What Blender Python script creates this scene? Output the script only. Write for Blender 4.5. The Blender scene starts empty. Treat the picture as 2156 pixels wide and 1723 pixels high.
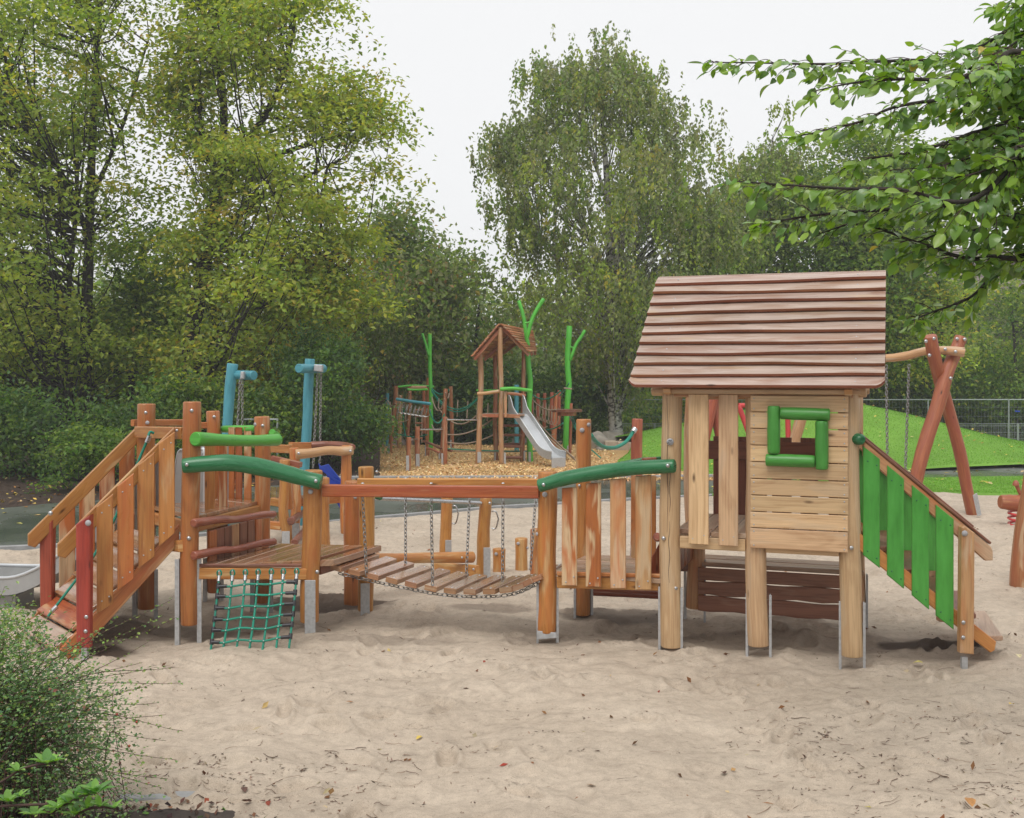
import bpy, bmesh, math, random
import numpy as np
from mathutils import Vector, Matrix

random.seed(11)
RNG = np.random.default_rng(7)
S = bpy.context.scene
COL = S.collection

# ------------------------------------------------------------------ camera, sky, sun, exposure
cam_d = bpy.data.cameras.new("camera")
cam = bpy.data.objects.new("camera", cam_d)
COL.objects.link(cam)
EYE = 2.0
cam.location = (0, 0, EYE)
cam.rotation_euler = (math.radians(90), 0, 0)
cam_d.sensor_width = 36.0
cam_d.lens = 36.0 * 2300 / 2156
cam_d.shift_y = -(861.5 - 785) / 2156.0
cam_d.clip_end = 1000
cam_d.clip_start = 0.05
S.camera = cam

W = bpy.data.worlds.new("World")
S.world = W
W.use_nodes = True
wn = W.node_tree
for n in list(wn.nodes):
    wn.nodes.remove(n)
wo = wn.nodes.new("ShaderNodeOutputWorld")
bg = wn.nodes.new("ShaderNodeBackground")
sky = wn.nodes.new("ShaderNodeTexSky")
sky.sky_type = 'NISHITA'
sky.sun_disc = False
sky.sun_elevation = math.radians(58)
sky.sun_rotation = math.radians(200)
mixw = wn.nodes.new("ShaderNodeMix")
mixw.data_type = 'RGBA'
mixw.inputs[0].default_value = 0.96          # closed cloud cover
mixw.inputs[7].default_value = (7.55, 7.56, 7.58, 1)
wn.links.new(sky.outputs[0], mixw.inputs[6])
wn.links.new(mixw.outputs[2], bg.inputs[0])
bg.inputs[1].default_value = 0.1
wn.links.new(bg.outputs[0], wo.inputs[0])

sun_d = bpy.data.lights.new("sun", 'SUN')
sun_d.energy = 1.5
sun_d.angle = math.radians(35)
sun_d.color = (1.0, 0.97, 0.92)
sun = bpy.data.objects.new("sun", sun_d)
COL.objects.link(sun)
sun.rotation_euler = (math.radians(32), 0, math.radians(-20))

S.view_settings.view_transform = 'Standard'
S.view_settings.look = 'None'
S.view_settings.gamma = 1
S.view_settings.exposure = 0.38
S.view_settings.use_curve_mapping = False
S.cycles.max_bounces = 10
S.cycles.diffuse_bounces = 6
S.cycles.glossy_bounces = 2
S.cycles.transmission_bounces = 6
S.cycles.transparent_max_bounces = 4

# ------------------------------------------------------------------ measuring helpers
CROPS = {'f': (0, 0, 1.0), 'u': (0, 0, 1 / 1.9), '1': (0, 1560, 1.511), '2': (600, 1560, 1.511), '3': (1200, 1800, 2.154),
         '4': (2100, 1800, 1.915), '5': (2500, 1050, 1.9145), '6': (2600, 1900, 2.153), '7': (3300, 1300, 1.231),
         '8': (1500, 1150, 2.154), '9': (850, 1350, 1.914), 'k': (1500, 1450, 3.83), 'R': (3500, 1300, 2.154),
         'M': (1050, 1600, 2.153), 'B': (2700, 0, 1.325), 'Q': (0, 2350, 1.865)}


def UV(c, x, y):
    ox, oy, s = CROPS[c]
    return (ox + x / s) / 1.9, (oy + y / s) / 1.9


def P(c, x, y, Y):
    """world point at distance Y seen at a measured place of the photograph"""
    u, v = UV(c, x, y)
    return Vector(((u - 1078) / 2300 * Y, Y, EYE - (v - 785) / 2300 * Y))


def G(c, x, y, z=0.0):
    u, v = UV(c, x, y)
    Y = (EYE - z) * 2300 / (v - 785)
    return Vector(((u - 1078) / 2300 * Y, Y, z))


def V(*a):
    return Vector(a)


# ------------------------------------------------------------------ mesh helpers
def chamfer_rect(w, t, c):
    w, t = w / 2, t / 2
    c = min(c, w * .6, t * .6)
    return [(-w + c, -t), (w - c, -t), (w, -t + c), (w, t - c), (w - c, t), (-w + c, t), (-w, t - c), (-w, -t + c)]


def circle(n):
    return [(math.cos(2 * math.pi * i / n), math.sin(2 * math.pi * i / n)) for i in range(n)]


def catmull(pts, n):
    pts = [Vector(p) for p in pts]
    if len(pts) == 2:
        return [pts[0].lerp(pts[1], i / n) for i in range(n + 1)]
    P_ = [pts[0] * 2 - pts[1]] + pts + [pts[-1] * 2 - pts[-2]]
    out = []
    m = len(pts) - 1
    for i in range(n + 1):
        s = i / n * m
        k = min(int(s), m - 1)
        t = s - k
        a, b, c, d = P_[k:k + 4]
        out.append(0.5 * ((2 * b) + (c - a) * t + (2 * a - 5 * b + 4 * c - d) * t * t + (3 * b - a - 3 * c + d) * t ** 3))
    return out


class MB:
    def __init__(self):
        self.v, self.f, self.uv, self.sm = [], [], [], []
        self.o = (random.random() * 40, random.random() * 40)

    def face(self, idx, uvs, smooth=False):
        self.f.append(idx)
        self.uv.extend([(a + self.o[0], b + self.o[1]) for a, b in uvs])
        self.sm.append(smooth)

    def loft(self, pts, sec, scales=None, up=V(0, 0, 1), smooth=False, cap=True, lump=0.0):
        pts = [Vector(p) for p in pts]
        n, m = len(pts), len(sec)
        if scales is None:
            scales = [1] * n
        base = len(self.v)
        d = 0
        ds = []
        per = [0]
        for j in range(m):
            a, b = sec[j], sec[(j + 1) % m]
            per.append(per[-1] + math.hypot(a[0] - b[0], a[1] - b[1]))
        side_prev = None
        lp1, lp2 = self.o[0], self.o[1]
        for i in range(n):
            if i == 0:
                t = pts[1] - pts[0]
            elif i == n - 1:
                t = pts[-1] - pts[-2]
            else:
                t = pts[i + 1] - pts[i - 1]
            if i:
                d += (pts[i] - pts[i - 1]).length
            ds.append(d)
            if t.length < 1e-9:
                t = V(0, 0, 1)
            t.normalize()
            u = up if abs(t.dot(up)) < .97 else V(0, 1, 0.01)
            side = t.cross(u)
            side.normalize()
            if side_prev is not None and side.dot(side_prev) < 0:
                side = -side
            side_prev = side
            nr = side.cross(t)
            s = scales[i]
            for j, (a, b) in enumerate(sec):
                q = 1.0
                if lump:
                    an = 2 * math.pi * j / m
                    q = 1 + lump * (math.sin(2 * an + lp1 + d * 2.1) + .7 * math.sin(3 * an + lp2 - d * 3.3) + .5 * math.sin(an + d * 7 + lp2))
                self.v.append(pts[i] + side * (a * s * q) + nr * (b * s * q))
        sc0 = max(scales)
        for i in range(n - 1):
            for j in range(m):
                k = (j + 1) % m
                a = base + i * m + j
                b = base + i * m + k
                self.face((a, b, b + m, a + m),
                          [(ds[i], per[j] * sc0), (ds[i], per[j + 1] * sc0), (ds[i + 1], per[j + 1] * sc0), (ds[i + 1], per[j] * sc0)], smooth)
        if cap:
            if smooth:
                e0_ = len(self.v)
                self.v.extend([self.v[base + j].copy() for j in range(m)] + [self.v[base + (n - 1) * m + j].copy() for j in range(m)])
                ca, cb = e0_, e0_ + m
            else:
                ca, cb = base, base + (n - 1) * m
            self.face(tuple(ca + j for j in range(m))[::-1], [(sec[j][0] * scales[0] * .3, sec[j][1] * scales[0] * 2) for j in range(m)][::-1])
            self.face(tuple(cb + j for j in range(m)), [(sec[j][0] * scales[-1] * .3, sec[j][1] * scales[-1] * 2) for j in range(m)])

    def log(self, pts, radii, sides=14, n=None, wob=0.0, up=V(0, 0, 1), rnd=.006, lump=.014):
        if not isinstance(radii, (list, tuple)):
            radii = [radii] * len(pts)
        n = n or max(4, 4 * (len(pts) - 1))
        cp = catmull(pts, n)
        m = len(radii) - 1
        rr = []
        ph = random.random() * 9
        for i in range(n + 1):
            s = i / n * m
            k = min(int(s), m - 1)
            r = radii[k] * (1 - (s - k)) + radii[k + 1] * (s - k)
            r *= 1 + wob * (math.sin(i * 1.7 + ph) + .6 * math.sin(i * .8 + ph * 2))
            rr.append(r)
        if rnd:
            e = min(rnd, rr[0] * .4)
            t0 = (cp[1] - cp[0]).normalized()
            t1 = (cp[-2] - cp[-1]).normalized()
            cp = [cp[0], cp[0] + t0 * e * .5, cp[0] + t0 * e * 1.2] + cp[1:-1] + [cp[-1] + t1 * e * 1.2, cp[-1] + t1 * e * .5, cp[-1]]
            rr = [rr[0] - e, rr[0] - e * .3, rr[0]] + rr[1:-1] + [rr[-1], rr[-1] - e * .3, rr[-1] - e]
        self.loft(cp, circle(sides), rr, up=up, smooth=True, lump=lump)

    def tube(self, pts, r, sides=6, n=None, smooth=True):
        cp = catmull(pts, n) if n else [Vector(p) for p in pts]
        self.loft(cp, circle(sides), [r] * len(cp), smooth=smooth)

    def plank(self, a, b, w, t, up=V(0, 0, 1), c=.006):
        a, b = Vector(a), Vector(b)
        d = (b - a).normalized()
        e = .004
        self.loft([a, a + d * e, b - d * e, b], chamfer_rect(w, t, c), [.94, 1, 1, .94], up=up)

    def slab(self, poly, n, t, c=.005, g=None):
        """board: outline poly (3-D, any vertex count), thickness t along +n, chamfered rims, grain along g"""
        poly = [Vector(p) for p in poly]
        n = Vector(n).normalized()
        m = len(poly)
        area = sum((poly[i].cross(poly[(i + 1) % m]) for i in range(m)), Vector((0, 0, 0)))
        if area.dot(n) < 0:
            poly = poly[::-1]
        ins = []
        for i in range(m):
            e0 = (poly[i] - poly[i - 1]).normalized()
            e1 = (poly[(i + 1) % m] - poly[i]).normalized()
            n0, n1 = n.cross(e0), n.cross(e1)
            bb = n0 + n1
            bb.normalize()
            k = max(.35, bb.dot(n0))
            ins.append(poly[i] + bb * (c / k))
        g = Vector(g) if g else (poly[1] - poly[0])
        g.normalize()
        w = n.cross(g)
        rings = [[p for p in ins], [p + n * c for p in poly], [p + n * (t - c) for p in poly], [p + n * t for p in ins]]
        b = len(self.v)
        for r in rings:
            self.v.extend(r)
        def q(p):
            return (p.dot(g), p.dot(w) + p.dot(n))
        for k in range(3):
            for i in range(m):
                j = (i + 1) % m
                ids = (b + k * m + i, b + k * m + j, b + (k + 1) * m + j, b + (k + 1) * m + i)
                self.face(ids, [q(self.v[x]) for x in ids])
        top = tuple(b + 3 * m + i for i in range(m))
        self.face(top, [q(self.v[x]) for x in top])
        bot = tuple(b + i for i in range(m))[::-1]
        self.face(bot, [q(self.v[x]) for x in bot])

    def box(self, a, b, c=.003):
        (x0, y0, z0), (x1, y1, z1) = a, b
        self.slab([(x0, y0, z0), (x1, y0, z0), (x1, y1, z0), (x0, y1, z0)], (0, 0, 1), z1 - z0, c)

    def dome(self, p, n, r, h):
        n = Vector(n).normalized()
        a = n.orthogonal().normalized()
        b = n.cross(a)
        base = len(self.v)
        K = 8
        prof = [(1.0, 0), (.95, .35), (.7, .75), (.3, .97)]
        for s, z in prof:
            for i in range(K):
                an = 2 * math.pi * i / K
                self.v.append(Vector(p) + a * (math.cos(an) * r * s) + b * (math.sin(an) * r * s) + n * (h * z))
        for k in range(3):
            for i in range(K):
                j = (i + 1) % K
                ids = (base + k * K + i, base + k * K + j, base + (k + 1) * K + j, base + (k + 1) * K + i)
                self.face(ids, [(0, 0)] * 4, True)
        self.face(tuple(base + 3 * K + i for i in range(K)), [(0, 0)] * K, True)

    def torus_link(self, c, d, side, L, Wd, r):
        """one stretched chain link, long axis d, flat in the plane of d and side"""
        pts = []
        hs = L / 2 - Wd / 2
        for k in range(10):
            an = math.pi * 2 * (k + .5) / 10
            x, y = math.cos(an) * Wd / 2, math.sin(an) * Wd / 2
            pts.append(c + side * x + d * (y + (hs if y > 0 else -hs)))
        nrm = d.cross(side).normalized()
        base = len(self.v)
        q = 4
        for k in range(10):
            t = (pts[(k + 1) % 10] - pts[k - 1]).normalized()
            s2 = t.cross(nrm).normalized()
            for j in range(q):
                an = 2 * math.pi * j / q
                self.v.append(pts[k] + s2 * (math.cos(an) * r) + nrm * (math.sin(an) * r))
        for k in range(10):
            for j in range(q):
                a = base + k * q + j
                b = base + k * q + (j + 1) % q
                c2 = base + ((k + 1) % 10) * q + (j + 1) % q
                d2 = base + ((k + 1) % 10) * q + j
                self.face((a, b, c2, d2), [(0, 0)] * 4, True)

    def chain(self, a, b, L=.034, Wd=.02, r=.0032, sag=0.0):
        a, b = Vector(a), Vector(b)
        n = max(2, int((b - a).length / (L * .74)))
        prev = None
        pts = [a.lerp(b, i / n) - V(0, 0, sag * 4 * (i / n) * (1 - i / n)) for i in range(n + 1)]
        for i in range(n):
            c = (pts[i] + pts[i + 1]) / 2
            d = (pts[i + 1] - pts[i]).normalized()
            o = d.orthogonal().normalized()
            s = o if i % 2 else d.cross(o)
            s = (s + V(.3, .2, 0) * 0).normalized()
            self.torus_link(c, d, s, L, Wd, r)

    def build(self, name, mat, parent=None, kind=None, label=None):
        me = bpy.data.meshes.new(name)
        off = Vector(parent.location) if parent is not None and parent.parent is None else (Vector(parent['_w']) if parent is not None and '_w' in parent else Vector((0, 0, 0)))
        me.from_pydata([tuple(p - off) for p in self.v], [], self.f)
        ul = me.uv_layers.new(name="UVMap")
        fl = np.array(self.uv, dtype=np.float32).ravel()
        ul.data.foreach_set('uv', fl)
        me.polygons.foreach_set('use_smooth', self.sm)
        me.materials.append(mat)
        me.update()
        o = bpy.data.objects.new(name, me)
        COL.objects.link(o)
        if parent is not None:
            o.parent = parent
            o['_w'] = [off.x, off.y, off.z]
        if kind:
            o['kind'] = kind
        if label:
            o['label'] = label
        return o


def thing(name, label, cat, loc, group=None):
    o = bpy.data.objects.new(name, None)
    o.empty_display_size = .1
    COL.objects.link(o)
    o.location = loc
    o['label'] = label
    o['category'] = cat
    if group:
        o['group'] = group
    return o


def tag(o, label, cat, group=None):
    o['label'] = label
    o['category'] = cat
    if group:
        o['group'] = group
    return o


def slabpart(name, mat, parent, poly, n, t, c=.005, g=None):
    m = MB()
    m.slab(poly, n, t, c, g)
    return m.build(name, mat, parent)


def plankpart(name, mat, parent, a, b, w, t, up=V(0, 0, 1), c=.006):
    m = MB()
    m.plank(a, b, w, t, up, c)
    return m.build(name, mat, parent)


def logpart(name, mat, parent, pts, r, **k):
    m = MB()
    m.log(pts, r, **k)
    return m.build(name, mat, parent)


_bolt = {}


def bolt(p, n, parent, r=.015, mat=None):
    """domed bolt head; all heads share one mesh"""
    mat = mat or M['steel_bright']
    key = mat.name
    if key not in _bolt:
        m = MB()
        m.dome((0, 0, 0), (0, 0, 1), 1, .62)
        o = m.build('bolt', mat)
        _bolt[key] = o.data
        bpy.data.objects.remove(o)
    o = bpy.data.objects.new('bolt', _bolt[key])
    COL.objects.link(o)
    off = Vector(parent.location) if parent.parent is None else Vector(parent['_w'])
    o.parent = parent
    o.location = Vector(p) - off
    o.rotation_mode = 'QUATERNION'
    o.rotation_quaternion = Vector(n).normalized().to_track_quat('Z', 'Y')
    o.scale = (r, r, r)
    return o


# ------------------------------------------------------------------ numpy noise
_T = np.random.default_rng(3).random((256, 256))


def vnoise(x, y, s=0):
    x = np.asarray(x, float) + s * 17.3
    y = np.asarray(y, float) + s * 31.7
    xi, yi = np.floor(x).astype(int), np.floor(y).astype(int)
    fx, fy = x - xi, y - yi
    fx = fx * fx * (3 - 2 * fx)
    fy = fy * fy * (3 - 2 * fy)
    a = _T[xi % 256, yi % 256]
    b = _T[(xi + 1) % 256, yi % 256]
    c = _T[xi % 256, (yi + 1) % 256]
    d = _T[(xi + 1) % 256, (yi + 1) % 256]
    return (a * (1 - fx) + b * fx) * (1 - fy) + (c * (1 - fx) + d * fx) * fy - .5


def fbm(x, y, o=4, s=0):
    r = 0
    a = 1
    for k in range(o):
        r = r + a * vnoise(x * 2 ** k, y * 2 ** k, s + k)
        a *= .5
    return r


# ------------------------------------------------------------------ materials
M = {}


def newmat(name):
    m = bpy.data.materials.new(name)
    m.use_nodes = True
    nt = m.node_tree
    b = nt.nodes['Principled BSDF']
    M[name] = m
    return m, nt, b


def N(nt, t, **k):
    n = nt.nodes.new(t)
    for a, v in k.items():
        if a.startswith('i_'):
            key = a[2:]
            key = int(key) if key.isdigit() else key.replace('_', ' ')
            n.inputs[key].default_value = v
        else:
            setattr(n, a, v)
    return n


def L(nt, a, b):
    nt.links.new(a, b)


def ramp(nt, src, stops, interp='LINEAR'):
    r = nt.nodes.new('ShaderNodeValToRGB')
    r.color_ramp.interpolation = interp
    el = r.color_ramp.elements
    while len(el) < len(stops):
        el.new(.5)
    for e, (p, c) in zip(el, stops):
        e.position = p
        e.color = (*c, 1) if len(c) == 3 else c
    L(nt, src, r.inputs[0])
    return r


def mixc(nt, fac, a, b, mode='MIX'):
    m = nt.nodes.new('ShaderNodeMix')
    m.data_type = 'RGBA'
    m.blend_type = mode
    for s, i in ((fac, 0), (a, 6), (b, 7)):
        if hasattr(s, 'is_linked') or hasattr(s, 'links'):
            L(nt, s, m.inputs[i])
        elif isinstance(s, (int, float)):
            m.inputs[i].default_value = s
        else:
            m.inputs[i].default_value = (*s, 1)
    return m.outputs[2]


def wood(name, base, dark, pale, pale_amt=.0, rough=.42, var=.2, grain=1.0, stain=None, stain_amt=0.0, coat=.0):
    m, nt, b = newmat(name)
    b.inputs['Coat Weight'].default_value = coat
    b.inputs['Coat Roughness'].default_value = .12
    uv = N(nt, 'ShaderNodeUVMap')
    mp = N(nt, 'ShaderNodeMapping')
    mp.inputs['Scale'].default_value = (1.6, 55 * grain, 1)
    L(nt, uv.outputs[0], mp.inputs[0])
    g = N(nt, 'ShaderNodeTexNoise', i_Scale=1.6, i_Detail=7.0, i_Roughness=.62, i_Distortion=.5)
    L(nt, mp.outputs[0], g.inputs[0])
    mp2 = N(nt, 'ShaderNodeMapping')
    mp2.inputs['Scale'].default_value = (1.3, 9, 1)
    L(nt, uv.outputs[0], mp2.inputs[0])
    nz = N(nt, 'ShaderNodeTexNoise', i_Scale=1.0, i_Detail=3.0, i_Distortion=.8)
    L(nt, mp2.outputs[0], nz.inputs[0])
    mu = N(nt, 'ShaderNodeMath', operation='MULTIPLY', i_1=22.0)
    L(nt, nz.outputs[0], mu.inputs[0])
    sn = N(nt, 'ShaderNodeMath', operation='SINE')
    L(nt, mu.outputs[0], sn.inputs[0])
    ma = N(nt, 'ShaderNodeMath', operation='MULTIPLY_ADD', i_1=.10, i_2=0.0)
    L(nt, sn.outputs[0], ma.inputs[0])
    add = N(nt, 'ShaderNodeMath', operation='ADD')
    L(nt, g.outputs[0], add.inputs[0])
    L(nt, ma.outputs[0], add.inputs[1])
    dk = tuple(.35 * a_ + .65 * b_ for a_, b_ in zip(base, dark))
    r = ramp(nt, add.outputs[0], [(.26, dk), (.5, base), (.76, tuple(min(1, c * 1.18) for c in base))])
    col = r.outputs[0]
    mp3 = N(nt, 'ShaderNodeMapping')
    mp3.inputs['Scale'].default_value = (1.5, 9, 1)
    L(nt, uv.outputs[0], mp3.inputs[0])
    n3 = N(nt, 'ShaderNodeTexNoise', i_Scale=1.0, i_Detail=3.0, i_Distortion=.3)
    L(nt, mp3.outputs[0], n3.inputs[0])
    if pale_amt > 0:
        rr = ramp(nt, n3.outputs[0], [(.62 - .25 * pale_amt, (0, 0, 0)), (.68 - .25 * pale_amt, (.92,) * 3)])
        pc = ramp(nt, g.outputs[0], [(.3, tuple(c * .72 for c in pale)), (.6, pale)])
        col = mixc(nt, rr.outputs[0], col, pc.outputs[0])
    if stain:
        n4 = N(nt, 'ShaderNodeTexNoise', i_Scale=1.7, i_Detail=4.0, i_Distortion=.6)
        L(nt, mp3.outputs[0], n4.inputs[0])
        rr = ramp(nt, n4.outputs[0], [(.5 - .2 * stain_amt, (0, 0, 0)), (.75 - .2 * stain_amt, (.8,) * 3)])
        col = mixc(nt, rr.outputs[0], col, stain)
    # knots
    mp4 = N(nt, 'ShaderNodeMapping')
    mp4.inputs['Scale'].default_value = (2.2, 7, 1)
    L(nt, uv.outputs[0], mp4.inputs[0])
    vo = N(nt, 'ShaderNodeTexVoronoi', i_Scale=1.0, i_Randomness=1.0)
    L(nt, mp4.outputs[0], vo.inputs[0])
    kr = ramp(nt, vo.outputs[0], [(.03, (1, 1, 1)), (.1, (0, 0, 0))])
    col = mixc(nt, kr.outputs[0], col, tuple(c * .35 for c in dark))
    # piece-to-piece variation
    oi = N(nt, 'ShaderNodeObjectInfo')
    hs = N(nt, 'ShaderNodeHueSaturation')
    mr = N(nt, 'ShaderNodeMapRange')
    mr.inputs[3].default_value = 1 - var
    mr.inputs[4].default_value = 1 + var
    L(nt, oi.outputs['Random'], mr.inputs[0])
    L(nt, mr.outputs[0], hs.inputs['Value'])
    mr2 = N(nt, 'ShaderNodeMapRange')
    mr2.inputs[3].default_value = .495
    mr2.inputs[4].default_value = .506
    wnx = N(nt, 'ShaderNodeTexWhiteNoise', noise_dimensions='1D')
    L(nt, oi.outputs['Random'], wnx.inputs['W'])
    L(nt, wnx.outputs[0], mr2.inputs[0])
    L(nt, mr2.outputs[0], hs.inputs['Hue'])
    L(nt, col, hs.inputs['Color'])
    L(nt, hs.outputs[0], b.inputs['Base Color'])
    rg = ramp(nt, n3.outputs[0], [(.35, (rough * .7,) * 3), (.65, (min(1, rough * 1.25),) * 3)])
    L(nt, rg.outputs[0], b.inputs['Roughness'])
    bp = N(nt, 'ShaderNodeBump', i_Strength=.35, i_Distance=.004)
    L(nt, add.outputs[0], bp.inputs['Height'])
    L(nt, bp.outputs[0], b.inputs['Normal'])
    return m


def paint(name, col, rough=.4, var=.06, wear=None):
    m, nt, b = newmat(name)
    uv = N(nt, 'ShaderNodeUVMap')
    mp = N(nt, 'ShaderNodeMapping')
    mp.inputs['Scale'].default_value = (2.5, 14, 1)
    L(nt, uv.outputs[0], mp.inputs[0])
    g = N(nt, 'ShaderNodeTexNoise', i_Scale=1.5, i_Detail=6.0, i_Roughness=.6)
    L(nt, mp.outputs[0], g.inputs[0])
    r = ramp(nt, g.outputs[0], [(.25, tuple(c * .72 for c in col)), (.5, col), (.78, tuple(min(1, c * 1.22 + .01) for c in col))])
    mpc = N(nt, 'ShaderNodeMapping')
    mpc.inputs['Scale'].default_value = (1.6, 90, 1)
    L(nt, uv.outputs[0], mpc.inputs[0])
    gc = N(nt, 'ShaderNodeTexNoise', i_Scale=1.0, i_Detail=4.0, i_Roughness=.7)
    L(nt, mpc.outputs[0], gc.inputs[0])
    rc = ramp(nt, gc.outputs[0], [(.27, (.45,) * 3), (.36, (1,) * 3)])
    oi = N(nt, 'ShaderNodeObjectInfo')
    hs = N(nt, 'ShaderNodeHueSaturation')
    mr = N(nt, 'ShaderNodeMapRange')
    mr.inputs[3].default_value = 1 - var
    mr.inputs[4].default_value = 1 + var
    L(nt, oi.outputs['Random'], mr.inputs[0])
    L(nt, mr.outputs[0], hs.inputs['Value'])
    L(nt, mixc(nt, 1.0, r.outputs[0], rc.outputs[0], 'MULTIPLY'), hs.inputs['Color'])
    L(nt, hs.outputs[0], b.inputs['Base Color'])
    rq = ramp(nt, g.outputs[0], [(.3, (rough * .7,) * 3), (.7, (rough * 1.4,) * 3)])
    L(nt, rq.outputs[0], b.inputs['Roughness'])
    bp = N(nt, 'ShaderNodeBump', i_Strength=.4, i_Distance=.003)
    L(nt, g.outputs[0], bp.inputs['Height'])
    L(nt, bp.outputs[0], b.inputs['Normal'])
    return m


def metal(name, col, rough, metallic=1.0, scale=30):
    m, nt, b = newmat(name)
    tc = N(nt, 'ShaderNodeTexCoord')
    g = N(nt, 'ShaderNodeTexNoise', i_Scale=float(scale), i_Detail=4.0)
    L(nt, tc.outputs['Object'], g.inputs[0])
    r = ramp(nt, g.outputs[0], [(.3, tuple(c * .75 for c in col)), (.7, col)])
    L(nt, r.outputs[0], b.inputs['Base Color'])
    rr = ramp(nt, g.outputs[0], [(.3, (rough * .8,) * 3), (.7, (rough * 1.2,) * 3)])
    L(nt, rr.outputs[0], b.inputs['Roughness'])
    b.inputs['Metallic'].default_value = metallic
    return m


wood('wood_orange', (.42, .165, .045), (.22, .07, .018), (.56, .34, .16), .2, .38, .17, stain=(.44, .13, .035), stain_amt=.3)
wood('wood_orange_patchy', (.37, .115, .03), (.22, .055, .015), (.64, .46, .27), .6, .42, .13, stain=(.46, .13, .035), stain_amt=.15)
wood('wood_yellow', (.45, .205, .055), (.27, .095, .022), (.58, .36, .16), .1, .38, .14, stain=(.40, .13, .03), stain_amt=.15)
wood('wood_red', (.33, .055, .03), (.17, .022, .014), (.4, .1, .05), .0, .42, .12)
wood('wood_beam_red', (.35, .105, .034), (.19, .045, .016), (.5, .3, .15), .1, .34, .1, stain=(.30, .065, .024), stain_amt=.4)
wood('wood_log_brown', (.27, .085, .045), (.13, .035, .02), (.4, .2, .12), .2, .3, .12)
wood('wood_pale', (.58, .385, .215), (.38, .2, .09), (.62, .43, .26), .3, .5, .13)
wood('wood_pale_worn', (.50, .28, .13), (.32, .14, .055), (.6, .41, .25), .5, .48, .13, stain=(.48, .17, .055), stain_amt=.25)
wood('wood_roof', (.44, .34, .285), (.31, .22, .175), (.50, .37, .26), .12, .27, .08, stain=(.30, .17, .11), stain_amt=.2)
wood('wood_counter', (.30, .135, .08), (.17, .065, .04), (.4, .22, .14), .2, .45, .12)
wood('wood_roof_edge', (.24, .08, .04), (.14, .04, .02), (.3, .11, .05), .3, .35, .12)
wood('wood_deck', (.32, .16, .08), (.18, .075, .035), (.4, .25, .15), .3, .2, .16, coat=.6)
wood('wood_deck_grey', (.38, .25, .17), (.25, .14, .09), (.45, .33, .24), .3, .35, .12)
wood('wood_dark', (.20, .075, .045), (.09, .03, .02), (.3, .15, .09), .1, .4, .15)
wood('wood_far', (.37, .15, .065), (.2, .065, .03), (.55, .36, .22), .25, .5, .25, stain=(.33, .08, .03), stain_amt=.4)
wood('wood_far_pale', (.48, .27, .13), (.33, .16, .08), (.55, .38, .25), .3, .5, .15)
wood('wood_swing', (.34, .10, .045), (.19, .045, .022), (.42, .18, .08), .1, .5, .1, stain=(.27, .06, .035), stain_amt=.4)
paint('green_light', (.075, .36, .035), .33)
paint('green_dark', (.022, .15, .055), .27)
paint('green_panel', (.07, .33, .045), .42, wear=True)
paint('green_window', (.055, .25, .035), .38)
paint('green_far', (.09, .46, .045), .4)
paint('teal', (.065, .27, .33), .42)
paint('blue_plastic', (.015, .05, .36), .3)
paint('red_paint', (.55, .05, .05), .35)
paint('rope_green', (.01, .22, .145), .6)
paint('rope_beige', (.34, .26, .19), .8)
paint('black_plastic', (.02, .02, .025), .35)
metal('steel_bright', (.58, .58, .59), .3)
metal('steel_galv', (.50, .51, .52), .42, .35, 45)
metal('steel_slide', (.66, .68, .70), .34, .45, 2)
metal('steel_chain', (.36, .35, .34), .4, .85)
metal('grey_cap', (.42, .41, .42), .5, 0.0)
metal('fence_metal', (.42, .45, .46), .5, .3)


def simple(name, col, rough=.6, nscale=6.0, amt=.3, coord='Object', bump=0.0, col2=None, detail=6.0):
    m, nt, b = newmat(name)
    tc = N(nt, 'ShaderNodeTexCoord')
    g = N(nt, 'ShaderNodeTexNoise', i_Scale=float(nscale), i_Detail=detail, i_Roughness=.65)
    L(nt, tc.outputs[coord], g.inputs[0])
    c2 = col2 or tuple(min(1, c * (1 + amt)) for c in col)
    r = ramp(nt, g.outputs[0], [(.3, tuple(c * (1 - amt) for c in col)), (.7, c2)])
    L(nt, r.outputs[0], b.inputs['Base Color'])
    b.inputs['Roughness'].default_value = rough
    if bump:
        bp = N(nt, 'ShaderNodeBump', i_Strength=.6, i_Distance=bump)
        L(nt, g.outputs[0], bp.inputs['Height'])
        L(nt, bp.outputs[0], b.inputs['Normal'])
    return m


simple('slide_plastic', (.33, .33, .325), .45, 5, .12)
simple('soil', (.045, .033, .026), .85, 8, .5, bump=.02)
simple('bark_dark', (.035, .028, .022), .9, 14, .5, bump=.03)
simple('bark_twig', (.07, .035, .028), .8, 20, .3)
simple('stone', (.30, .27, .23), .8, 3, .35, bump=.03)
simple('stone_block', (.40, .33, .25), .8, 5, .2, bump=.02)
simple('concrete', (.30, .30, .30), .7, 9, .2, bump=.005)
simple('render_wall', (.5, .46, .38), .8, 1.5, .1)
simple('roof_tile', (.17, .14, .125), .7, 5, .35)
simple('dark_wall', (.03, .028, .026), .6, 2, .4)
simple('glass_dark', (.04, .05, .055), .1, 2, .2)

# birch bark: white with black marks
m, nt, b = newmat('bark_birch')
tc = N(nt, 'ShaderNodeTexCoord')
mp = N(nt, 'ShaderNodeMapping')
mp.inputs['Scale'].default_value = (3, 3, 6)
L(nt, tc.outputs['Object'], mp.inputs[0])
g = N(nt, 'ShaderNodeTexNoise', i_Scale=1.6, i_Detail=5.0, i_Distortion=.6)
L(nt, mp.outputs[0], g.inputs[0])
r = ramp(nt, g.outputs[0], [(.42, (.05, .045, .04)), (.52, (.42, .40, .37)), (.7, (.55, .53, .5))])
L(nt, r.outputs[0], b.inputs['Base Color'])
b.inputs['Roughness'].default_value = .8


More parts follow.
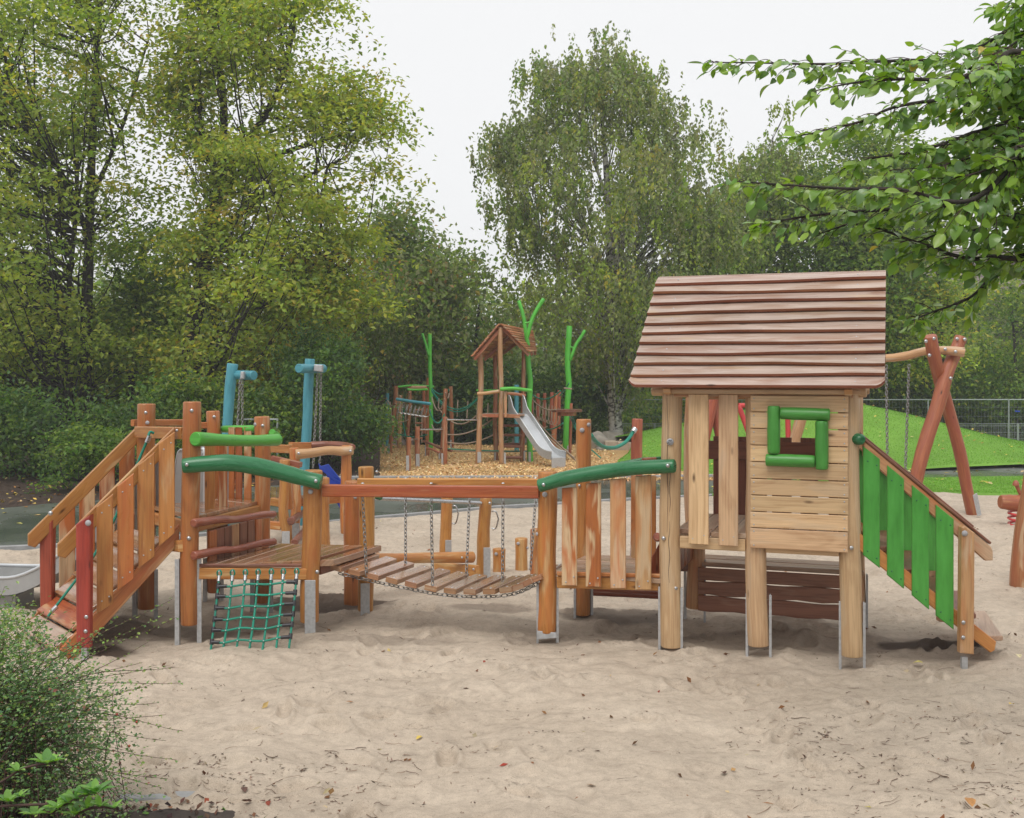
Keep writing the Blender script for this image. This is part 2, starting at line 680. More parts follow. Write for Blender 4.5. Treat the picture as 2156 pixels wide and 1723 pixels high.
def leafmat(name, rough=.5, trans=.42, spec=.4):
    m, nt, b = newmat(name)
    at = N(nt, 'ShaderNodeAttribute', attribute_name='tint')
    L(nt, at.outputs['Color'], b.inputs['Base Color'])
    b.inputs['Roughness'].default_value = rough
    b.inputs['Specular IOR Level'].default_value = spec
    tr = N(nt, 'ShaderNodeBsdfTranslucent')
    hs = N(nt, 'ShaderNodeHueSaturation')
    hs.inputs['Saturation'].default_value = 1.15
    hs.inputs['Value'].default_value = 1.8
    L(nt, at.outputs['Color'], hs.inputs['Color'])
    L(nt, hs.outputs[0], tr.inputs[0])
    mx = N(nt, 'ShaderNodeMixShader')
    mx.inputs[0].default_value = trans
    L(nt, b.outputs[0], mx.inputs[1])
    L(nt, tr.outputs[0], mx.inputs[2])
    L(nt, mx.outputs[0], nt.nodes['Material Output'].inputs[0])
    return m


leafmat('leaf')
leafmat('leaf_wet', .28, .3, .6)
leafmat('litter', .8, 0.0, .2)
leafmat('chips', .8, 0.0, .2)
leafmat('grass_blade', .55, .3, .3)

# sand
m, nt, b = newmat('sand')
tc = N(nt, 'ShaderNodeTexCoord')
n1 = N(nt, 'ShaderNodeTexNoise', i_Scale=.9, i_Detail=6.0, i_Roughness=.6)
n2 = N(nt, 'ShaderNodeTexNoise', i_Scale=14.0, i_Detail=8.0, i_Roughness=.7)
n3 = N(nt, 'ShaderNodeTexNoise', i_Scale=220.0, i_Detail=3.0, i_Roughness=.7)
for n in (n1, n2, n3):
    L(nt, tc.outputs['Object'], n.inputs[0])
r1 = ramp(nt, n1.outputs[0], [(.3, (.47, .385, .30)), (.7, (.58, .485, .385))])
r2 = ramp(nt, n2.outputs[0], [(.3, (.80,) * 3), (.55, (1.0,) * 3), (.8, (1.1,) * 3)])
c = mixc(nt, 1.0, r1.outputs[0], r2.outputs[0], 'MULTIPLY')
r3 = ramp(nt, n3.outputs[0], [(.32, (.72,) * 3), (.5, (1.0,) * 3), (.75, (1.12,) * 3)])
c = mixc(nt, 1.0, c, r3.outputs[0], 'MULTIPLY')
# thin dark crumbs, stretched sideways as raked in
mp = N(nt, 'ShaderNodeMapping')
mp.inputs['Scale'].default_value = (5, 14, 6)
L(nt, tc.outputs['Object'], mp.inputs[0])
n5 = N(nt, 'ShaderNodeTexNoise', i_Scale=2.2, i_Detail=9.0, i_Roughness=.75, i_Distortion=1.2)
L(nt, mp.outputs[0], n5.inputs[0])
r5 = ramp(nt, n5.outputs[0], [(.33, (.42,) * 3), (.40, (1.0,) * 3)])
c = mixc(nt, 1.0, c, r5.outputs[0], 'MULTIPLY')
mpw = N(nt, 'ShaderNodeMapping')
mpw.inputs['Scale'].default_value = (9, 26, 9)
L(nt, tc.outputs['Object'], mpw.inputs[0])
n6 = N(nt, 'ShaderNodeTexNoise', i_Scale=1.5, i_Detail=7.0, i_Roughness=.8, i_Distortion=1.6)
L(nt, mpw.outputs[0], n6.inputs[0])
r6 = ramp(nt, n6.outputs[0], [(.30, (.55,) * 3), (.40, (.93,) * 3), (.55, (1.0,) * 3), (.75, (1.07,) * 3)])
c = mixc(nt, 1.0, c, r6.outputs[0], 'MULTIPLY')
at = N(nt, 'ShaderNodeAttribute', attribute_name='damp_shade')
c = mixc(nt, at.outputs['Fac'], c, (.085, .058, .042))  # soil tone and painted contact shade darken the sand
L(nt, c, b.inputs['Base Color'])
b.inputs['Roughness'].default_value = .88
b.inputs['Specular IOR Level'].default_value = .25
bp = N(nt, 'ShaderNodeBump', i_Strength=.8, i_Distance=.02)
L(nt, n2.outputs[0], bp.inputs['Height'])
bp2 = N(nt, 'ShaderNodeBump', i_Strength=.5, i_Distance=.002)
L(nt, n3.outputs[0], bp2.inputs['Height'])
L(nt, bp.outputs[0], bp2.inputs['Normal'])
L(nt, bp2.outputs[0], b.inputs['Normal'])

# wet asphalt
m, nt, b = newmat('wet_asphalt')
tc = N(nt, 'ShaderNodeTexCoord')
n1 = N(nt, 'ShaderNodeTexNoise', i_Scale=.7, i_Detail=5.0)
n2 = N(nt, 'ShaderNodeTexNoise', i_Scale=60.0, i_Detail=3.0)
L(nt, tc.outputs['Object'], n1.inputs[0])
L(nt, tc.outputs['Object'], n2.inputs[0])
r1 = ramp(nt, n1.outputs[0], [(.3, (.07, .08, .07)), (.7, (.13, .14, .125))])
L(nt, r1.outputs[0], b.inputs['Base Color'])
rr = ramp(nt, n1.outputs[0], [(.4, (.14,) * 3), (.62, (.42,) * 3)])
L(nt, rr.outputs[0], b.inputs['Roughness'])
bp = N(nt, 'ShaderNodeBump', i_Strength=.12, i_Distance=.004)
L(nt, n2.outputs[0], bp.inputs['Height'])
L(nt, bp.outputs[0], b.inputs['Normal'])

# grass turf, wood chips ground, lawn soil
def ground(name, a, bcol, sc, rough=.9, bump=.02):
    m, nt, b = newmat(name)
    tc = N(nt, 'ShaderNodeTexCoord')
    n1 = N(nt, 'ShaderNodeTexNoise', i_Scale=sc * .04, i_Detail=5.0)
    n2 = N(nt, 'ShaderNodeTexNoise', i_Scale=float(sc), i_Detail=6.0, i_Roughness=.7)
    L(nt, tc.outputs['Object'], n1.inputs[0])
    L(nt, tc.outputs['Object'], n2.inputs[0])
    r1 = ramp(nt, n2.outputs[0], [(.3, a), (.7, bcol)])
    r2 = ramp(nt, n1.outputs[0], [(.3, (.82,) * 3), (.7, (1.15,) * 3)])
    L(nt, mixc(nt, 1.0, r1.outputs[0], r2.outputs[0], 'MULTIPLY'), b.inputs['Base Color'])
    b.inputs['Roughness'].default_value = rough
    b.inputs['Specular IOR Level'].default_value = .2
    bp = N(nt, 'ShaderNodeBump', i_Strength=.8, i_Distance=bump)
    L(nt, n2.outputs[0], bp.inputs['Height'])
    L(nt, bp.outputs[0], b.inputs['Normal'])


ground('turf', (.14, .29, .04), (.185, .36, .05), 18)
ground('chip_ground', (.42, .26, .11), (.66, .44, .21), 22, bump=.03)
ground('mulch', (.03, .022, .018), (.09, .06, .045), 12, bump=.05)
ground('far_lawn', (.05, .10, .02), (.09, .17, .03), 6)

# ------------------------------------------------------------------ ground
def sheet(name, verts, faces, mat, kind='structure', attr=None, smooth=True):
    me = bpy.data.meshes.new(name)
    verts = np.asarray(verts, dtype=np.float32)
    faces = np.asarray(faces, dtype=np.int32)
    me.vertices.add(len(verts))
    me.vertices.foreach_set('co', verts.ravel())
    k = faces.shape[1]
    me.loops.add(faces.size)
    me.loops.foreach_set('vertex_index', faces.ravel())
    me.polygons.add(len(faces))
    me.polygons.foreach_set('loop_start', np.arange(0, faces.size, k, dtype=np.int32))
    me.polygons.foreach_set('use_smooth', np.full(len(faces), smooth))
    if attr:
        for an, arr in attr.items():
            if arr.ndim == 1:
                a = me.attributes.new(an, 'FLOAT', 'POINT')
                a.data.foreach_set('value', arr.astype(np.float32))
            else:
                a = me.attributes.new(an, 'FLOAT_COLOR', 'FACE')
                c = np.ones((len(arr), 4), np.float32)
                c[:, :3] = arr
                a.data.foreach_set('color', c.ravel())
    me.update(calc_edges=True)
    me.materials.append(M[mat])
    o = bpy.data.objects.new(name, me)
    COL.objects.link(o)
    if kind:
        o['kind'] = kind
    return o


def gridfaces(nr, nc):
    i = np.arange(nr - 1)[:, None] * nc + np.arange(nc - 1)[None, :]
    i = i.ravel()
    return np.stack([i, i + 1, i + nc + 1, i + nc], 1)


# terrain: one big sheet, dropping a little behind the play area
tx = np.concatenate([np.linspace(-400, -60, 12), np.linspace(-50, 50, 81), np.linspace(60, 400, 12)])
ty = np.concatenate([np.linspace(-60, 0, 8), np.linspace(1, 60, 80), np.linspace(70, 600, 20)])


def terrain_z(x, y):
    d = np.clip((y - 30.0) / 5.0, 0, 1)
    return -.09 - .56 * d * d * (3 - 2 * d) + .05 * fbm(x * .3, y * .3, 3)


X, Y = np.meshgrid(tx, ty)
sheet('ground', np.stack([X, Y, terrain_z(X, Y) - .04], -1).reshape(-1, 3), gridfaces(len(ty), len(tx)), 'mulch')

SE_U = [-1600, -300, 0, 164, 400, 687, 758, 793, 925, 1047, 1127, 1267, 1391, 1517, 1807, 2100, 2156, 2900, 3800]
SE_V = [1170, 1160, 1152, 1145, 1126, 1098, 1091, 1088, 1077, 1066, 1062, 1053, 1046, 1041, 1032, 1039, 1040, 1050, 1060]


def sand_edge(a):
    v = np.interp(a * 2300 + 1078, SE_U, SE_V)
    return 4600 / (v - 785)


# sand ------------------------------------------------------------
_fr = np.random.default_rng(21)
NP = 1100
fp = np.stack([_fr.uniform(-7, 8, NP), 3.8 + 11.5 * _fr.random(NP) ** 1.1, _fr.uniform(0, math.pi, NP),
               _fr.uniform(.07, .15, NP), _fr.uniform(.04, .075, NP), _fr.uniform(.012, .04, NP)], 1)
# (x, y, radius, height) : dug hollows and heaps
PITS = [(-3.0, 7.95, .5, -.05), (-2.3, 8.6, .6, -.04), (-1.6, 8.9, .5, -.04), (.3, 8.35, .45, -.03), (.9, 8.5, .6, -.035),
        (1.75, 8.1, .55, -.05), (2.4, 7.9, .5, -.05), (3.0, 7.7, .4, -.05), (-.5, 8.0, .8, -.03)]
HEAPS = [(-1.65, 9.5, .35, .06), (-2.0, 7.7, .35, .03), (-2.9, 8.3, .3, .03), (1.95, 7.75, .22, .035), (2.2, 8.55, .5, .06), (3.3, 7.6, .5, .04),
         (1.5, 7.45, .4, .02), (-2.45, 8.0, .25, .02), (-.1, 7.7, .5, .02), (4.5, 9.5, .9, .05), (-4.8, 8.5, .9, .05), (0, 9.6, .7, .03)]
SOIL_SHADE = [(-1.62, 9.42, .5, .26, .95), (-3.2, 8.45, .4, .3, .7), (-3.1, 7.95, .30, .12, .95), (.95, 9.0, .5, .2, .7), (3.1, 8.0, .34, .14, .95), (-.2, 9.15, .35, .1, .5),
        (2.5, 8.05, .5, .2, .35), (1.7, 8.3, .5, .2, .4), (-2.4, 8.45, .45, .22, .55), (.3, 8.2, .35, .12, .4), (-.9, 8.15, .5, .12, .3)]  # dark soil, plus contact shade under the structures put into the sand colour


def sand_z(x, y):
    x = np.asarray(x, float)
    y = np.asarray(y, float)
    z = .05 * fbm(x * .55, y * .55, 3, 1) + .05 * fbm(x * 1.9, y * 2.4, 3, 5)
    z = z + .026 * fbm(x * 6, y * 9, 4, 9) * (1 + fbm(x * .8, y * .8, 2, 12))
    for px, py, r, h in PITS + HEAPS:
        z = z + h * np.exp(-((x - px) ** 2 + (y - py) ** 2) / (r * r) * 1.3)
    shp = x.shape
    xf, yf, zf = x.ravel(), y.ravel(), np.array(z, float).ravel().copy()
    for px, py, an, a, b, d in fp:
        idx = np.nonzero((np.abs(xf - px) < .26) & (np.abs(yf - py) < .26))[0]
        if not len(idx):
            continue
        dx, dy = xf[idx] - px, yf[idx] - py
        e = np.sqrt(((dx * math.cos(an) + dy * math.sin(an)) / a) ** 2 + ((-dx * math.sin(an) + dy * math.cos(an)) / b) ** 2)
        zf[idx] += -d * np.exp(-(e * 1.1) ** 4) + .55 * d * np.exp(-((e - 1.35) / .32) ** 2)
    return zf.reshape(shp)


A_ = np.concatenate([np.linspace(-.95, -.52, 40, endpoint=False), np.linspace(-.52, .52, 560), np.linspace(.53, 1.0, 40)])
T_ = np.linspace(0, 1, 520)
YE = sand_edge(A_) + .12 * vnoise(A_ * 40, A_ * 0)
Y0 = 3.2
Yg = Y0 * (YE[None, :] / Y0) ** T_[:, None]
Xg = A_[None, :] * Yg
Zg = sand_z(Xg, Yg)
fade = np.clip((YE[None, :] - Yg) / .5, 0, 1)
Zg = Zg * (.25 + .75 * fade) - .045 * (1 - fade) ** 4
Zg[-1] -= .06
damp_shade = np.zeros_like(Xg)
for px, py, rx, ry, s in SOIL_SHADE:
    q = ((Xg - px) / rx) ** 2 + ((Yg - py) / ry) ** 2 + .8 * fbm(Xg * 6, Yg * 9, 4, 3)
    damp_shade = np.maximum(damp_shade, s * np.clip((1.7 - q) * 1.3, 0, 1))
damp_shade = np.maximum(damp_shade, .12 * np.clip(fbm(Xg * 1.1, Yg * 2.5, 4, 40) * 2.2 - .25, 0, 1))
damp_shade = np.maximum(damp_shade, .22 * np.clip(fbm(Xg * 6, Yg * 14, 3, 44) * 3 - .9, 0, 1))
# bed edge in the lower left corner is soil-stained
damp_shade = np.maximum(damp_shade, .8 * np.clip((5.06 - Yg) / .3 + 1.2 * fbm(Xg * 4, Yg * 6, 3, 8) - np.clip((Xg + 1.35) * 2.6, 0, 9), 0, 1))
sheet('sand', np.stack([Xg, Yg, Zg], -1).reshape(-1, 3), gridfaces(len(T_), len(A_)), 'sand', attr={'damp_shade': damp_shade.ravel()})

# wet path ---------------------------------------------------------
FE_U = [-1600, -300, 0, 300, 700, 1130, 1400, 1560, 2000, 2156, 2900, 3800]
FE_V = [1075, 1070, 1064, 1040, 1008, 1007, 1006, 1003, 985, 980, 976, 974]
ua = np.linspace(-1600, 3800, 220)
aa = (ua - 1078) / 2300
yn = sand_edge(aa) - .35
yf_ = 4600 / (np.interp(ua, FE_U, FE_V) - 785) + .5
rows = 8
tt = np.linspace(0, 1, rows)[:, None]
yy = yn[None] * (1 - tt) + yf_[None] * tt
sheet('path', np.stack([aa[None] * yy, yy, np.full_like(yy, -.052)], -1).reshape(-1, 3), gridfaces(rows, len(ua)), 'wet_asphalt')


def strip(name, ulist, vn, vf, mat, z, rows=30, cols=120, zf=None, kind='structure', yfar=None, xmin=None):
    u = np.linspace(ulist[0], ulist[-1], cols)
    a = (u - 1078) / 2300
    y0 = 4600 / (np.interp(u, ulist, vn) - 785)
    y1 = np.full_like(y0, yfar) if yfar else 4600 / (np.interp(u, ulist, vf) - 785)
    t = np.linspace(0, 1, rows)[:, None]
    y = y0[None] * (1 - t) + y1[None] * t
    x = a[None] * y
    if xmin is not None:
        x = np.maximum(x, xmin(y) + 1e-3 * np.arange(cols)[None])
    zz = np.full_like(y, z) if zf is None else zf(x, y)
    zz[0] -= .045
    return sheet(name, np.stack([x, y, zz], -1).reshape(-1, 3), gridfaces(rows, cols), mat, kind)


# lawn with the green mound
def mound_z(x, y):
    m_ = 1.27 * np.exp(-((x - 8.2) / np.where(x < 8.2, 3.3, 2.75)) ** 2 / 2 - ((y - 28.6) / 2.3) ** 2 / 2)
    return m_ + np.clip(terrain_z(x, y) + .09, -2, 0) + .015 * vnoise(x * .8, y * .8) - .005


def lawn_left(y):
    return (np.interp(y, [24, 25.5, 27.5, 28.35, 28.9, 37], [1292, 1322, 1338, 1340, 1296, 1290]) - 1078) / 2300 * y


strip('lawn', [1290, 1310, 1500, 1560, 2000, 2156, 2900, 3800], [974, 977, 997, 1002, 985, 980, 976, 974], None, 'turf', 0, 90, 160, mound_z, yfar=36.5, xmin=lawn_left)
strip('grass_verge', [1500, 1540, 1807, 2100, 2156, 2900, 3800], [1042, 1040, 1032, 1039, 1040, 1050, 1060],
      [1040, 1016, 1007, 1004, 1003, 1000, 998], 'turf', .0, 10, 80, lambda x, y: .005 + .015 * vnoise(x, y))
# wood chip fall zone
def chip_z(x, y):
    return -.02 + .05 * fbm(x * .5, y * .5, 3, 2) + np.clip(terrain_z(x, y) + .09, -2, 0)


strip('wood_chip_ground', [730, 790, 1130, 1400, 1560], [1009, 1007, 1007, 1006, 1003], None, 'chip_ground', 0, 60, 90, chip_z, yfar=36)
# dark planting bed on the left, rising into a low bank behind the blue swings
def bed_z(x, y):
    return -.03 + .05 * fbm(x * .7, y * .7, 3, 6) + .45 * np.exp(-((x + 4.6) / 1.5) ** 2 - ((y - 25.6) / 2.6) ** 2) \
        + .25 * np.exp(-((x + 11) / 4.5) ** 2 - ((y - 24) / 4.) ** 2) + np.clip(terrain_z(x, y) + .09, -2, 0)


strip('planting_bed', [-1600, -300, 0, 300, 700, 800], [1075, 1070, 1064, 1040, 1009, 1007], None, 'mulch', 0, 50, 120, bed_z, yfar=36)
mb = MB()
kp = [G('u', u, np.interp(u, FE_U, FE_V), -.03) for u in range(640, 1600, 30)]
mb.loft(kp, chamfer_rect(.10, .10, .01))
mb.build('kerb', M['concrete'], kind='structure')
mb = MB()
kp = [Vector(((u - 1078) / 2300 * float(sand_edge((u - 1078) / 2300)), float(sand_edge((u - 1078) / 2300)) + .06, -.035)) for u in range(-60, 1510, 30)]
mb.loft(kp, chamfer_rect(.06, .08, .01))
mb.build('path_edging', M['concrete'], kind='structure')


# ------------------------------------------------------------------ leaves
def unit(a):
    return a / np.maximum(1e-9, np.linalg.norm(a, axis=-1, keepdims=True))


def leaf_quads(c, ax, nr, ln, wd, fold=.25):
    """one folded quad per leaf: base, right, tip, left"""
    ax = unit(ax)
    sd = unit(np.cross(ax, nr))
    nn = np.cross(sd, ax)
    ln = np.asarray(ln)[:, None]
    wd = np.asarray(wd)[:, None]
    p0 = c
    p1 = c + ax * ln * .45 + sd * wd * .5 + nn * wd * fold
    p2 = c + ax * ln
    p3 = c + ax * ln * .45 - sd * wd * .5 + nn * wd * fold
    v = np.stack([p0, p1, p2, p3], 1).reshape(-1, 3)
    f = np.arange(len(c) * 4).reshape(-1, 4)
    return v, f


def palette(n, cols, wts, rng, jit=.18):
    cols = np.array(cols)
    w = np.array(wts, float)
    k = rng.choice(len(cols), n, p=w / w.sum())
    c = cols[k]
    c = c * (1 + jit * rng.standard_normal((n, 1))) * (1 + .06 * rng.standard_normal((n, 3)))
    return np.clip(c, .004, .9)


def poly_sample(poly, n, rng):
    """points inside a measured outline with their distance to its edge (photo units)"""
    poly = np.array(poly, float)
    lo, hi = poly.min(0), poly.max(0)
    out = []
    x2, y2 = np.roll(poly[:, 0], -1), np.roll(poly[:, 1], -1)
    while sum(len(o) for o in out) < n:
        p = lo + (hi - lo) * rng.random((n * 2, 2))
        ins = np.zeros(len(p), bool)
        for (ax_, ay_), bx, by in zip(poly, x2, y2):
            cond = ((ay_ > p[:, 1]) != (by > p[:, 1]))
            xx = (bx - ax_) * (p[:, 1] - ay_) / (by - ay_ + 1e-9) + ax_
            ins ^= cond & (p[:, 0] < xx)
        out.append(p[ins])
    p = np.concatenate(out)[:n]
    d = np.full(len(p), 1e9)
    for (ax_, ay_), bx, by in zip(poly, x2, y2):
        e = np.array([bx - ax_, by - ay_])
        t = np.clip(((p - [ax_, ay_]) @ e) / (e @ e), 0, 1)
        q = np.array([ax_, ay_]) + t[:, None] * e
        d = np.minimum(d, np.linalg.norm(p - q, axis=1))
    return p, d


def tree(name, label, poly, Yc, D, ncl, per, leaf, cols, wts, trunks, style='flat', seed=1, crad=.55, bark='bark_dark',
         limbs=70, cat='tree', mat='leaf', group=None, tr=.16, base_z=None, limb_r=.03):
    rng = np.random.default_rng(seed)
    base_z = base_z if base_z is not None else -.3
    tps = []
    for t in trunks:
        pts = [P('u', u, v, Yc + (dy[0] if dy else 0)) for u, v, *dy in t['p']]
        if t.get('ground', True):
            pts = [Vector((pts[0].x, pts[0].y, base_z - .3))] + pts
        tps.append((pts, t['r']))
    root = thing(name, label, cat, (tps[0][0][0].x if tps else P('u', poly[0][0], 900, Yc).x, Yc, 0), group)
    for pts, r in tps:
        rr = [r[0] + (r[1] - r[0]) * i / (len(pts) - 1) for i in range(len(pts))]
        logpart('trunk', M[bark], root, pts, rr, sides=9, wob=.05, rnd=0)
    pp, dd = poly_sample(poly, ncl * 2, rng)
    dens = (.5 if style == 'birch' else .9) * fbm(pp[:, 0] / 75.0, pp[:, 1] / 60.0, 3, seed) + .25 * np.minimum(dd / 60.0, 1) + .12 * rng.standard_normal(len(pp))
    kp_ = np.argsort(-dens)[:ncl]
    pp, dd = pp[kp_], dd[kp_]
    half = np.minimum(D, dd * Yc / 2300 * 1.3)
    yy_ = Yc + half * np.clip(rng.standard_normal(ncl) * .7, -1.2, 1.2)
    cx = (pp[:, 0] - 1078) / 2300 * yy_
    cz = EYE - (pp[:, 1] - 785) / 2300 * yy_
    C = np.stack([cx, yy_, cz], 1)
    # limbs reach from the trunk to some of the clumps
    if tps and limbs:
        allp = []
        for pts, r in tps:
            cp = catmull(pts, 40)
            allp += [(p, r) for p in cp]
        TP = np.array([tuple(p) for p, _ in allp])
        mb_ = MB()
        for i in rng.choice(ncl, min(limbs, ncl), replace=False):
            c = C[i]
            hd = np.hypot(TP[:, 0] - c[0], TP[:, 1] - c[1])
            want = c[2] - (.75 if style != 'birch' else .9) * hd + rng.normal(0, .7)
            cost = np.abs(TP[:, 2] - want) * 2 + hd
            k = int(np.argmin(cost))
            a = Vector(TP[k])
            b_ = Vector(c)
            mid = a.lerp(b_, .45) + Vector(rng.normal(0, .15, 3)) + V(0, 0, -.1 * (b_ - a).length * (1 if style != 'birch' else -1))
            dist = (b_ - a).length
            r0 = limb_r * min(1.6, .4 + dist / 3)
            cp = catmull([a, mid, b_], 7)
            mb_.loft(cp, circle(4), [r0 * (1 - .85 * q / 7) for q in range(8)], smooth=True, cap=False)
        mb_.build('limbs', M[bark], root, kind='stuff')
    n = ncl * per
    ci = np.repeat(np.arange(ncl), per)
    jit = np.clip(rng.standard_normal((n, 3)), -1.9, 1.9)
    sc = crad * (.6 + .8 * rng.random(ncl))[ci][:, None]
    if style == 'flat':
        off = jit * np.array([1, 1, .22]) * sc
        off[:, 2] -= .10 * (off[:, 0] ** 2 + off[:, 1] ** 2) / crad
        tilt = rng.normal(0, .25, (ncl, 2))[ci]
        off[:, 2] += off[:, 0] * tilt[:, 0] + off[:, 1] * tilt[:, 1]
        ax = np.stack([rng.normal(0, 1, n), rng.normal(0, 1, n), rng.normal(-.5, .35, n)], 1)
        nr = np.stack([rng.normal(0, .55, n), rng.normal(-.35, .55, n), np.ones(n)], 1)
    elif style == 'birch':
        # hanging twigs: leaves in short vertical strings
        ns = max(3, per // 9)
        sid = rng.integers(0, ns, n)
        so = rng.normal(0, 1, (ncl, ns, 3)) * np.array([1, 1, .35])
        off = so[ci, sid] * sc * .8
        dwn = rng.random(n)
        off[:, 2] -= dwn * (.5 + .9 * rng.random((ncl, ns))[ci, sid]) * crad * 1.7
        off += rng.normal(0, .035, (n, 3))
        ax = np.stack([rng.normal(0, .6, n), rng.normal(0, .6, n), rng.normal(-.9, .3, n)], 1)
        nr = rng.normal(0, 1, (n, 3))
    else:
        off = jit * np.array([1, 1, .75]) * sc * .8
        ax = rng.normal(0, 1, (n, 3)) + np.array([0, 0, -.2])
        nr = np.stack([rng.normal(0, .7, n), rng.normal(0, .7, n), np.ones(n)], 1)
    pos = C[ci] + off
    keep = pos[:, 2] > base_z - .2
    ln = leaf * 1.5 * rng.uniform(.7, 1.35, n)
    col = palette(n, cols, wts, rng, .13)
    # every clump leans to its own tone: some sprays turn earlier than others
    ct = palette(ncl, cols, wts, rng, .25)[ci]
    col = col * .45 + ct * .55
    v, f = leaf_quads(pos[keep], ax[keep], nr[keep], ln[keep], ln[keep] * .62)
    off0 = np.array(root.location)
    o = sheet('crown', v - off0, f, mat, kind='stuff', attr={'tint': col[keep]}, smooth=False)
    o.parent = root
    return root


GRN = (.115, .195, .036)
MID = (.205, .285, .046)
YGR = (.36, .42, .070)
YEL = (.55, .44, .08)
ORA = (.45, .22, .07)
DRK = (.055, .115, .028)
OLV = (.235, .255, .12)
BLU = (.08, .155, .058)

# ------------------------------------------------------------------ background planting
bgp = dict(limbs=0, trunks=[], style='ball')
# a dense wood far behind closes the horizon
def mass(name, poly, Yc, D, ncl, per, leaf, cols, wts, seed, crad, mat='leaf'):
    rng = np.random.default_rng(seed)
    pp, dd = poly_sample(poly, ncl, rng)
    half = np.minimum(D, dd * Yc / 2300 * 1.5)
    y = Yc + half * np.clip(rng.standard_normal(ncl) * .7, -1.2, 1.2)
    C = np.stack([(pp[:, 0] - 1078) / 2300 * y, y, EYE - (pp[:, 1] - 785) / 2300 * y], 1)
    n = ncl * per
    ci = np.repeat(np.arange(ncl), per)
    pos = C[ci] + rng.standard_normal((n, 3)) * np.array([1, 1, .7]) * crad * (.6 + .8 * rng.random(ncl))[ci][:, None]
    ax = rng.normal(0, 1, (n, 3)) + np.array([0, 0, -.3])
    nr = np.stack([rng.normal(0, .7, n), rng.normal(0, .7, n), np.ones(n)], 1)
    ln = leaf * 1.3 * rng.uniform(.7, 1.35, n)
    col = palette(n, cols, wts, rng) * .45 + palette(ncl, cols, wts, rng, .25)[ci] * .55
    v, f = leaf_quads(pos, ax, nr, ln, ln * .65)
    return sheet(name, v, f, mat, kind='stuff', attr={'tint': col}, smooth=False)


mass('far_woods', [(-500, 560), (300, 600), (640, 640), (800, 560), (1000, 640), (1400, 640), (1500, 560), (1900, 640), (2700, 600),
                   (2700, 900), (-500, 900)], 52, 5, 2300, 42, .26, [GRN, OLV, MID, YGR], [3, 3, 3, 1], 5, 1.3)
# shrub masses under the trees
def shrub(label, poly, Yc, D, ncl, per, leaf, cols, wts, seed, crad=.35, style='ball', name='shrub', cat='shrub', **k):
    return tree(name, label, poly, Yc, D, ncl, per, leaf, cols, wts,
                [dict(p=[(sum(p[0] for p in poly) / len(poly), sum(p[1] for p in poly) / len(poly))], r=(.05, .02))],
                style, seed, crad, 'bark_dark', 12, cat, **k)


# ---- left trees
tree('hornbeam_tree', 'tall tree at left with several dark stems behind the pond-like path', [(-260, -160), (120, -160), (330, -140), (380, 40), (300, 200), (330, 420), (300, 620),
     (330, 760), (250, 850), (60, 850), (-260, 860)], 25.5, 3.2, 1080, 54, .085, [MID, YGR, GRN, YEL], [4, 4.6, 1.2, .5],
     [dict(p=[(178, 960), (180, 860), (181, 700), (187, 520), (193, 330), (203, 120), (215, -80)], r=(.20, .05)),
      dict(p=[(152, 905, -.3), (146, 820, -.3), (143, 640, -.3), (160, 440, -.3), (165, 250, -.2)], r=(.12, .03)),
      dict(p=[(190, 500), (110, 330), (40, 210), (-60, 90)], r=(.08, .03), ground=False),
      dict(p=[(192, 420), (260, 260), (310, 90)], r=(.06, .02), ground=False)],
     seed=2, crad=.50, limbs=420, limb_r=.028)
tree('hornbeam_tree', 'slim dark-trunked tree between the two big left trees', [(230, 520), (330, 470), (390, 600), (380, 760), (330, 830), (250, 820), (220, 700)], 27.0, 2.0, 170, 55, .085,
     [MID, YGR, GRN, DRK], [4, 2, 3, 2], [dict(p=[(276, 900), (277, 800), (283, 690), (296, 600), (300, 520)], r=(.12, .04))], seed=3, crad=.55, limbs=25)
tree('hornbeam_tree', 'yellowing tree with a leaning forked trunk, its crown reaching into the open sky',
     [(395, -120), (620, -160), (705, -40), (690, 30), (640, 60), (730, 95), (775, 120), (812, 160), (770, 200), (835, 245), (818, 330), (838, 380),
      (800, 430), (815, 520), (760, 560), (795, 640), (745, 720), (640, 800), (520, 850), (400, 830), (330, 840), (330, 600), (400, 420), (330, 300), (350, 60)],
     24.5, 3.0, 1020, 54, .085, [YGR, MID, GRN, YEL, ORA], [5.6, 3.4, 1, .9, .2],
     [dict(p=[(392, 930), (398, 800), (404, 700), (425, 590), (447, 450), (462, 400)], r=(.21, .15)),
      dict(p=[(462, 400), (470, 300), (468, 180), (440, 60), (400, -30)], r=(.12, .03), ground=False),
      dict(p=[(460, 410), (500, 330), (560, 240), (600, 150), (625, 20)], r=(.13, .03), ground=False),
      dict(p=[(455, 420), (520, 350), (600, 320), (700, 290), (780, 260)], r=(.09, .02), ground=False),
      dict(p=[(440, 500), (520, 440), (600, 395), (690, 350)], r=(.09, .02), ground=False),
      dict(p=[(463, 395), (425, 270), (418, 170)], r=(.07, .03), ground=False),
      dict(p=[(405, 760), (470, 700), (560, 640), (690, 560)], r=(.07, .02), ground=False)],
     seed=4, crad=.48, limbs=420, limb_r=.027)
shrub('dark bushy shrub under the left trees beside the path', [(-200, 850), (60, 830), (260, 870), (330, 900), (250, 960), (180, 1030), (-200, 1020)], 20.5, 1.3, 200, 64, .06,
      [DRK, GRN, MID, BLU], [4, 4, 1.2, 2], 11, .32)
shrub('light green low shrub in front of the thickest left trunk', [(120, 900), (220, 880), (270, 930), (250, 985), (190, 1025), (90, 1010), (70, 950)], 18.6, .5, 60, 50, .05,
      [MID, GRN, DRK], [2, 4, 2], 12, .24, style='flat')
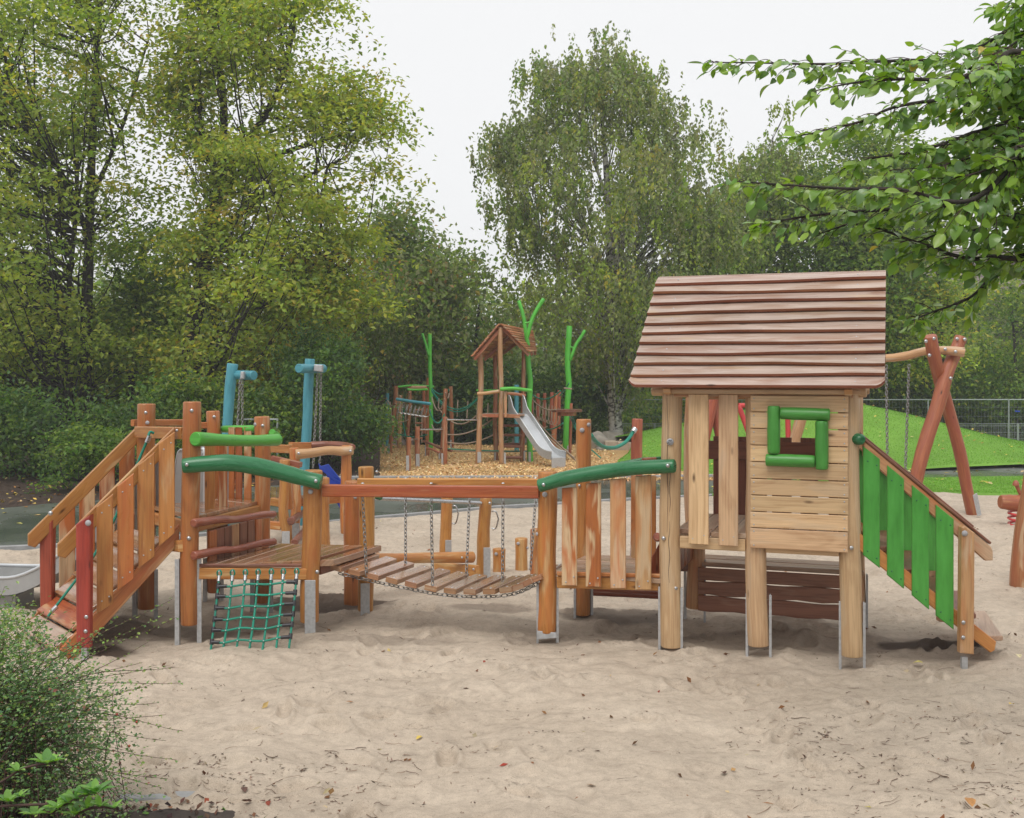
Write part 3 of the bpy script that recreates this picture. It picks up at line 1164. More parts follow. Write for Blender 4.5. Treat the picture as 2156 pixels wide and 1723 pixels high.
shrub('dark green shrub behind the ramp tower', [(270, 830), (400, 800), (560, 820), (620, 900), (600, 990), (420, 1010), (280, 980)], 21.5, 1.2, 170, 70, .065, [DRK, GRN, MID, YGR], [3, 4, 2, 1], 13, .34)
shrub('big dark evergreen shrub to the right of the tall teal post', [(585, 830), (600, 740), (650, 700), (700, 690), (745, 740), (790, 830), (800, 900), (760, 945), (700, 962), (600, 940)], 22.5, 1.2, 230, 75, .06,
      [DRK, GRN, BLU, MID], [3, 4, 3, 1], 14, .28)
mass('understorey', [(-400, 640), (60, 700), (300, 760), (620, 780), (640, 930), (340, 930), (300, 830), (-400, 800)], 30, 2.5, 560, 50, .12, [GRN, MID, YGR], [3, 4, 2.4], 15, .7)
shrub('light green shrub bank behind the low shed', [(-300, 760), (120, 780), (300, 800), (330, 850), (-300, 872)], 34, 1.0, 260, 60, .10, [MID, YGR, GRN], [3, 4, 1], 16, .5)
# ---- middle group
tree('birch_tree', 'thin pale-stemmed birch behind the teal posts, nearest the yellowing tree', [(600, 560), (690, 480), (750, 520), (760, 660), (720, 780), (640, 790), (590, 700)], 29, 1.6, 190, 45, .075,
     [YGR, MID, OLV], [3, 3, 2], [dict(p=[(722, 860), (716, 760), (704, 640), (698, 540)], r=(.08, .03))], 'birch', 21, .5, 'bark_birch', 30)
tree('birch_tree', 'thin pale-stemmed birch right of its twin, behind the evergreen shrub', [(700, 560), (800, 500), (850, 600), (820, 760), (730, 790), (700, 690)], 30, 1.6, 170, 45, .075,
     [OLV, MID, GRN], [3, 3, 2], [dict(p=[(764, 860), (762, 740), (758, 620), (770, 530)], r=(.08, .03))], 'birch', 22, .5, 'bark_birch', 30)
tree('broadleaf_tree', 'dark green tree with uneven top left of the sky gap', [(790, 500), (830, 440), (890, 480), (960, 470), (1010, 540), (1070, 560), (1075, 640), (1060, 760), (1080, 900), (880, 930), (760, 900), (770, 640)],
     33, 2.8, 560, 62, .11, [GRN, OLV, MID, ORA], [3.4, 4, 2.4, .15],
     [dict(p=[(885, 900), (880, 760), (890, 640), (905, 540)], r=(.2, .05)), dict(p=[(1010, 900), (1000, 760), (1010, 640)], r=(.14, .04))], 'ball', 23, .62, limbs=70)
shrub('russet-tinged shrub behind the monkey bars', [(770, 760), (820, 720), (880, 740), (900, 840), (880, 925), (780, 925)], 31.0, 1.0, 130, 70, .08, [OLV, GRN, ORA, YGR], [4, 2.5, .6, 1], 24, .38)
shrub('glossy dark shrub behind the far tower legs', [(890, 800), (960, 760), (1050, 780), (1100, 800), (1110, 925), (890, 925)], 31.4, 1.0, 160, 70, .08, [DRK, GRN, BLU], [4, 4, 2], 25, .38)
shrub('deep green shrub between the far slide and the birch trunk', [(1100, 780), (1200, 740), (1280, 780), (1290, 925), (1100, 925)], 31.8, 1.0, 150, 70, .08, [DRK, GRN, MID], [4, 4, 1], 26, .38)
# ---- big birch
tree('birch_tree', 'tall silver birch with white patched trunk and drooping crown in the middle',
     [(1235, 22), (1290, 30), (1340, 60), (1400, 120), (1425, 170), (1440, 190), (1500, 220), (1540, 300), (1560, 420), (1560, 560), (1500, 700), (1420, 760), (1330, 820), (1230, 780),
      (1160, 700), (1075, 640), (1060, 540), (1075, 470), (1020, 410), (1018, 290), (1070, 220), (1095, 150), (1125, 110), (1185, 85), (1212, 90)],
     31, 3.0, 1650, 44, .076, [OLV, MID, GRN, YGR, YEL], [5.5, 2.4, 1.6, 1.5, .15],
     [dict(p=[(1297, 915), (1292, 820), (1293, 700), (1284, 560), (1281, 430), (1272, 300), (1262, 190), (1255, 110)], r=(.23, .015)),
      dict(p=[(1288, 600), (1240, 500), (1180, 400), (1120, 330)], r=(.07, .02), ground=False),
      dict(p=[(1283, 520), (1340, 420), (1400, 320), (1440, 260)], r=(.07, .02), ground=False),
      dict(p=[(1291, 700), (1210, 580), (1140, 520)], r=(.06, .02), ground=False),
      dict(p=[(1280, 430), (1235, 290), (1190, 200)], r=(.05, .02), ground=False)],
     'birch', 31, .40, 'bark_birch', 420, limb_r=.018)
tree('birch_tree', 'second birch with arching tip right of the tall one', [(1570, 300), (1590, 225), (1625, 205), (1668, 215), (1640, 250), (1680, 300), (1700, 420), (1690, 560), (1600, 700), (1500, 700), (1490, 480), (1520, 340)],
     34, 2.6, 430, 44, .085, [OLV, YGR, MID, GRN], [4, 1.6, 3, 2], [dict(p=[(1600, 900), (1600, 700), (1610, 500), (1620, 360), (1628, 290)], r=(.18, .012))], 'birch', 32, .42, 'bark_birch', 160, limb_r=.018)
tree('broadleaf_tree', 'fresh green rounded tree behind the playhouse roof', [(1640, 330), (1700, 285), (1790, 262), (1890, 265), (1960, 330), (2020, 430), (2040, 600), (1980, 760), (1700, 780), (1600, 640), (1610, 450)],
     35, 2.8, 800, 60, .10, [MID, GRN, YGR, DRK], [4, 3, 1.6, 1.5], [dict(p=[(1820, 900), (1822, 720), (1815, 560), (1810, 400)], r=(.2, .05))], 'flat', 33, .7, limbs=70)
tree('young_tree', 'sparse yellow-leaved tree in front of the tiled roof', [(1880, 600), (1960, 560), (2060, 600), (2080, 700), (2020, 780), (1900, 790), (1870, 700)], 34, 1.5, 110, 45, .085,
     [YGR, YEL, MID], [4, 1.6, 3], [dict(p=[(1990, 900), (1985, 760), (1978, 640), (1975, 560)], r=(.11, .04)), dict(p=[(1985, 760), (2020, 660), (2040, 600)], r=(.05, .02), ground=False)], 'flat', 34, .5, limbs=45)
tree('young_tree', 'green young tree at the right edge behind the fence', [(2060, 640), (2160, 600), (2400, 620), (2400, 880), (2080, 880)], 37.5, 1.4, 260, 60, .09, [MID, GRN, YGR, DRK], [3, 4, 1, 1], [dict(p=[(2140, 900), (2138, 760), (2130, 640)], r=(.09, .03))],
     'ball', 35, .5, limbs=20)
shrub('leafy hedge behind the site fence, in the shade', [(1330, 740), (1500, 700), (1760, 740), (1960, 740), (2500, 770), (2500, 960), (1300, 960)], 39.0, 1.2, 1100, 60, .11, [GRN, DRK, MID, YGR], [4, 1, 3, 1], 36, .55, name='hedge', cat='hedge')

# ---- building behind the right-hand trees
bh = thing('house', 'pale rendered house with grey tiled roof half hidden by the right trees', 'building', P('u', 2080, 785, 52))
z0, z1, z2 = -1.0, 3.6, 8.6
x0, x1, y0, y1 = 17.5, 34, 52, 62
m = MB(); m.box((x0, y0, z0), (x1, y1, z1), .01); m.build('wall', M['render_wall'], bh)
for i in range(22):
    t0, t1 = i / 22, (i + 1) / 22
    m = MB()
    a, b_ = V(x0 - .5, y0 - .6 + 5.6 * t0, z1 - .2 + 5 * t0), V(x0 - .5, y0 - .6 + 5.6 * (t1 + .012), z1 - .2 + 5 * (t1 + .012))
    poly = []
    nx = 60
    for k in range(nx + 1):
        poly.append(a + V((x1 - x0 + 1) * k / nx, 0, .05 * (k % 2)))
    poly += [b_ + V(x1 - x0 + 1, 0, 0), b_]
    m.slab(poly, (0, -.66, .75), .05, .003, (1, 0, 0))
    m.build('tile_course', M['roof_tile'], bh)
m = MB(); m.slab([(x0 - .5, y0 + 5, z2 - .3), (x1 + .5, y0 + 5, z2 - .3), (x1 + .5, y1 + .6, z1 - .2), (x0 - .5, y1 + .6, z1 - .2)], (0, .66, .75), .08, .01); m.build('rear_roof', M['roof_tile'], bh)
for wx in (20, 23.5, 28, 31):
    m = MB(); m.box((wx - .55, y0 - .04, 1.1), (wx + .55, y0 - .002, 2.4), .01); w = m.build('window', M['glass_dark'], bh)
    m = MB()
    for a, b_ in (((wx - .6, 1.05), (wx - .5, 2.45)), ((wx + .5, 1.05), (wx + .6, 2.45)), ((wx - .5, 2.35), (wx + .5, 2.45)), ((wx - .5, 1.05), (wx + .5, 1.15))):
        m.box((a[0], y0 - .07, a[1]), (b_[0], y0 - .042, b_[1]), .005)
    m.build('frame', M['render_wall'], w)

# ---- low dark shed behind the left trees
sh = thing('low_shed', 'long low dark shed with flat grey roof far left', 'shed', P('u', 60, 870, 29))
m = MB(); m.box((-17.5, 29, -1.0), (-9.6, 32, .66), .01); m.build('wall', M['dark_wall'], sh)
m = MB(); m.box((-17.8, 28.7, .664), (-9.3, 32.3, .80), .01); m.build('roof', M['concrete'], sh)

# ---- fences
def panel_fence(name, label, us, Yf, ztop, zbot, step, double=False, group=None):
    t = thing(name, label, 'fence', P('u', us[0], 785, Yf), group)
    xs = [(u - 1078) / 2300 * Yf for u in us]
    for x in xs:
        m_ = MB(); m_.tube([(x, Yf, zbot), (x, Yf, ztop)], .022 if not double else .03, 6); m_.build('post', M['fence_metal'], t)
    m_ = MB(); m_.tube([(xs[0], Yf + .01, ztop - .02), (xs[-1], Yf + .01, ztop - .02)], .02 if not double else .008, 5); m_.build('rail', M['fence_metal'], t)
    m_ = MB()
    n = int((xs[-1] - xs[0]) / step)
    for i in range(n):
        x = xs[0] + (i + .5) * step
        m_.tube([(x, Yf, zbot + .1), (x, Yf, ztop)], .0035 if double else .0017, 3, smooth=False)
    zz = zbot + .15
    while zz < ztop:
        m_.tube([(xs[0], Yf, zz), (xs[-1], Yf, zz)], .005 if double else .0022, 3, smooth=False)
        zz += .2 if double else .28
    o = m_.build('wire_mesh', M['fence_metal'], t, kind='stuff')
    return t


panel_fence('site_fence', 'temporary mesh fence with round top rail behind the green mound', [1225, 1468, 1712, 1954, 2124, 2360, 2600], 33.2, 1.20, -.6, .10)
t = panel_fence('mesh_fence', 'low galvanised double-bar fence at the foot of the mound', [1300, 1378, 1550, 1750, 1950, 2143, 2340, 2540], 34.6, .40, -.64, .055, True)
panel_fence('mesh_gate', 'grey mesh gate panel between teal post and evergreen shrub', [500, 584], 21.0, 1.12, -.05, .06)
m = MB(); m.slab([P('R', 1205, 738, 33.1), P('R', 1250, 740, 33.1), P('R', 1250, 752, 33.1), P('R', 1205, 752, 33.1)], (0, -1, 0), .01, .002)
tag(m.build('fence_tag', M['blue_plastic']), 'small pale blue tag clipped to the site fence', 'tag')

# ---- boulders and block wall beside the birch
def boulder(label, c, r, seed, mat='stone'):
    rng = np.random.default_rng(seed)
    bm = bmesh.new()
    bmesh.ops.create_icosphere(bm, subdivisions=3, radius=1)
    for v in bm.verts:
        p = v.co
        k = 1 + .5 * float(fbm(p.x * 1.3 + seed, p.y * 1.3 + p.z * 1.7, 3, seed))
        v.co = Vector((p.x * r[0] * k, p.y * r[1] * k, p.z * r[2] * k))
    me = bpy.data.meshes.new('boulder')
    bm.to_mesh(me)
    bm.free()
    me.polygons.foreach_set('use_smooth', [True] * len(me.polygons))
    me.materials.append(M[mat])
    o = bpy.data.objects.new('boulder', me)
    COL.objects.link(o)
    o.location = c
    return tag(o, label, 'boulder')


def P4(x, y, Y):
    u, v = (2050 + x / 2.871) / 1.9, (1500 + y / 2.871) / 1.9
    return P('u', u, v, Y)


boulder('mottled grey boulder left of the stone blocks', P4(975, 800, 29), (.38, .35, .33), 3)
boulder('brown rounded boulder behind the stone blocks', P4(1140, 790, 30.5), (.42, .35, .30), 5)
boulder('small dark stone at the boulder foot', P4(1050, 860, 28.5), (.2, .2, .12), 8)
sw = thing('block_wall', 'low wall of sawn sandstone blocks holding the lawn edge', 'wall', P4(1200, 850, 28.4))
for i, (a, b_, h, dy) in enumerate([(1065, 1205, 122, 0), (1208, 1330, 110, .0), (1333, 1385, 104, -.1)]):
    p0, p1 = P4(a, 880, 28.4 + dy), P4(b_, 880, 28.4 + dy)
    zt = P4(1100, 762 + i * 8, 28.4).z
    m = MB(); m.box((p0.x, p0.y, -.2), (p1.x, p1.y + .5, zt), .02); m.build('block', M['stone_block'], sw)

# ---- surface cover: grass blades, chips, leaf litter
def blades(name, n, uf, yf_, zf, h, seed, cols, wts):
    rng = np.random.default_rng(seed)
    u = rng.uniform(*uf, n)
    a = (u - 1078) / 2300
    y0, y1 = yf_(u)
    y = y0 + (y1 - y0) * rng.random(n)
    x = a * y
    if name == 'grass':
        x = np.maximum(x, lawn_left(y) + .03 * rng.random(n))
    z = zf(x, y)
    p = np.stack([x, y, z - .004], 1)
    d = rng.normal(0, .35, (n, 3)) + np.array([0, 0, 1])
    s = unit(np.stack([rng.normal(0, 1, n), rng.normal(0, 1, n), np.zeros(n)], 1)) * .008
    tip = p + unit(d) * (h * rng.uniform(.6, 1.3, n))[:, None]
    v = np.stack([p - s, p + s, tip], 1).reshape(-1, 3)
    return sheet(name, v, np.arange(3 * n).reshape(-1, 3), 'grass_blade', kind='stuff', attr={'tint': palette(n, cols, wts, rng)}, smooth=False)


LU, LV = [1290, 1310, 1500, 1560, 2000, 2156, 2900], [974, 977, 997, 1002, 985, 980, 976]
GR = [(.155, .315, .042), (.165, .33, .044), (.18, .34, .05)]
blades('grass', 90000, (1300, 2420), lambda u: (4600 / (np.interp(u, LU, LV) - 785) + .05, np.full_like(u, 29.5)), mound_z, .022, 51, GR, [3, 3, .7])
blades('verge_grass', 35000, (1510, 2420), lambda u: (4600 / (np.interp(u, [1500, 1540, 1807, 2100, 2156, 2900], [1042, 1040, 1032, 1039, 1040, 1050]) - 785) + .03,
       4600 / (np.interp(u, [1500, 1540, 1807, 2100, 2156, 2900], [1040, 1016, 1007, 1004, 1003, 1000]) - 785) - .03), lambda x, y: .005 + .015 * vnoise(x, y), .022, 52, GR, [3, 3, .7])


def flakes(name, x, y, z, ln, wd, cols, wts, seed, mat, tilt=.35, kind='stuff', lift=.006):
    rng = np.random.default_rng(seed)
    n = len(x)
    an = rng.uniform(0, 2 * math.pi, n)
    ax = np.stack([np.cos(an), np.sin(an), rng.normal(0, tilt, n)], 1)
    nr = np.stack([rng.normal(0, tilt, n), rng.normal(0, tilt, n), np.ones(n)], 1)
    L_ = ln * rng.uniform(.5, 1.5, n)
    v, f = leaf_quads(np.stack([x, y, z + lift], 1), ax, nr, L_, wd * rng.uniform(.6, 1.4, n), .12)
    return sheet(name, v, f, mat, kind=kind, attr={'tint': palette(n, cols, wts, rng, .2)}, smooth=False)


rng = np.random.default_rng(61)
n = 52000
u = rng.uniform(690, 1520, n)
a = (u - 1078) / 2300
y = 20.75 + (36 - 20.75) * rng.random(n) ** 1.4
x = a * y
ok = (x < np.interp(y, [20, 24.5, 31, 36], [4.4, 2.35, 2.9, 3.4])) & (x > np.interp(y, [20, 22, 26, 30, 36], [-3.4, -3.3, -3.2, -4.5, -6]) + .4 * vnoise(y * 2, y * 0))
x, y = x[ok], y[ok]
flakes('wood_chips', x, y, chip_z(x, y), .062, .028, [(.70, .47, .23), (.60, .38, .17), (.78, .58, .33), (.46, .28, .12)], [4, 3, 2, 1], 62, 'chips', .5, lift=.0)
# yellow leaves on lawn, path and bed
n = 420
u = rng.uniform(1300, 2400, n); y = rng.uniform(18.2, 29, n); x = (u - 1078) / 2300 * y
flakes('lawn_leaves', x, y, mound_z(x, y) + .035, .08, .05, [(.5, .42, .08), (.35, .2, .06), (.6, .5, .25)], [3, 1, 1], 63, 'litter', .3)
n = 900
x = rng.uniform(-13, -2.5, n); y = rng.uniform(16.5, 21, n)
z = np.where(y * 0 + (4600 / (np.interp(x / y * 2300 + 1078, FE_U, FE_V) - 785)) > y, -.048, bed_z(x, y))
flakes('bed_leaves', x, y, z, .08, .055, [(.5, .38, .08), (.3, .14, .05), (.55, .45, .2), (.1, .06, .03)], [3, 1.5, 1, 2], 64, 'litter', .35)
n = 70
x = rng.uniform(-9, -3, n); y = rng.uniform(12.9, 17, n)
flakes('path_leaves', x, y, np.full(n, -.05), .07, .05, [(.5, .42, .1), (.4, .25, .1)], [3, 1], 65, 'litter', .12)
n = 45
x = rng.uniform(-3, 7, n); y = rng.uniform(17.8, 20, n)
flakes('path_leaves', x, y, np.full(n, -.05), .07, .05, [(.5, .42, .1), (.5, .4, .3)], [3, 1], 66, 'litter', .12)

# debris in the sand: bark crumbs, twigs, leaf scraps
rng = np.random.default_rng(71)
# raked-in rows of crumbs
cx, cy = [], []
for _ in range(420):
    y = 3.9 + 11 * rng.random() ** 1.3
    x = rng.uniform(-.55, .6) * y
    k = rng.integers(3, 16)
    L_ = rng.uniform(.03, .28)
    an = rng.normal(.1, .45)
    s = rng.normal(0, .5, k)
    cx += list(x + s * L_ * math.cos(an) + rng.normal(0, .012, k))
    cy += list(y + s * L_ * math.sin(an) + rng.normal(0, .012, k))
# extra in the right foreground
for _ in range(70):
    y = rng.uniform(4.6, 6.4); x = rng.uniform(.25, .5) * y
    k = rng.integers(5, 20); an = rng.normal(0, .6)
    s = rng.normal(0, .6, k); L_ = rng.uniform(.03, .14)
    cx += list(x + s * L_ * math.cos(an) + rng.normal(0, .012, k)); cy += list(y + s * L_ * math.sin(an) + rng.normal(0, .012, k))
for _ in range(60):
    y = rng.uniform(4.7, 5.6); x = rng.uniform(-2.0, -.7)
    k = rng.integers(5, 20); an = rng.normal(.3, .6)
    s = rng.normal(0, .6, k); L_ = rng.uniform(.03, .14)
    cx += list(x + s * L_ * math.cos(an) + rng.normal(0, .012, k)); cy += list(y + s * L_ * math.sin(an) + rng.normal(0, .012, k))
cx, cy = np.array(cx), np.array(cy)
ok = cy < sand_edge(cx / cy) - .3
cx, cy = cx[ok], cy[ok]
flakes('bark_crumbs', cx, cy, sand_z(cx, cy), .024, .007, [(.13, .085, .06), (.06, .04, .03), (.24, .17, .12)], [4, 2, 3], 72, 'litter', .25, lift=.0)
n = 330
y = 4.2 + 12 * rng.random(n) ** 1.2; x = rng.uniform(-.5, .55, n) * y
ok = y < sand_edge(x / y) - .3
x, y = x[ok], y[ok]
flakes('fallen_leaf_scraps', x, y, sand_z(x, y), .042, .026, [(.22, .10, .04), (.12, .06, .03), (.48, .36, .14), (.40, .32, .2), (.3, .05, .03)], [4, 3, 1, 1.6, .4], 73, 'litter', .45, lift=.003)


# wiry rootlets and twigs lying in the sand
rng = np.random.default_rng(77)
tv, tf, tcx = [], [], []
for k in range(430):
    if k < 200:
        y = 4.0 + 9 * rng.random() ** 1.3; x = rng.uniform(-.5, .52) * y
    elif k < 350:
        y = rng.uniform(4.75, 6.6); x = rng.uniform(.20, .5) * y
    else:
        y = rng.uniform(4.8, 5.9); x = rng.uniform(-1.9, -.5)
    an = rng.normal(0, .5) + (math.pi if rng.random() < .5 else 0)
    L0 = .02 + .11 * rng.random() ** 1.8
    seg = rng.integers(3, 7)
    w0 = rng.uniform(.0012, .0034)
    px_, py_ = x, y
    pts_ = [(px_, py_)]
    for _ in range(seg):
        an += rng.normal(0, .45)
        px_ += math.cos(an) * L0 / seg; py_ += math.sin(an) * L0 / seg * .8
        pts_.append((px_, py_))
    pa = np.array(pts_)
    if pa[:, 1].max() > float(sand_edge(x / y)) - .3:
        continue
    zz_ = sand_z(pa[:, 0], pa[:, 1]) + .003 + rng.uniform(0, .004)
    b0 = len(tv)
    for i_, (q_, z_) in enumerate(zip(pa, zz_)):
        ww = w0 * (1 - .6 * i_ / seg)
        tv += [(q_[0], q_[1] - ww, z_), (q_[0], q_[1] + ww, z_), (q_[0], q_[1], z_ + ww * 1.3)]
    c_ = np.array([(.14, .095, .07), (.08, .05, .035), (.22, .155, .11)][rng.integers(0, 3)])
    for i_ in range(seg):
        o_ = b0 + i_ * 3
        for j_ in range(3):
            tf.append((o_ + j_, o_ + (j_ + 1) % 3, o_ + 3 + (j_ + 1) % 3, o_ + 3 + j_))
            tcx.append(c_)
sheet('rootlets', tv, tf, 'litter', kind='stuff', attr={'tint': np.array(tcx)}, smooth=False)


def one_leaf(c, x, y, label, col, s, seed):
    p = G(c, x, y)
    z = float(sand_z(np.array([p.x]), np.array([p.y]))[0]) + .008
    m_ = MB()
    rg = random.Random(seed)
    an = rg.uniform(0, 6)
    ax = V(math.cos(an), math.sin(an), .15)
    sd = V(-math.sin(an), math.cos(an), .05)
    o = Vector((p.x, p.y, z))
    ou = [(0, 0), (.2, .22), (.5, .33), (.8, .2), (1, 0), (.8, -.2), (.5, -.33), (.2, -.22)]
    b = len(m_.v)
    for q, w_ in ou:
        m_.v.append(o + ax * (q * s) + sd * (w_ * s) + V(0, 0, .25 * abs(w_) * s + .12 * s * math.sin(q * 3)))
    for q in (.2, .5, .8):
        m_.v.append(o + ax * (q * s) + V(0, 0, .12 * s * math.sin(q * 3)))
    for fc in ((0, 1, 8), (1, 2, 9, 8), (2, 3, 10, 9), (3, 4, 10), (4, 5, 10), (5, 6, 9, 10), (6, 7, 8, 9), (7, 0, 8)):
        m_.face(tuple(b + k for k in fc), [(0, 0)] * len(fc))
    nm = 'leaf_%d' % seed
    simple(nm, col, .6, 60, .3)
    return tag(m_.build('fallen_leaf', M[nm]), label, 'leaf', 'fallen leaves lying on the sand')


def fpx(x, y):
    return x, y


one_leaf('f', 1665, 2953, 'small yellow leaf lying alone in the middle foreground sand', (.55, .40, .08), .045, 1)
one_leaf('f', 3650, 2665, 'pale yellow leaf on the sand below the right ladder foot', (.55, .48, .16), .07, 2)
one_leaf('f', 3890, 3255, 'curled orange-brown leaf at the bottom right edge of the sand', (.42, .2, .06), .075, 3)
one_leaf('f', 1075, 2573, 'reddish-brown leaf in the sand behind the climbing net', (.25, .09, .04), .06, 4)
one_leaf('f', 4055, 2815, 'yellow and red leaf pair near the right sand edge', (.6, .42, .1), .045, 5)
one_leaf('f', 2890, 3080, 'dark shrivelled leaf in the sand right of the picture middle', (.08, .04, .025), .05, 6)
one_leaf('f', 980, 3175, 'dark brown leaf near the soil patch at lower left', (.1, .045, .03), .05, 7)
one_leaf('f', 4080, 2668, 'cream leaf at the right edge of the sand', (.6, .52, .3), .06, 8)

# ================================================================== main play structure
def W_(name):
    return M[name]


def hz(v):
    return V(v.x, v.y, 0)


def feet(parent, p, r, dirv, top=.40, bot=-.12, w=.05, both=True, t=.007, fl=.017):
    """galvanised channel feet clasping a post on two sides"""
    d = hz(Vector(dirv)).normalized()
    s = V(-d.y, d.x, 0)
    for sg in ((-1, 1) if both else (-1,)):
        c = Vector(p) + d * (sg * (r + .001))
        m_ = MB()
        def bx(a0, a1, b0, b1):
            q = [c + d * (sg * a0) + s * b0, c + d * (sg * a1) + s * b0, c + d * (sg * a1) + s * b1, c + d * (sg * a0) + s * b1]
            m_.slab([V(k.x, k.y, bot) for k in q], (0, 0, 1), top - bot, .0015, (0, 0, 1))
        bx(0, t, -w / 2, w / 2)
        bx(t + .0003, fl, -w / 2, -w / 2 + t)
        o = m_.build('steel_foot', M['steel_galv'], parent)
        for zz in (top - .06, top - .19, top - .32):
            bolt(c + d * (sg * t) - s * 0 + V(0, 0, zz), d * sg, parent, .007)


def post(parent, x, y, top, r=.068, mat='wood_orange', bot=.06, lean=(0, 0), wob=.025, steel=(1, 0, 0), ft=.40, bulge=None, both=True):
    n = 5
    pts = []
    for i in range(n):
        s = i / (n - 1)
        pts.append(V(x + lean[0] * (1 - s) + random.uniform(-1, 1) * .008, y + lean[1] * (1 - s), bot + (top - bot) * s))
    rr = [r * (1 + (bulge[i] if bulge else 0)) for i in range(n)]
    o = logpart('post', M[mat], parent, pts, rr, sides=16, n=14, wob=wob * .5, up=V(0, 1, 0), rnd=.008)
    if steel:
        feet(parent, (x + lean[0], y + lean[1], 0), r * .96, steel, ft, both=both, fl=.032 if parent.name == 'lookout_tower' else .02)
    return o


FRONT = V(0, -1, 0)

# key positions on the ground
A = V(-2.38, 8.11, 0); A2 = V(-2.95, 8.80, 0); P3 = V(-2.58, 9.45, 0); P4_ = V(-2.09, 9.13, 0)
B = V(-1.52, 8.33, 0); B2 = V(-1.21, 9.08, 0); Gp = V(-1.37, 9.38, 0)
C = V(.264, 8.21, 0); C2 = V(.58, 8.93, 0)
HO = V(1.145, 7.86, 0)
hx = V(.945, -.326, 0).normalized(); hy = V(.326, .945, 0).normalized()


def H(x, y, z):
    return HO + hx * x + hy * y + V(0, 0, z)


# ---------------------------------------------------------------- tower at left
T = thing('lookout_tower', 'orange timber tower platform between the plank ramp and the net deck', 'play tower', (-2.5, 8.8, 0))
post(T, A.x, A.y, 1.785, .066, 'wood_orange', .13, steel=(1, .1, 0), ft=.62, lean=(-.02, 0))
post(T, A2.x, A2.y, 1.75, .07, 'wood_orange', .10, steel=(1, .1, 0), ft=.42)
post(T, P3.x, P3.y, 1.67, .058, 'wood_orange', .1, steel=(1, .1, 0))
post(T, P4_.x, P4_.y, 1.635, .064, 'wood_orange', .08, steel=(1, .1, 0))
for p, zz in ((A, 1.72), (A2, 1.68), (P3, 1.62), (P4_, 1.56)):
    q = V(p.x, p.y - .068, zz)
    bolt(q + V(.02, .004, 0), FRONT, T, .015, M['steel_bright'])
bolt(A + V(0, -.066, .78), FRONT, T, .017)
bolt(A2 + V(.035, -.066, 1.60), FRONT, T, .017, M['grey_cap'])
bolt(P3 + V(.04, -.05, 1.46), V(.5, -1, 0), T, .015, M['grey_cap'])
bolt(P4_ + V(-.045, -.045, 1.57), V(-.6, -1, 0), T, .017, M['grey_cap'])
# deck boards run from front to back
zt = .93
def deck(parent, quad, n, z, t=.032, mat='wood_deck', gap=.006):
    """n boards between edge quad[0]-quad[1] and edge quad[3]-quad[2]"""
    a, b, c, d = [V(q.x, q.y, 0) for q in quad]
    for i in range(n):
        s0, s1 = i / n, (i + 1) / n
        p0, p1 = a.lerp(b, s0), a.lerp(b, s1)
        q0, q1 = d.lerp(c, s0), d.lerp(c, s1)
        e = (p1 - p0).normalized() * (gap / 2)
        e2 = (q1 - q0).normalized() * (gap / 2)
        zz = z - t + random.uniform(-.002, .002)
        slabpart('deck_board', M[mat], parent, [p0 + e + V(0, 0, zz), p1 - e + V(0, 0, zz), q1 - e2 + V(0, 0, zz), q0 + e2 + V(0, 0, zz)],
                 (0, 0, 1), t, .004, (q0 - p0))


inA, inA2, inP3, inP4 = A + V(.02, .03, 0), A2 + V(.03, 0, 0), P3 + V(0, -.05, 0), P4_ + V(-.02, -.03, 0)
deck(T, (inA2, inP3, inP4, inA), 6, zt)
for a, b, z in ((A, P4_, .855), (A2, P3, .85), (A, A2, .845), (P3, P4_, .85)):
    d = (b - a).normalized()
    plankpart('beam', M['wood_yellow'], T, a + d * .07 + V(0, 0, z), b - d * .07 + V(0, 0, z), .045, .09)
plankpart('beam', M['wood_yellow'], T, P('1', 1015, 935, 8.35), P('1', 1100, 945, 8.05), .06, .085)
# bright green top rail (front) and rear rail
def rail(parent, name, mat, pts, r, **k):
    return logpart(name, M[mat], parent, pts, r, sides=16, n=16, wob=.02, rnd=.008, lump=.022, **k)


r0 = P('2', 272, 297, 8.02); r1 = P('2', 772, 302, 9.0)
rail(T, 'green_rail', 'green_light', [r0, r0.lerp(r1, .35) + V(0, 0, -.008), r0.lerp(r1, .7) + V(0, 0, -.01), r1], [.054, .046, .046, .052])
bolt(r0.lerp(r1, .1) + V(0, -.05, 0), FRONT, T, .012); bolt(r0.lerp(r1, .93) + V(0, -.05, 0), FRONT, T, .012)
q0 = P('2', 440, 238, 9.52); q1 = P('2', 640, 236, 9.2)
rail(T, 'green_rail', 'green_light', [q0, q1], [.032, .032])
rail(T, 'green_rail', 'green_light', [P('2', 735, 258, 9.1), P('2', 770, 280, 9.3)], [.03, .03])
# far side top beams and ramp cross bar
plankpart('beam', M['wood_orange'], T, P('1', 800, 200, 8.85), P('1', 1110, 198, 9.35), .04, .055)
plankpart('beam', M['wood_orange'], T, P('2', 300, 215, 9.4), P('2', 365, 215, 9.45), .04, .055)
plankpart('cross_bar', M['wood_yellow'], T, P('1', 830, 256, 8.73), P('1', 1112, 262, 8.12), .05, .092)
bolt(P('1', 1070, 246, 8.1), FRONT, T, .011)
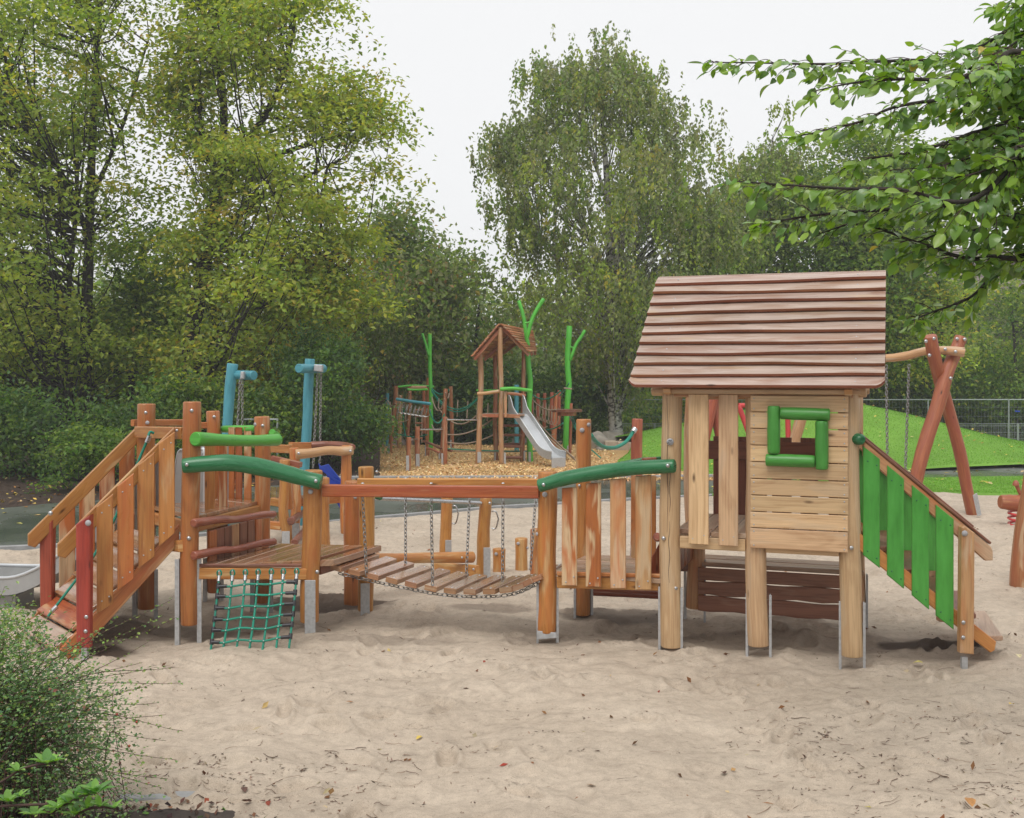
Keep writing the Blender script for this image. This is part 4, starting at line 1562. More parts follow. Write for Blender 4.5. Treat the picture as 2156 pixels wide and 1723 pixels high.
# front balusters below green rail
for (xa, xb, ma) in ((332, 392, 'wood_yellow'), (412, 470, 'wood_orange_patchy')):
    Yb = 8.55 if xa < 400 else 8.72
    a0, a1 = P('2', xa, 335, Yb), P('2', xb, 335, Yb + .06)
    b0, b1 = P('2', xb, 845, Yb + .06), P('2', xa, 838, Yb)
    b0.x, b1.x = a1.x, a0.x
    slabpart('baluster', M[ma], T, [a0, a1, b0, b1], (.2, -1, 0), .025, .004, (0, 0, 1))
for xa, xb, ma in ((473, 510, 'wood_orange_patchy'), (515, 556, 'wood_orange_patchy'), (568, 612, 'wood_orange_patchy'), (395, 412, 'wood_orange')):
    f = (xa - 440) / 200
    Yb = 9.45 - .28 * f
    a0, a1 = P('2', xa, 226, Yb), P('2', xb, 226, Yb - .05)
    slabpart('baluster', M[ma], T, [a0, a1, V(a1.x, a1.y, .90), V(a0.x, a0.y, .90)], (.4, -1, 0), .025, .004, (0, 0, 1))
# brown climbing logs and the plank riser under the deck
for (y0_, y1_) in ((806, 752), (1003, 917)):
    l0, l1 = P('2', 262, y0_, 8.0), P('2', 752, y1_, 8.98)
    rail(T, 'step_log', 'wood_log_brown', [l0, l0.lerp(l1, .3) + V(0, 0, .006), l0.lerp(l1, .5) + V(0, 0, -.007), l0.lerp(l1, .8) + V(0, 0, .005), l1], [.034, .03, .028, .029, .03])
    bolt(l0.lerp(l1, .1) + V(0, -.03, 0), FRONT, T, .01); bolt(l0.lerp(l1, .96) + V(0, -.03, 0), FRONT, T, .01)
for i, xx in enumerate((300, 345, 392, 440, 492, 545, 598)):
    xb = xx + 44
    s0, s1 = (xx - 290) / 350, (xb - 290) / 350
    a0 = A.lerp(P4_, .12 + .78 * s0) + V(.03, .02, 0); a1 = A.lerp(P4_, .12 + .78 * s1) + V(.03, .02, 0)
    slabpart('riser_plank', M['wood_pale_worn' if i == 3 else ('wood_dark' if i % 3 else 'wood_orange_patchy')], T, [a0 + V(0, 0, .52), a1 + V(0, 0, .52), a1 + V(0, 0, .80), a0 + V(0, 0, .80)], (1, -.3, 0), .022, .003, (0, 0, 1))

# ---------------------------------------------------------------- ramp
R = thing('plank_ramp', 'steep stepped plank ramp with handrails and red end posts at far left', 'ramp', (-3.1, 8.2, 0))
dn = V(-.54, -.30, -.62)
def ramp_side(top, base_top, far):
    """handrail, stringer, balusters of one side; top = rail top end"""
    h = V(dn.x, dn.y, 0).normalized()
    nrm = V(h.y, -h.x, 0)
    if nrm.y > 0:
        nrm = -nrm           # towards the camera
    L1 = top + dn * 1.31
    w = .105
    # rail board: vertical face; top end cut plumb, lower end chamfered
    poly = [top, top + V(0, 0, -w - .03), L1 + V(0, 0, -w + .02) - dn * .06, L1 + V(0, 0, -w - .005) - dn * -.0, L1 + V(0, 0, -.02), L1 - dn * .02]
    poly = [top, top + V(0, 0, -.135), L1 + V(.045, .025, -.135 + .03), L1 + V(0, 0, -.085), L1]
    slabpart('handrail', M['wood_yellow'], R, poly, nrm, .04, .006, dn)
    # stringer
    s0 = base_top - nrm * .05
    s1 = s0 + dn * 1.42
    poly = [s0, s0 + V(0, 0, -.14), s1 + V(.06, .035, -.11), s1 + V(-.02, -.01, -.04), s1]
    slabpart('stringer', M['wood_orange'], R, poly, nrm, .045, .005, dn)
    return nrm


topn = P('1', 1050, 222, 8.16)
topf = P('1', 828, 218, 8.80)
nn = ramp_side(topn, P('1', 1085, 905, 8.12) + V(0, 0, .11), False)
ramp_side(topf, P('1', 1085, 905, 8.12) + V(-.57, .69, .11), True)
nn = V(-.30, .54, 0).normalized() * -1
# near balusters stand outside the rail
for (xl, xr, tl, tr, bl, br, ma) in ((583, 681, 705, 628, 1352, 1290, 'wood_yellow'), (708, 806, 580, 503, 1212, 1140, 'wood_orange'),
                                     (835, 931, 452, 377, 1078, 1005, 'wood_yellow'), (958, 1053, 322, 253, 945, 865, 'wood_yellow')):
    sx = (1053 - (xl + xr) / 2) / 600
    Yb = 8.05 - .36 * sx
    hw = .03
    a0, a1 = P('1', xl, tl, Yb), P('1', xr, tr, Yb + hw)
    b1, b0 = P('1', xr, br, Yb + hw), P('1', xl, bl, Yb)
    b0.x, b1.x = a0.x, a1.x
    slabpart('baluster', M[ma], R, [a0, a1, b1, b0], nn, .024, .005, (0, 0, 1))
    for q in (a0.lerp(a1, .3) + V(0, 0, -.07), a0.lerp(a1, .75) + V(0, 0, -.06), b0.lerp(b1, .3) + V(0, 0, .07), b0.lerp(b1, .75) + V(0, 0, .07)):
        bolt(q + nn * .024, nn, R, .006, M['steel_galv'])
# far balusters behind the far rail
for (xl, xr, tl, bl, ma) in ((358, 455, 745, 1200, 'wood_orange_patchy'), (480, 575, 610, 1080, 'wood_orange_patchy'), (603, 695, 480, 985, 'wood_orange_patchy'), (722, 815, 360, 860, 'wood_orange_patchy')):
    sx = (828 - (xl + xr) / 2) / 540
    Yb = 8.86 - .27 * sx
    a0, a1 = P('1', xl, tl, Yb), P('1', xr, tl - 70, Yb + .03)
    b1, b0 = P('1', xr, bl - 70, Yb + .03), P('1', xl, bl, Yb)
    b0.x, b1.x = a0.x, a1.x
    slabpart('baluster', M[ma], R, [a0, a1, b1, b0], -nn, .024, .005, (0, 0, 1))
# red end posts
def flatpost(parent, c, x0, x1, yt0, yt1, yb, Y, mat, label=None, n=FRONT):
    a0, a1 = P(c, x0, yt0, Y), P(c, x1, yt1, Y)
    b1, b0 = P(c, x1, yb, Y), P(c, x0, yb, Y)
    b0.x, b1.x = a0.x + .004, a1.x - .006
    m_ = MB()
    m_.slab([a0, a1, b1, b0], n, .075, .008, (0, 0, 1))
    return m_.build('end_post', M[mat], parent, label=label)


flatpost(R, '1', 482, 568, 805, 748, 1545, 7.70, 'wood_red', 'red stained near end post')
flatpost(R, '1', 262, 341, 830, 780, 1310, 8.52, 'wood_red', 'red stained far end post')
bolt(P('1', 533, 805, 7.623), FRONT, R, .022, M['grey_cap']); bolt(P('1', 521, 1373, 7.623), FRONT, R, .015); bolt(P('1', 517, 1460, 7.623), FRONT, R, .015)
bolt(P('1', 305, 747, 8.30), FRONT, R, .019)
m = MB(); m.box((P('1', 500, 1500, 7.67).x, 7.64, -.15), (P('1', 535, 1500, 7.67).x, 7.68, .12), .002); m.build('steel_foot', M['steel_galv'], R)
m = MB(); m.box((P('1', 285, 1500, 8.5).x, 8.48, -.15), (P('1', 320, 1500, 8.5).x, 8.52, .12), .002); m.build('steel_foot', M['steel_galv'], R)
# stepped tread planks (lapped like clapboard)
e0 = P('1', 1085, 905, 8.12) + V(-.04, .03, .05)
ew = V(-.52, .63, 0)
nb = 7
for i in range(nb):
    f0 = .10 + i * .205
    a = e0 + dn * f0
    b_ = e0 + dn * (f0 + .235)
    lift = V(0, 0, .055)
    up_ = V(-.3, -.17, .0)
    poly = [a + V(0, 0, .0), a + ew, b_ + ew + lift, b_ + lift]
    nr_ = (poly[1] - poly[0]).cross(poly[3] - poly[0]).normalized()
    if nr_.z < 0:
        nr_ = -nr_
    slabpart('tread', M['wood_deck' if i != 4 else 'wood_beam_red'], R, poly, nr_, .03, .005, ew)

# climbing rope along the ramp
rp = thing('climbing_rope', 'green climbing rope with silver ferrules hanging down the plank ramp', 'rope', (-3.0, 8.3, 0))
pts = [P('1', 930, 262, 8.40), P('1', 905, 258, 8.38), P('1', 888, 310, 8.36), P('1', 850, 400, 8.36), P('1', 700, 765, 8.30), P('1', 575, 990, 8.22), P('1', 440, 1175, 8.14), P('1', 290, 1370, 8.02)]
m = MB(); m.tube(catmull(pts, 40), .0105, 8); m.build('rope', M['rope_green'], rp)
for a, b_ in ((P('1', 905, 278, 8.35), P('1', 888, 318, 8.35)), (P('1', 345, 1308, 8.02), P('1', 308, 1345, 8.0))):
    m = MB(); m.tube([a, b_], .017, 10); m.build('ferrule', M['steel_bright'], rp)

# ---------------------------------------------------------------- stainless slide behind the tower
SL = thing('wide_slide', 'grey metal slide leaving the tower to the left, its run-out end at the left edge', 'slide', (-3.6, 9.3, 0))
prof = [V(-2.72, 9.18, .93), V(-2.95, 9.22, .92), V(-3.5, 9.32, .46), V(-3.95, 9.4, .20), V(-4.3, 9.46, .165), V(-4.9, 9.55, .16)]
cp = catmull(prof, 22)
wv = V(.13, .28, 0)
m = MB()
bed = []
for p in cp:
    bed.append((p - wv, p + wv))
for i in range(len(bed) - 1):
    a, b_ = bed[i], bed[i + 1]
    k = len(m.v)
    m.v += [a[0], a[1], b_[1], b_[0]]
    m.face((k, k + 1, k + 2, k + 3), [(0, 0)] * 4, True)
    k = len(m.v)
    m.v += [q - V(0, 0, .012) for q in (a[0], a[1], b_[1], b_[0])]
    m.face((k + 3, k + 2, k + 1, k), [(0, 0)] * 4, True)
m.build('bed', M['slide_plastic'], SL)
for s in (0, 1):
    hgt = [.14 + .34 * math.exp(-((i - 1) / 1.9) ** 2) for i in range(len(cp))]
    hgt = [.115 + .38 * max(0, 1 - abs(i - 1.5) / 4.2) ** .6 for i in range(len(cp))]
    m = MB()
    out = wv.normalized() * (.008 if s else -.008)
    for i in range(len(bed) - 1):
        a, b_ = bed[i][s], bed[i + 1][s]
        q = [a - V(0, 0, .03), b_ - V(0, 0, .03), b_ + V(0, 0, hgt[i + 1]), a + V(0, 0, hgt[i])]
        k = len(m.v); m.v += q; m.face((k, k + 1, k + 2, k + 3), [(0, 0)] * 4, True)
        k = len(m.v); m.v += [x + out for x in q]; m.face((k + 3, k + 2, k + 1, k), [(0, 0)] * 4, True)
    m.build('side_wall', M['slide_plastic'], SL)
    m = MB(); m.tube([bed[i][s] + out * .5 + V(0, 0, hgt[i]) for i in range(len(bed))], .014, 8); m.build('side_rim', M['steel_slide'], SL)
# upright entrance shield seen between the posts
m = MB()
pl = [P('1', 1060, 718, 9.0), P('2', 328, 695, 9.08), P('2', 330, 380, 9.08), P('2', 318, 362, 9.08), P('2', 290, 355, 9.06), P('2', 185, 355, 9.0), P('2', 168, 375, 9.0), P('2', 155, 440, 8.98), P('2', 148, 560, 8.98), P('2', 146, 718, 8.98)]
m.slab(pl[1:], (0, -1, 0), .03, .008); m.build('entry_shield', M['slide_plastic'], SL)
m = MB(); m.tube(catmull([pl[1] + V(0, -.015, 0), pl[2] + V(0, -.015, 0), pl[3] + V(0, -.015, 0), pl[4] + V(0, -.015, 0)], 10), .014, 8); m.build('side_rim', M['steel_slide'], SL)
m = MB(); m.box((-4.9, 9.24, -.1), (-4.2, 9.6, .12), .01); m.build('support', M['slide_plastic'], SL)

# ---------------------------------------------------------------- low deck with net
D = thing('low_deck', 'low wet plank deck between the tower and the chain bridge with green arched rail', 'platform', (-1.7, 8.6, 0))
post(D, B.x, B.y, 1.257, .072, 'wood_yellow', .10, steel=None, lean=(-.03, 0))
def face_plate(parent, c, x0, y0, x1, y1, Y):
    m_ = MB()
    a, b = P(c, x0, y0, Y), P(c, x1, y1, Y)
    m_.slab([V(a.x, Y, a.z), V(b.x, Y, a.z), V(b.x, Y, b.z - .06), V(a.x, Y, b.z - .06)], (-.2, -1, 0), .007, .0015, (0, 0, 1))
    o_ = m_.build('steel_foot', M['steel_galv'], parent)
    for f_ in (.08, .38, .66):
        bolt(V(b.x - .018, Y - .007, a.z + (b.z - a.z) * f_), (-.2, -1, 0), parent, .006)
    return o_


face_plate(D, '2', 937, 1150, 1001, 1486, B.y - .076)
face_plate(D, '3', 524, 1150, 602, 1372, B2.y - .07)
post(D, B2.x, B2.y, 1.22, .064, 'wood_yellow', .02, steel=None)
post(D, Gp.x, Gp.y, 1.07, .074, 'wood_orange', .0, steel=None)
zd = .572
deck(D, (A + V(.05, -.01, 0), B + V(-.04, -.03, 0), B2 + V(-.02, -.04, 0), P4_ + V(.04, .02, 0)), 7, zd, .034)
deck(D, (B + V(.05, .0, 0), B + V(.16, .02, 0), B2 + V(.13, -.03, 0), B2 + V(.03, -.04, 0)), 1, zd - .002, .05)
plankpart('front_beam', M['wood_yellow'], D, P('2', 298, 1108, 8.10), P('2', 945, 1112, 8.28), .045, .085)
plankpart('edge_strip', M['wood_dark'], D, P('2', 298, 1062, 8.09), P('2', 915, 1062, 8.25), .02, .026)
for a, b_ in ((A, P4_), (P4_, B2), (B, B2)):
    d = (b_ - a).normalized()
    plankpart('beam', M['wood_dark'], D, a + d * .08 + V(0, 0, .49), b_ - d * .08 + V(0, 0, .49), .045, .09)
ar = [P('2', 196, 460, 7.99), P('2', 330, 448, 8.02), P('2', 480, 442, 8.06), P('2', 640, 462, 8.12), P('2', 800, 500, 8.18), P('2', 930, 535, 8.22), P('2', 1035, 560, 8.22)]
rail(D, 'green_rail', 'green_dark', ar, [.056, .060, .063, .066, .062, .058, .058])
bolt(P('2', 222, 453, 7.93), FRONT, D, .014); bolt(P('2', 1002, 552, 8.16), FRONT, D, .015)
bolt(P('2', 970, 616, 8.256), FRONT, D, .02, M['grey_cap']); bolt(P('2', 1010, 1101, 8.26), FRONT, D, .016)
bolt(P('3', 662, 190, 9.03), V(.5, -1, 0), D, .013); bolt(P('3', 476, 412, 9.31), FRONT, D, .015, M['grey_cap'])

# net ------------------------------------------------
NT = thing('climbing_net', 'green rope climbing net hanging from the low deck into the sand', 'climbing net', (-2.0, 8.0, 0))
tops = [(420, 1108), (500, 1106), (578, 1104), (655, 1102), (735, 1100), (807, 1099), (888, 1098)]
bots = [(365, 1588), (437, 1592), (520, 1580), (597, 1586), (677, 1586), (762, 1572), (840, 1562)]
def npt(i, s):
    i0 = min(int(i), 5); f = i - i0
    tx_ = tops[i0][0] * (1 - f) + tops[i0 + 1][0] * f; ty_ = tops[i0][1] * (1 - f) + tops[i0 + 1][1] * f
    bx_ = bots[i0][0] * (1 - f) + bots[i0 + 1][0] * f; by_ = bots[i0][1] * (1 - f) + bots[i0 + 1][1] * f
    bow = 7 * math.sin(s * 3.1)
    return P('2', tx_ + (bx_ - tx_) * s + bow * (0.4 if i0 in (0, 5) else 1), ty_ + (by_ - ty_) * s, 8.05 + (7.80 - 8.05) * s)


for i in range(7):
    m = MB(); m.tube([npt(i, s) for s in np.linspace(.10, 1.06, 12)], .0085, 7); m.build('vertical_rope', M['rope_green'], NT)
    c0 = npt(i, .055)
    m = MB(); m.tube([npt(i, .035), npt(i, .105)], .0145, 8); m.build('ferrule', M['steel_bright'], NT)
    m = MB()
    cc = npt(i, 0.0)
    ring = [cc + V(math.cos(t_) * .016, -.004, math.sin(t_) * .022) for t_ in np.linspace(0, 2 * math.pi, 11)]
    m.tube(ring, .007, 6); m.build('thimble', M['rope_green'], NT)
    m = MB(); m.tube([cc + V(0, .03, .02), cc + V(0, -.012, .018), cc + V(0, -.014, -.006)], .004, 5, n=6); m.build('hook', M['steel_bright'], NT)
for s_l, s_r in ((.165, .135), (.29, .275), (.435, .415), (.58, .555), (.715, .69), (.865, .845)):
    line = []
    for i in np.linspace(0, 6, 13):
        s = s_l + (s_r - s_l) * i / 6 + .008 * math.sin(i * 2)
        line.append(npt(i, s) + V(0, -.010, 0))
    m = MB(); m.tube(line, .0085, 7); m.build('horizontal_rope', M['rope_green'], NT)
    for i in (0, 6):
        sgn = 1 if i == 0 else -1
        s = s_l if i == 0 else s_r
        m = MB()
        m.tube([npt(i, s - .035), npt(i, s + .035)], .0155, 8)
        m.tube([npt(i, s) + V(0, -.01, 0), npt(i + sgn * .7, s + (s_r - s_l) * .1) + V(0, -.01, 0)], .0135, 8)
        m.build('connector', M['black_plastic'], NT)
    for i in range(1, 6):
        s = s_l + (s_r - s_l) * i / 6
        bolt(npt(i, s) + V(0, -.018, 0), FRONT, NT, .006)

# ---------------------------------------------------------------- chain bridge
BR = thing('chain_bridge', 'sagging chain bridge of loose planks between low deck and railed deck', 'suspension bridge', (-.6, 8.5, 0))
bp0 = [V(-1.36, 8.43, .49), V(-.92, 8.32, .415), V(-.47, 8.23, .355), V(-.05, 8.16, .375), V(.17, 8.12, .465)]
near = catmull(bp0, 48)
def on_near(s):
    return near[int(round(s * 48))]


wv2 = V(.225, .56, .0)
npl = 13
for i in range(npl):
    s = i / (npl - 1)
    p = on_near(s)
    k = int(round(s * 48))
    tg = (near[min(48, k + 1)] - near[max(0, k - 1)]).normalized()
    nr_ = wv2.normalized().cross(tg)
    if nr_.z < 0:
        nr_ = -nr_
    a, b_ = p + V(0, 0, -.0), p + wv2 + V(0, 0, random.uniform(-.006, .006))
    m = MB()
    m.plank(a, b_, .102, .042, up=nr_, c=.004)
    m.build('bridge_plank', M['wood_deck'], BR)
    for q in (a.lerp(b_, .07), a.lerp(b_, .93)):
        bolt(q + nr_ * .018, nr_, BR, .011)
for off in (wv2 * .07, wv2 * .93):
    m = MB()
    pts = [p + off + V(0, 0, -.045) for p in near[::3]]
    for a, b_ in zip(pts, pts[1:]):
        m.chain(a, b_, .045, .028, .0045)
    m.build('floor_chain', M['steel_chain'], BR)
# hand beams
plankpart('hand_beam', M['wood_beam_red'], BR, P('3', 198, 350, 8.30), P('3', 2056, 366, 8.16), .055, .092, c=.008)
plankpart('hand_beam', M['wood_yellow'], BR, P('3', 498, 282, 9.02), P('3', 2090, 284, 8.92), .05, .072, c=.008)
for x, y, x2, y2, Ya, Yb in ((540, 405, 575, 1085, 8.3, 8.37), (1130, 415, 1143, 1165, 8.22, 8.25), (1750, 425, 1745, 1132, 8.17, 8.17),
                             (910, 405, 910, 1000, 9.0, 8.82), (1460, 415, 1434, 1090, 8.96, 8.74), (2030, 425, 1985, 1032, 8.93, 8.66)):
    a, b_ = P('3', x, y, Ya), P('3', x2, y2, Yb)
    m = MB(); m.chain(a, b_, .040, .024, .0042); m.build('hanger_chain', M['steel_chain'], BR)
    bolt(V(a.x, a.y, P('3', 500, 300, Ya).z + (0.008 if Ya < 8.5 else .052)), (0, 0, 1), BR, .014)
    m = MB(); m.tube([a + V(0, 0, .035), a + V(0, 0, -.012)], .008, 6); m.build('eye_bolt', M['steel_galv'], BR)

# ---------------------------------------------------------------- railed deck
E = thing('railed_deck', 'low deck with four pale streaked balusters under a sloping dark green rail', 'platform', (.7, 8.4, 0))
post(E, C.x, C.y, 1.257, .073, 'wood_orange', .05, steel=None)
feet(E, (C.x, C.y, 0), .066, (1, .12, 0), .44)
m = MB(); m.slab([P('4', 92, 1385, 8.15), P('4', 240, 1400, 8.15), P('4', 245, 1440, 8.15), P('4', 90, 1452, 8.15)], (0, -1, 0), .008, .002, (1, 0, 0)); m.build('foot_plate', M['steel_galv'], E)
post(E, C2.x, C2.y, 1.62, .062, 'wood_yellow', .02, steel=(1, .1, 0), ft=.46)
bolt(P('4', 152, 343, 8.135), FRONT, E, .021, M['grey_cap']); bolt(P('4', 105, 1010, 8.15), V(-.6, -1, 0), E, .014); bolt(P('4', 92, 645, 8.17), V(-1, -.7, 0), E, .015, M['grey_cap'])
bolt(P('8', 1785, 1232, 8.865), FRONT, E, .021, M['grey_cap']); bolt(P('8', 1842, 1184, 8.875), V(.4, -1, 0), E, .018, M['grey_cap'])
bolt(P('4', 418, 275, 8.866), FRONT, E, .013)
z3 = .515
Dp, D2p = H(0, 0, 0), H(0, 1.03, 0)
deck(E, (C + V(.05, -.02, 0), C2 + V(.02, -.02, 0), D2p + V(-.03, 0, 0), Dp + V(-.05, -.03, 0)), 8, z3, .034, 'wood_deck_grey')
plankpart('front_beam', M['wood_yellow'], E, P('4', 250, 1010, 8.15), P('4', 1035, 1030, 7.90), .05, .09)
plankpart('edge_strip', M['wood_orange'], E, P('4', 248, 948, 8.12), P('4', 1038, 965, 7.87), .022, .03)
plankpart('beam', M['wood_dark'], E, C2 + V(.05, 0, .44), D2p + V(-.05, 0, .44), .045, .09)
rail(E, 'step_log', 'wood_log_brown', [P('4', 498, 1085, 8.95), P('4', 1100, 1115, 8.85)], [.034, .034])
for xa, xb, yt, yb, ma in ((288, 402, 292, 1036, 'wood_orange_patchy'), (472, 586, 258, 1046, 'wood_orange_patchy'), (657, 776, 225, 1058, 'wood_pale_worn'), (850, 970, 200, 1069, 'wood_pale_worn')):
    f = (xa - 240) / 800
    Yb = 8.08 - .26 * f
    a0, a1 = P('4', xa, yt, Yb), P('4', xb, yt - 10, Yb - .035)
    b1, b0 = P('4', xb, yb + 1, Yb - .035), P('4', xa, yb, Yb)
    b0.x += random.uniform(-.003, .003)
    slabpart('baluster', M[ma], E, [a0, a1, b1, b0], (-.3, -1, 0), .026, .006, (0, 0, 1))
    bolt(P('4', xa + 26, yb - 22, Yb - .035), FRONT, E, .0065, M['steel_galv']); bolt(P('4', xb - 28, yb - 62, Yb - .06), FRONT, E, .0065, M['steel_galv'])
gr = [P('4', 106, 278, 8.05), P('4', 330, 215, 8.0), P('4', 640, 163, 7.92), P('4', 850, 137, 7.83), P('4', 1150, 122, 7.72)]
rail(E, 'green_rail', 'green_dark', gr, [.051, .054, .056, .052, .050])
bolt(P('4', 143, 268, 7.99), FRONT, E, .015); bolt(P('4', 1095, 122, 7.67), FRONT, E, .015)
rail(E, 'green_rail', 'green_dark', [P('4', 725, 105, 8.75), P('4', 900, 78, 8.75), P('4', 1045, 64, 8.75)], [.014, .02, .014])
rail(E, 'brown_rail', 'wood_log_brown', [P('4', 895, 78, 8.72), P('4', 1010, 70, 8.72)], [.017, .017])
for xa, xb, ma in ((969, 1002, 'wood_orange'), (812, 850, 'wood_orange')):
    a0, a1 = P('4', xa, 195, 8.80), P('4', xb, 195, 8.78)
    slabpart('baluster', M[ma], E, [a0, a1, V(a1.x, a1.y, .46), V(a0.x, a0.y, .46)], (0, -1, 0), .025, .005, (0, 0, 1))
# grip log seen end-on and the curved reddish side board by the house post
rail(E, 'grip_log', 'wood_log_brown', [P('6', 62, 535, 7.88), P('6', 66, 545, 8.5)], [.031, .031])
m = MB()
sb = [P('6', 90, 575, 8.1), P('6', 50, 650, 8.1), P('6', 20, 700, 8.1), P('6', 10, 850, 8.1), P('6', 95, 850, 8.1)]
m.slab(sb, (-.3, -1, 0), .03, .006, (0, 0, 1)); m.build('side_board', M['wood_beam_red'], E)

# ---------------------------------------------------------------- playhouse
PH = thing('playhouse', 'pale timber playhouse on stilts with brown plank roof and green framed window', 'playhouse', (1.9, 8.2, 0))


def hpost(x, y, top, r, mat, bot, wobs, ft, steel=True):
    pts = [H(x + w_, y, bot + (top - bot) * i / (len(wobs) - 1)) for i, w_ in enumerate(wobs)]
    logpart('post', M[mat], PH, pts, [r * 1.03, r, r * 1.02, r * .97, r], sides=18, n=16, wob=.012, up=V(0, 1, 0), rnd=.006)
    if steel:
        feet(PH, H(x + wobs[0], y, 0), r * .96, hx, ft)


hpost(0, 0, 1.86, .074, 'wood_pale', .03, [.0, -.005, -.01, .0, .01], .46)
hpost(.60, 0, 1.86, .074, 'wood_pale', .09, [.02, .0, .0, .005, -.005], .45)
hpost(1.225, 0, 1.86, .072, 'wood_pale', .07, [.02, .01, .0, -.005, 0], .44)
hpost(0, 1.03, 1.86, .074, 'wood_pale_worn', .10, [.0, .01, -.015, -.02, 0], .5)
hpost(1.225, 1.05, 1.86, .07, 'wood_pale_worn', .08, [.02, .01, 0, 0, 0], .45)
bolt(P('6', 117, 548, 7.80), V(-.3, -1, 0), PH, .016); bolt(P('6', 222, 978, 7.80), V(.2, -1, 0), PH, .016)
bolt(P('6', 1735, 630, 7.38), V(.2, -1, 0), PH, .016); bolt(P('6', 1757, 1110, 7.40), V(.3, -1, 0), PH, .010)
# flat round steel plate with number slot on the left post
m = MB(); c0 = P('5', 346, 1376, 7.78)
m.dome(c0, (-.15, -1, 0), .0265, .0015)
m.build('round_badge', M['steel_bright'], PH)
m = MB(); m.slab([c0 + V(-.012, -.006, .011), c0 + V(.012, -.006, .011), c0 + V(.012, -.006, .007), c0 + V(-.012, -.006, .007)], (0, -1, 0), .001, .0002); m.build('badge_mark', M['black_plastic'], PH)
# drying cracks of the left post are thin dark grooves
for (x, z0_, z1_, r_) in ((-.012, .86, 1.82, 0), (.004, .98, 1.40, 0), (.0, .5, .95, 0)):
    m = MB()
    n_ = 10
    pts = [H(x + .004 * math.sin(k * 1.3 + z0_ * 5), -.0742, z0_ + (z1_ - z0_) * k / n_) for k in range(n_ + 1)]
    m.loft(pts, chamfer_rect(.0035, .002, .0003), [.3 + .7 * math.sin(math.pi * (k + .3) / (n_ + .6)) for k in range(n_ + 1)], up=V(0, 1, 0))
    m.build('drying_crack', M['bark_dark'], PH)
# floor
zf = .87
nfb = 9
for i in range(nfb):
    xa, xb = .03 + i * (1.17 / nfb), .03 + (i + 1) * (1.17 / nfb) - .005
    yf0 = -.03 if not (i in (0, 4, 8)) else .07
    slabpart('floor_board', M['wood_deck_grey'], PH, [H(xa, yf0, zf - .034), H(xb, yf0, zf - .034), H(xb, 1.0, zf - .034), H(xa, 1.0, zf - .034)], (0, 0, 1), .034, .003, hy)
plankpart('front_beam', M['wood_pale'], PH, H(.07, -.02, .79), H(.53, -.02, .79), .05, .085)
plankpart('front_beam', M['wood_pale'], PH, H(.67, -.02, .79), H(1.16, -.02, .79), .05, .085)
plankpart('rear_beam', M['wood_pale_worn'], PH, H(.07, 1.03, .79), H(1.16, 1.03, .79), .05, .085)
plankpart('side_beam', M['wood_pale_worn'], PH, H(0, .07, .79), H(0, .96, .79), .05, .085)
plankpart('side_beam', M['wood_pale_worn'], PH, H(1.225, .07, .79), H(1.225, .98, .79), .05, .085)
fy = -.080
nrm = -hy
def hboard(name, mat, x0, x1, z0_, z1_, y=fy, t=.024, c=.004, g=None, n=None):
    return slabpart(name, M[mat], PH, [H(x0, y, z0_), H(x1, y, z0_), H(x1, y, z1_), H(x0, y, z1_)], n or nrm, t, c, g or hx)


def screw(x, z, y=fy - .024):
    bolt(H(x, y, z), nrm, PH, .0055, M['steel_galv'])


# two slats left of the board wall
for x0, x1 in ((.143, .283), (.354, .488)):
    hboard('slat', 'wood_pale', x0, x1, .79, 1.85, fy, .026, .005, V(0, 0, 1))
    screw(x0 + .03, .83); screw(x1 - .03, .855)
# board wall with window opening
zs = [1.845, 1.728, 1.613, 1.498, 1.383, 1.266, 1.152, 1.038, .925, .782]
bx0, bx1 = .572, 1.222
for i in range(9):
    za, zb = zs[i + 1] + .0035, zs[i] - .0035
    ma = 'wood_pale' if i > 4 else 'wood_pale_worn'
    ma = 'wood_pale'
    if i in (1, 2, 3):
        hboard('wall_board', ma, bx0, .765, za, zb)
        hboard('wall_board', ma, 1.02, bx1, za, zb)
    else:
        j = random.uniform(-.003, .003)
        hboard('wall_board', ma, bx0 + j, bx1 + j, za, zb)
    for zq in (za + .02, zb - .02):
        screw(bx0 + .025, zq); screw(bx1 - .025, zq)
# window frame logs
wy = fy - .024 - .028
def wlog(x0, z0_, x1, z1_):
    m_ = MB()
    m_.log([H(x0, wy, z0_), H((x0 + x1) / 2, wy - .002, (z0_ + z1_) / 2), H(x1, wy, z1_)], [.042, .044, .042], sides=18, n=10, wob=.012, up=V(0, 1, 0.1), rnd=.008)
    m_.build('window_frame_log', M['green_window'], PH)


wlog(.735, 1.446, .735, 1.772)
wlog(.779, 1.722, 1.105, 1.716)
wlog(1.052, 1.674, 1.052, 1.345)
wlog(.682, 1.400, 1.007, 1.398)
# header beams, purlins
plankpart('header_beam', M['wood_pale_worn'], PH, H(-.02, -.045, 1.85), H(1.25, -.045, 1.85), .05, .05)
plankpart('header_beam', M['wood_pale_worn'], PH, H(-.02, 1.05, 1.83), H(1.25, 1.05, 1.83), .05, .09)
hboard('eave_fascia', 'wood_pale', -.10, 1.30, 1.852, 1.885, fy - .03, .026)
rail(PH, 'purlin', 'wood_pale', [H(-.14, .0, 1.868), H(1.34, .0, 1.868)], [.036, .036])
rail(PH, 'purlin', 'wood_pale', [H(-.12, 1.05, 1.868), H(1.34, 1.05, 1.868)], [.036, .036])
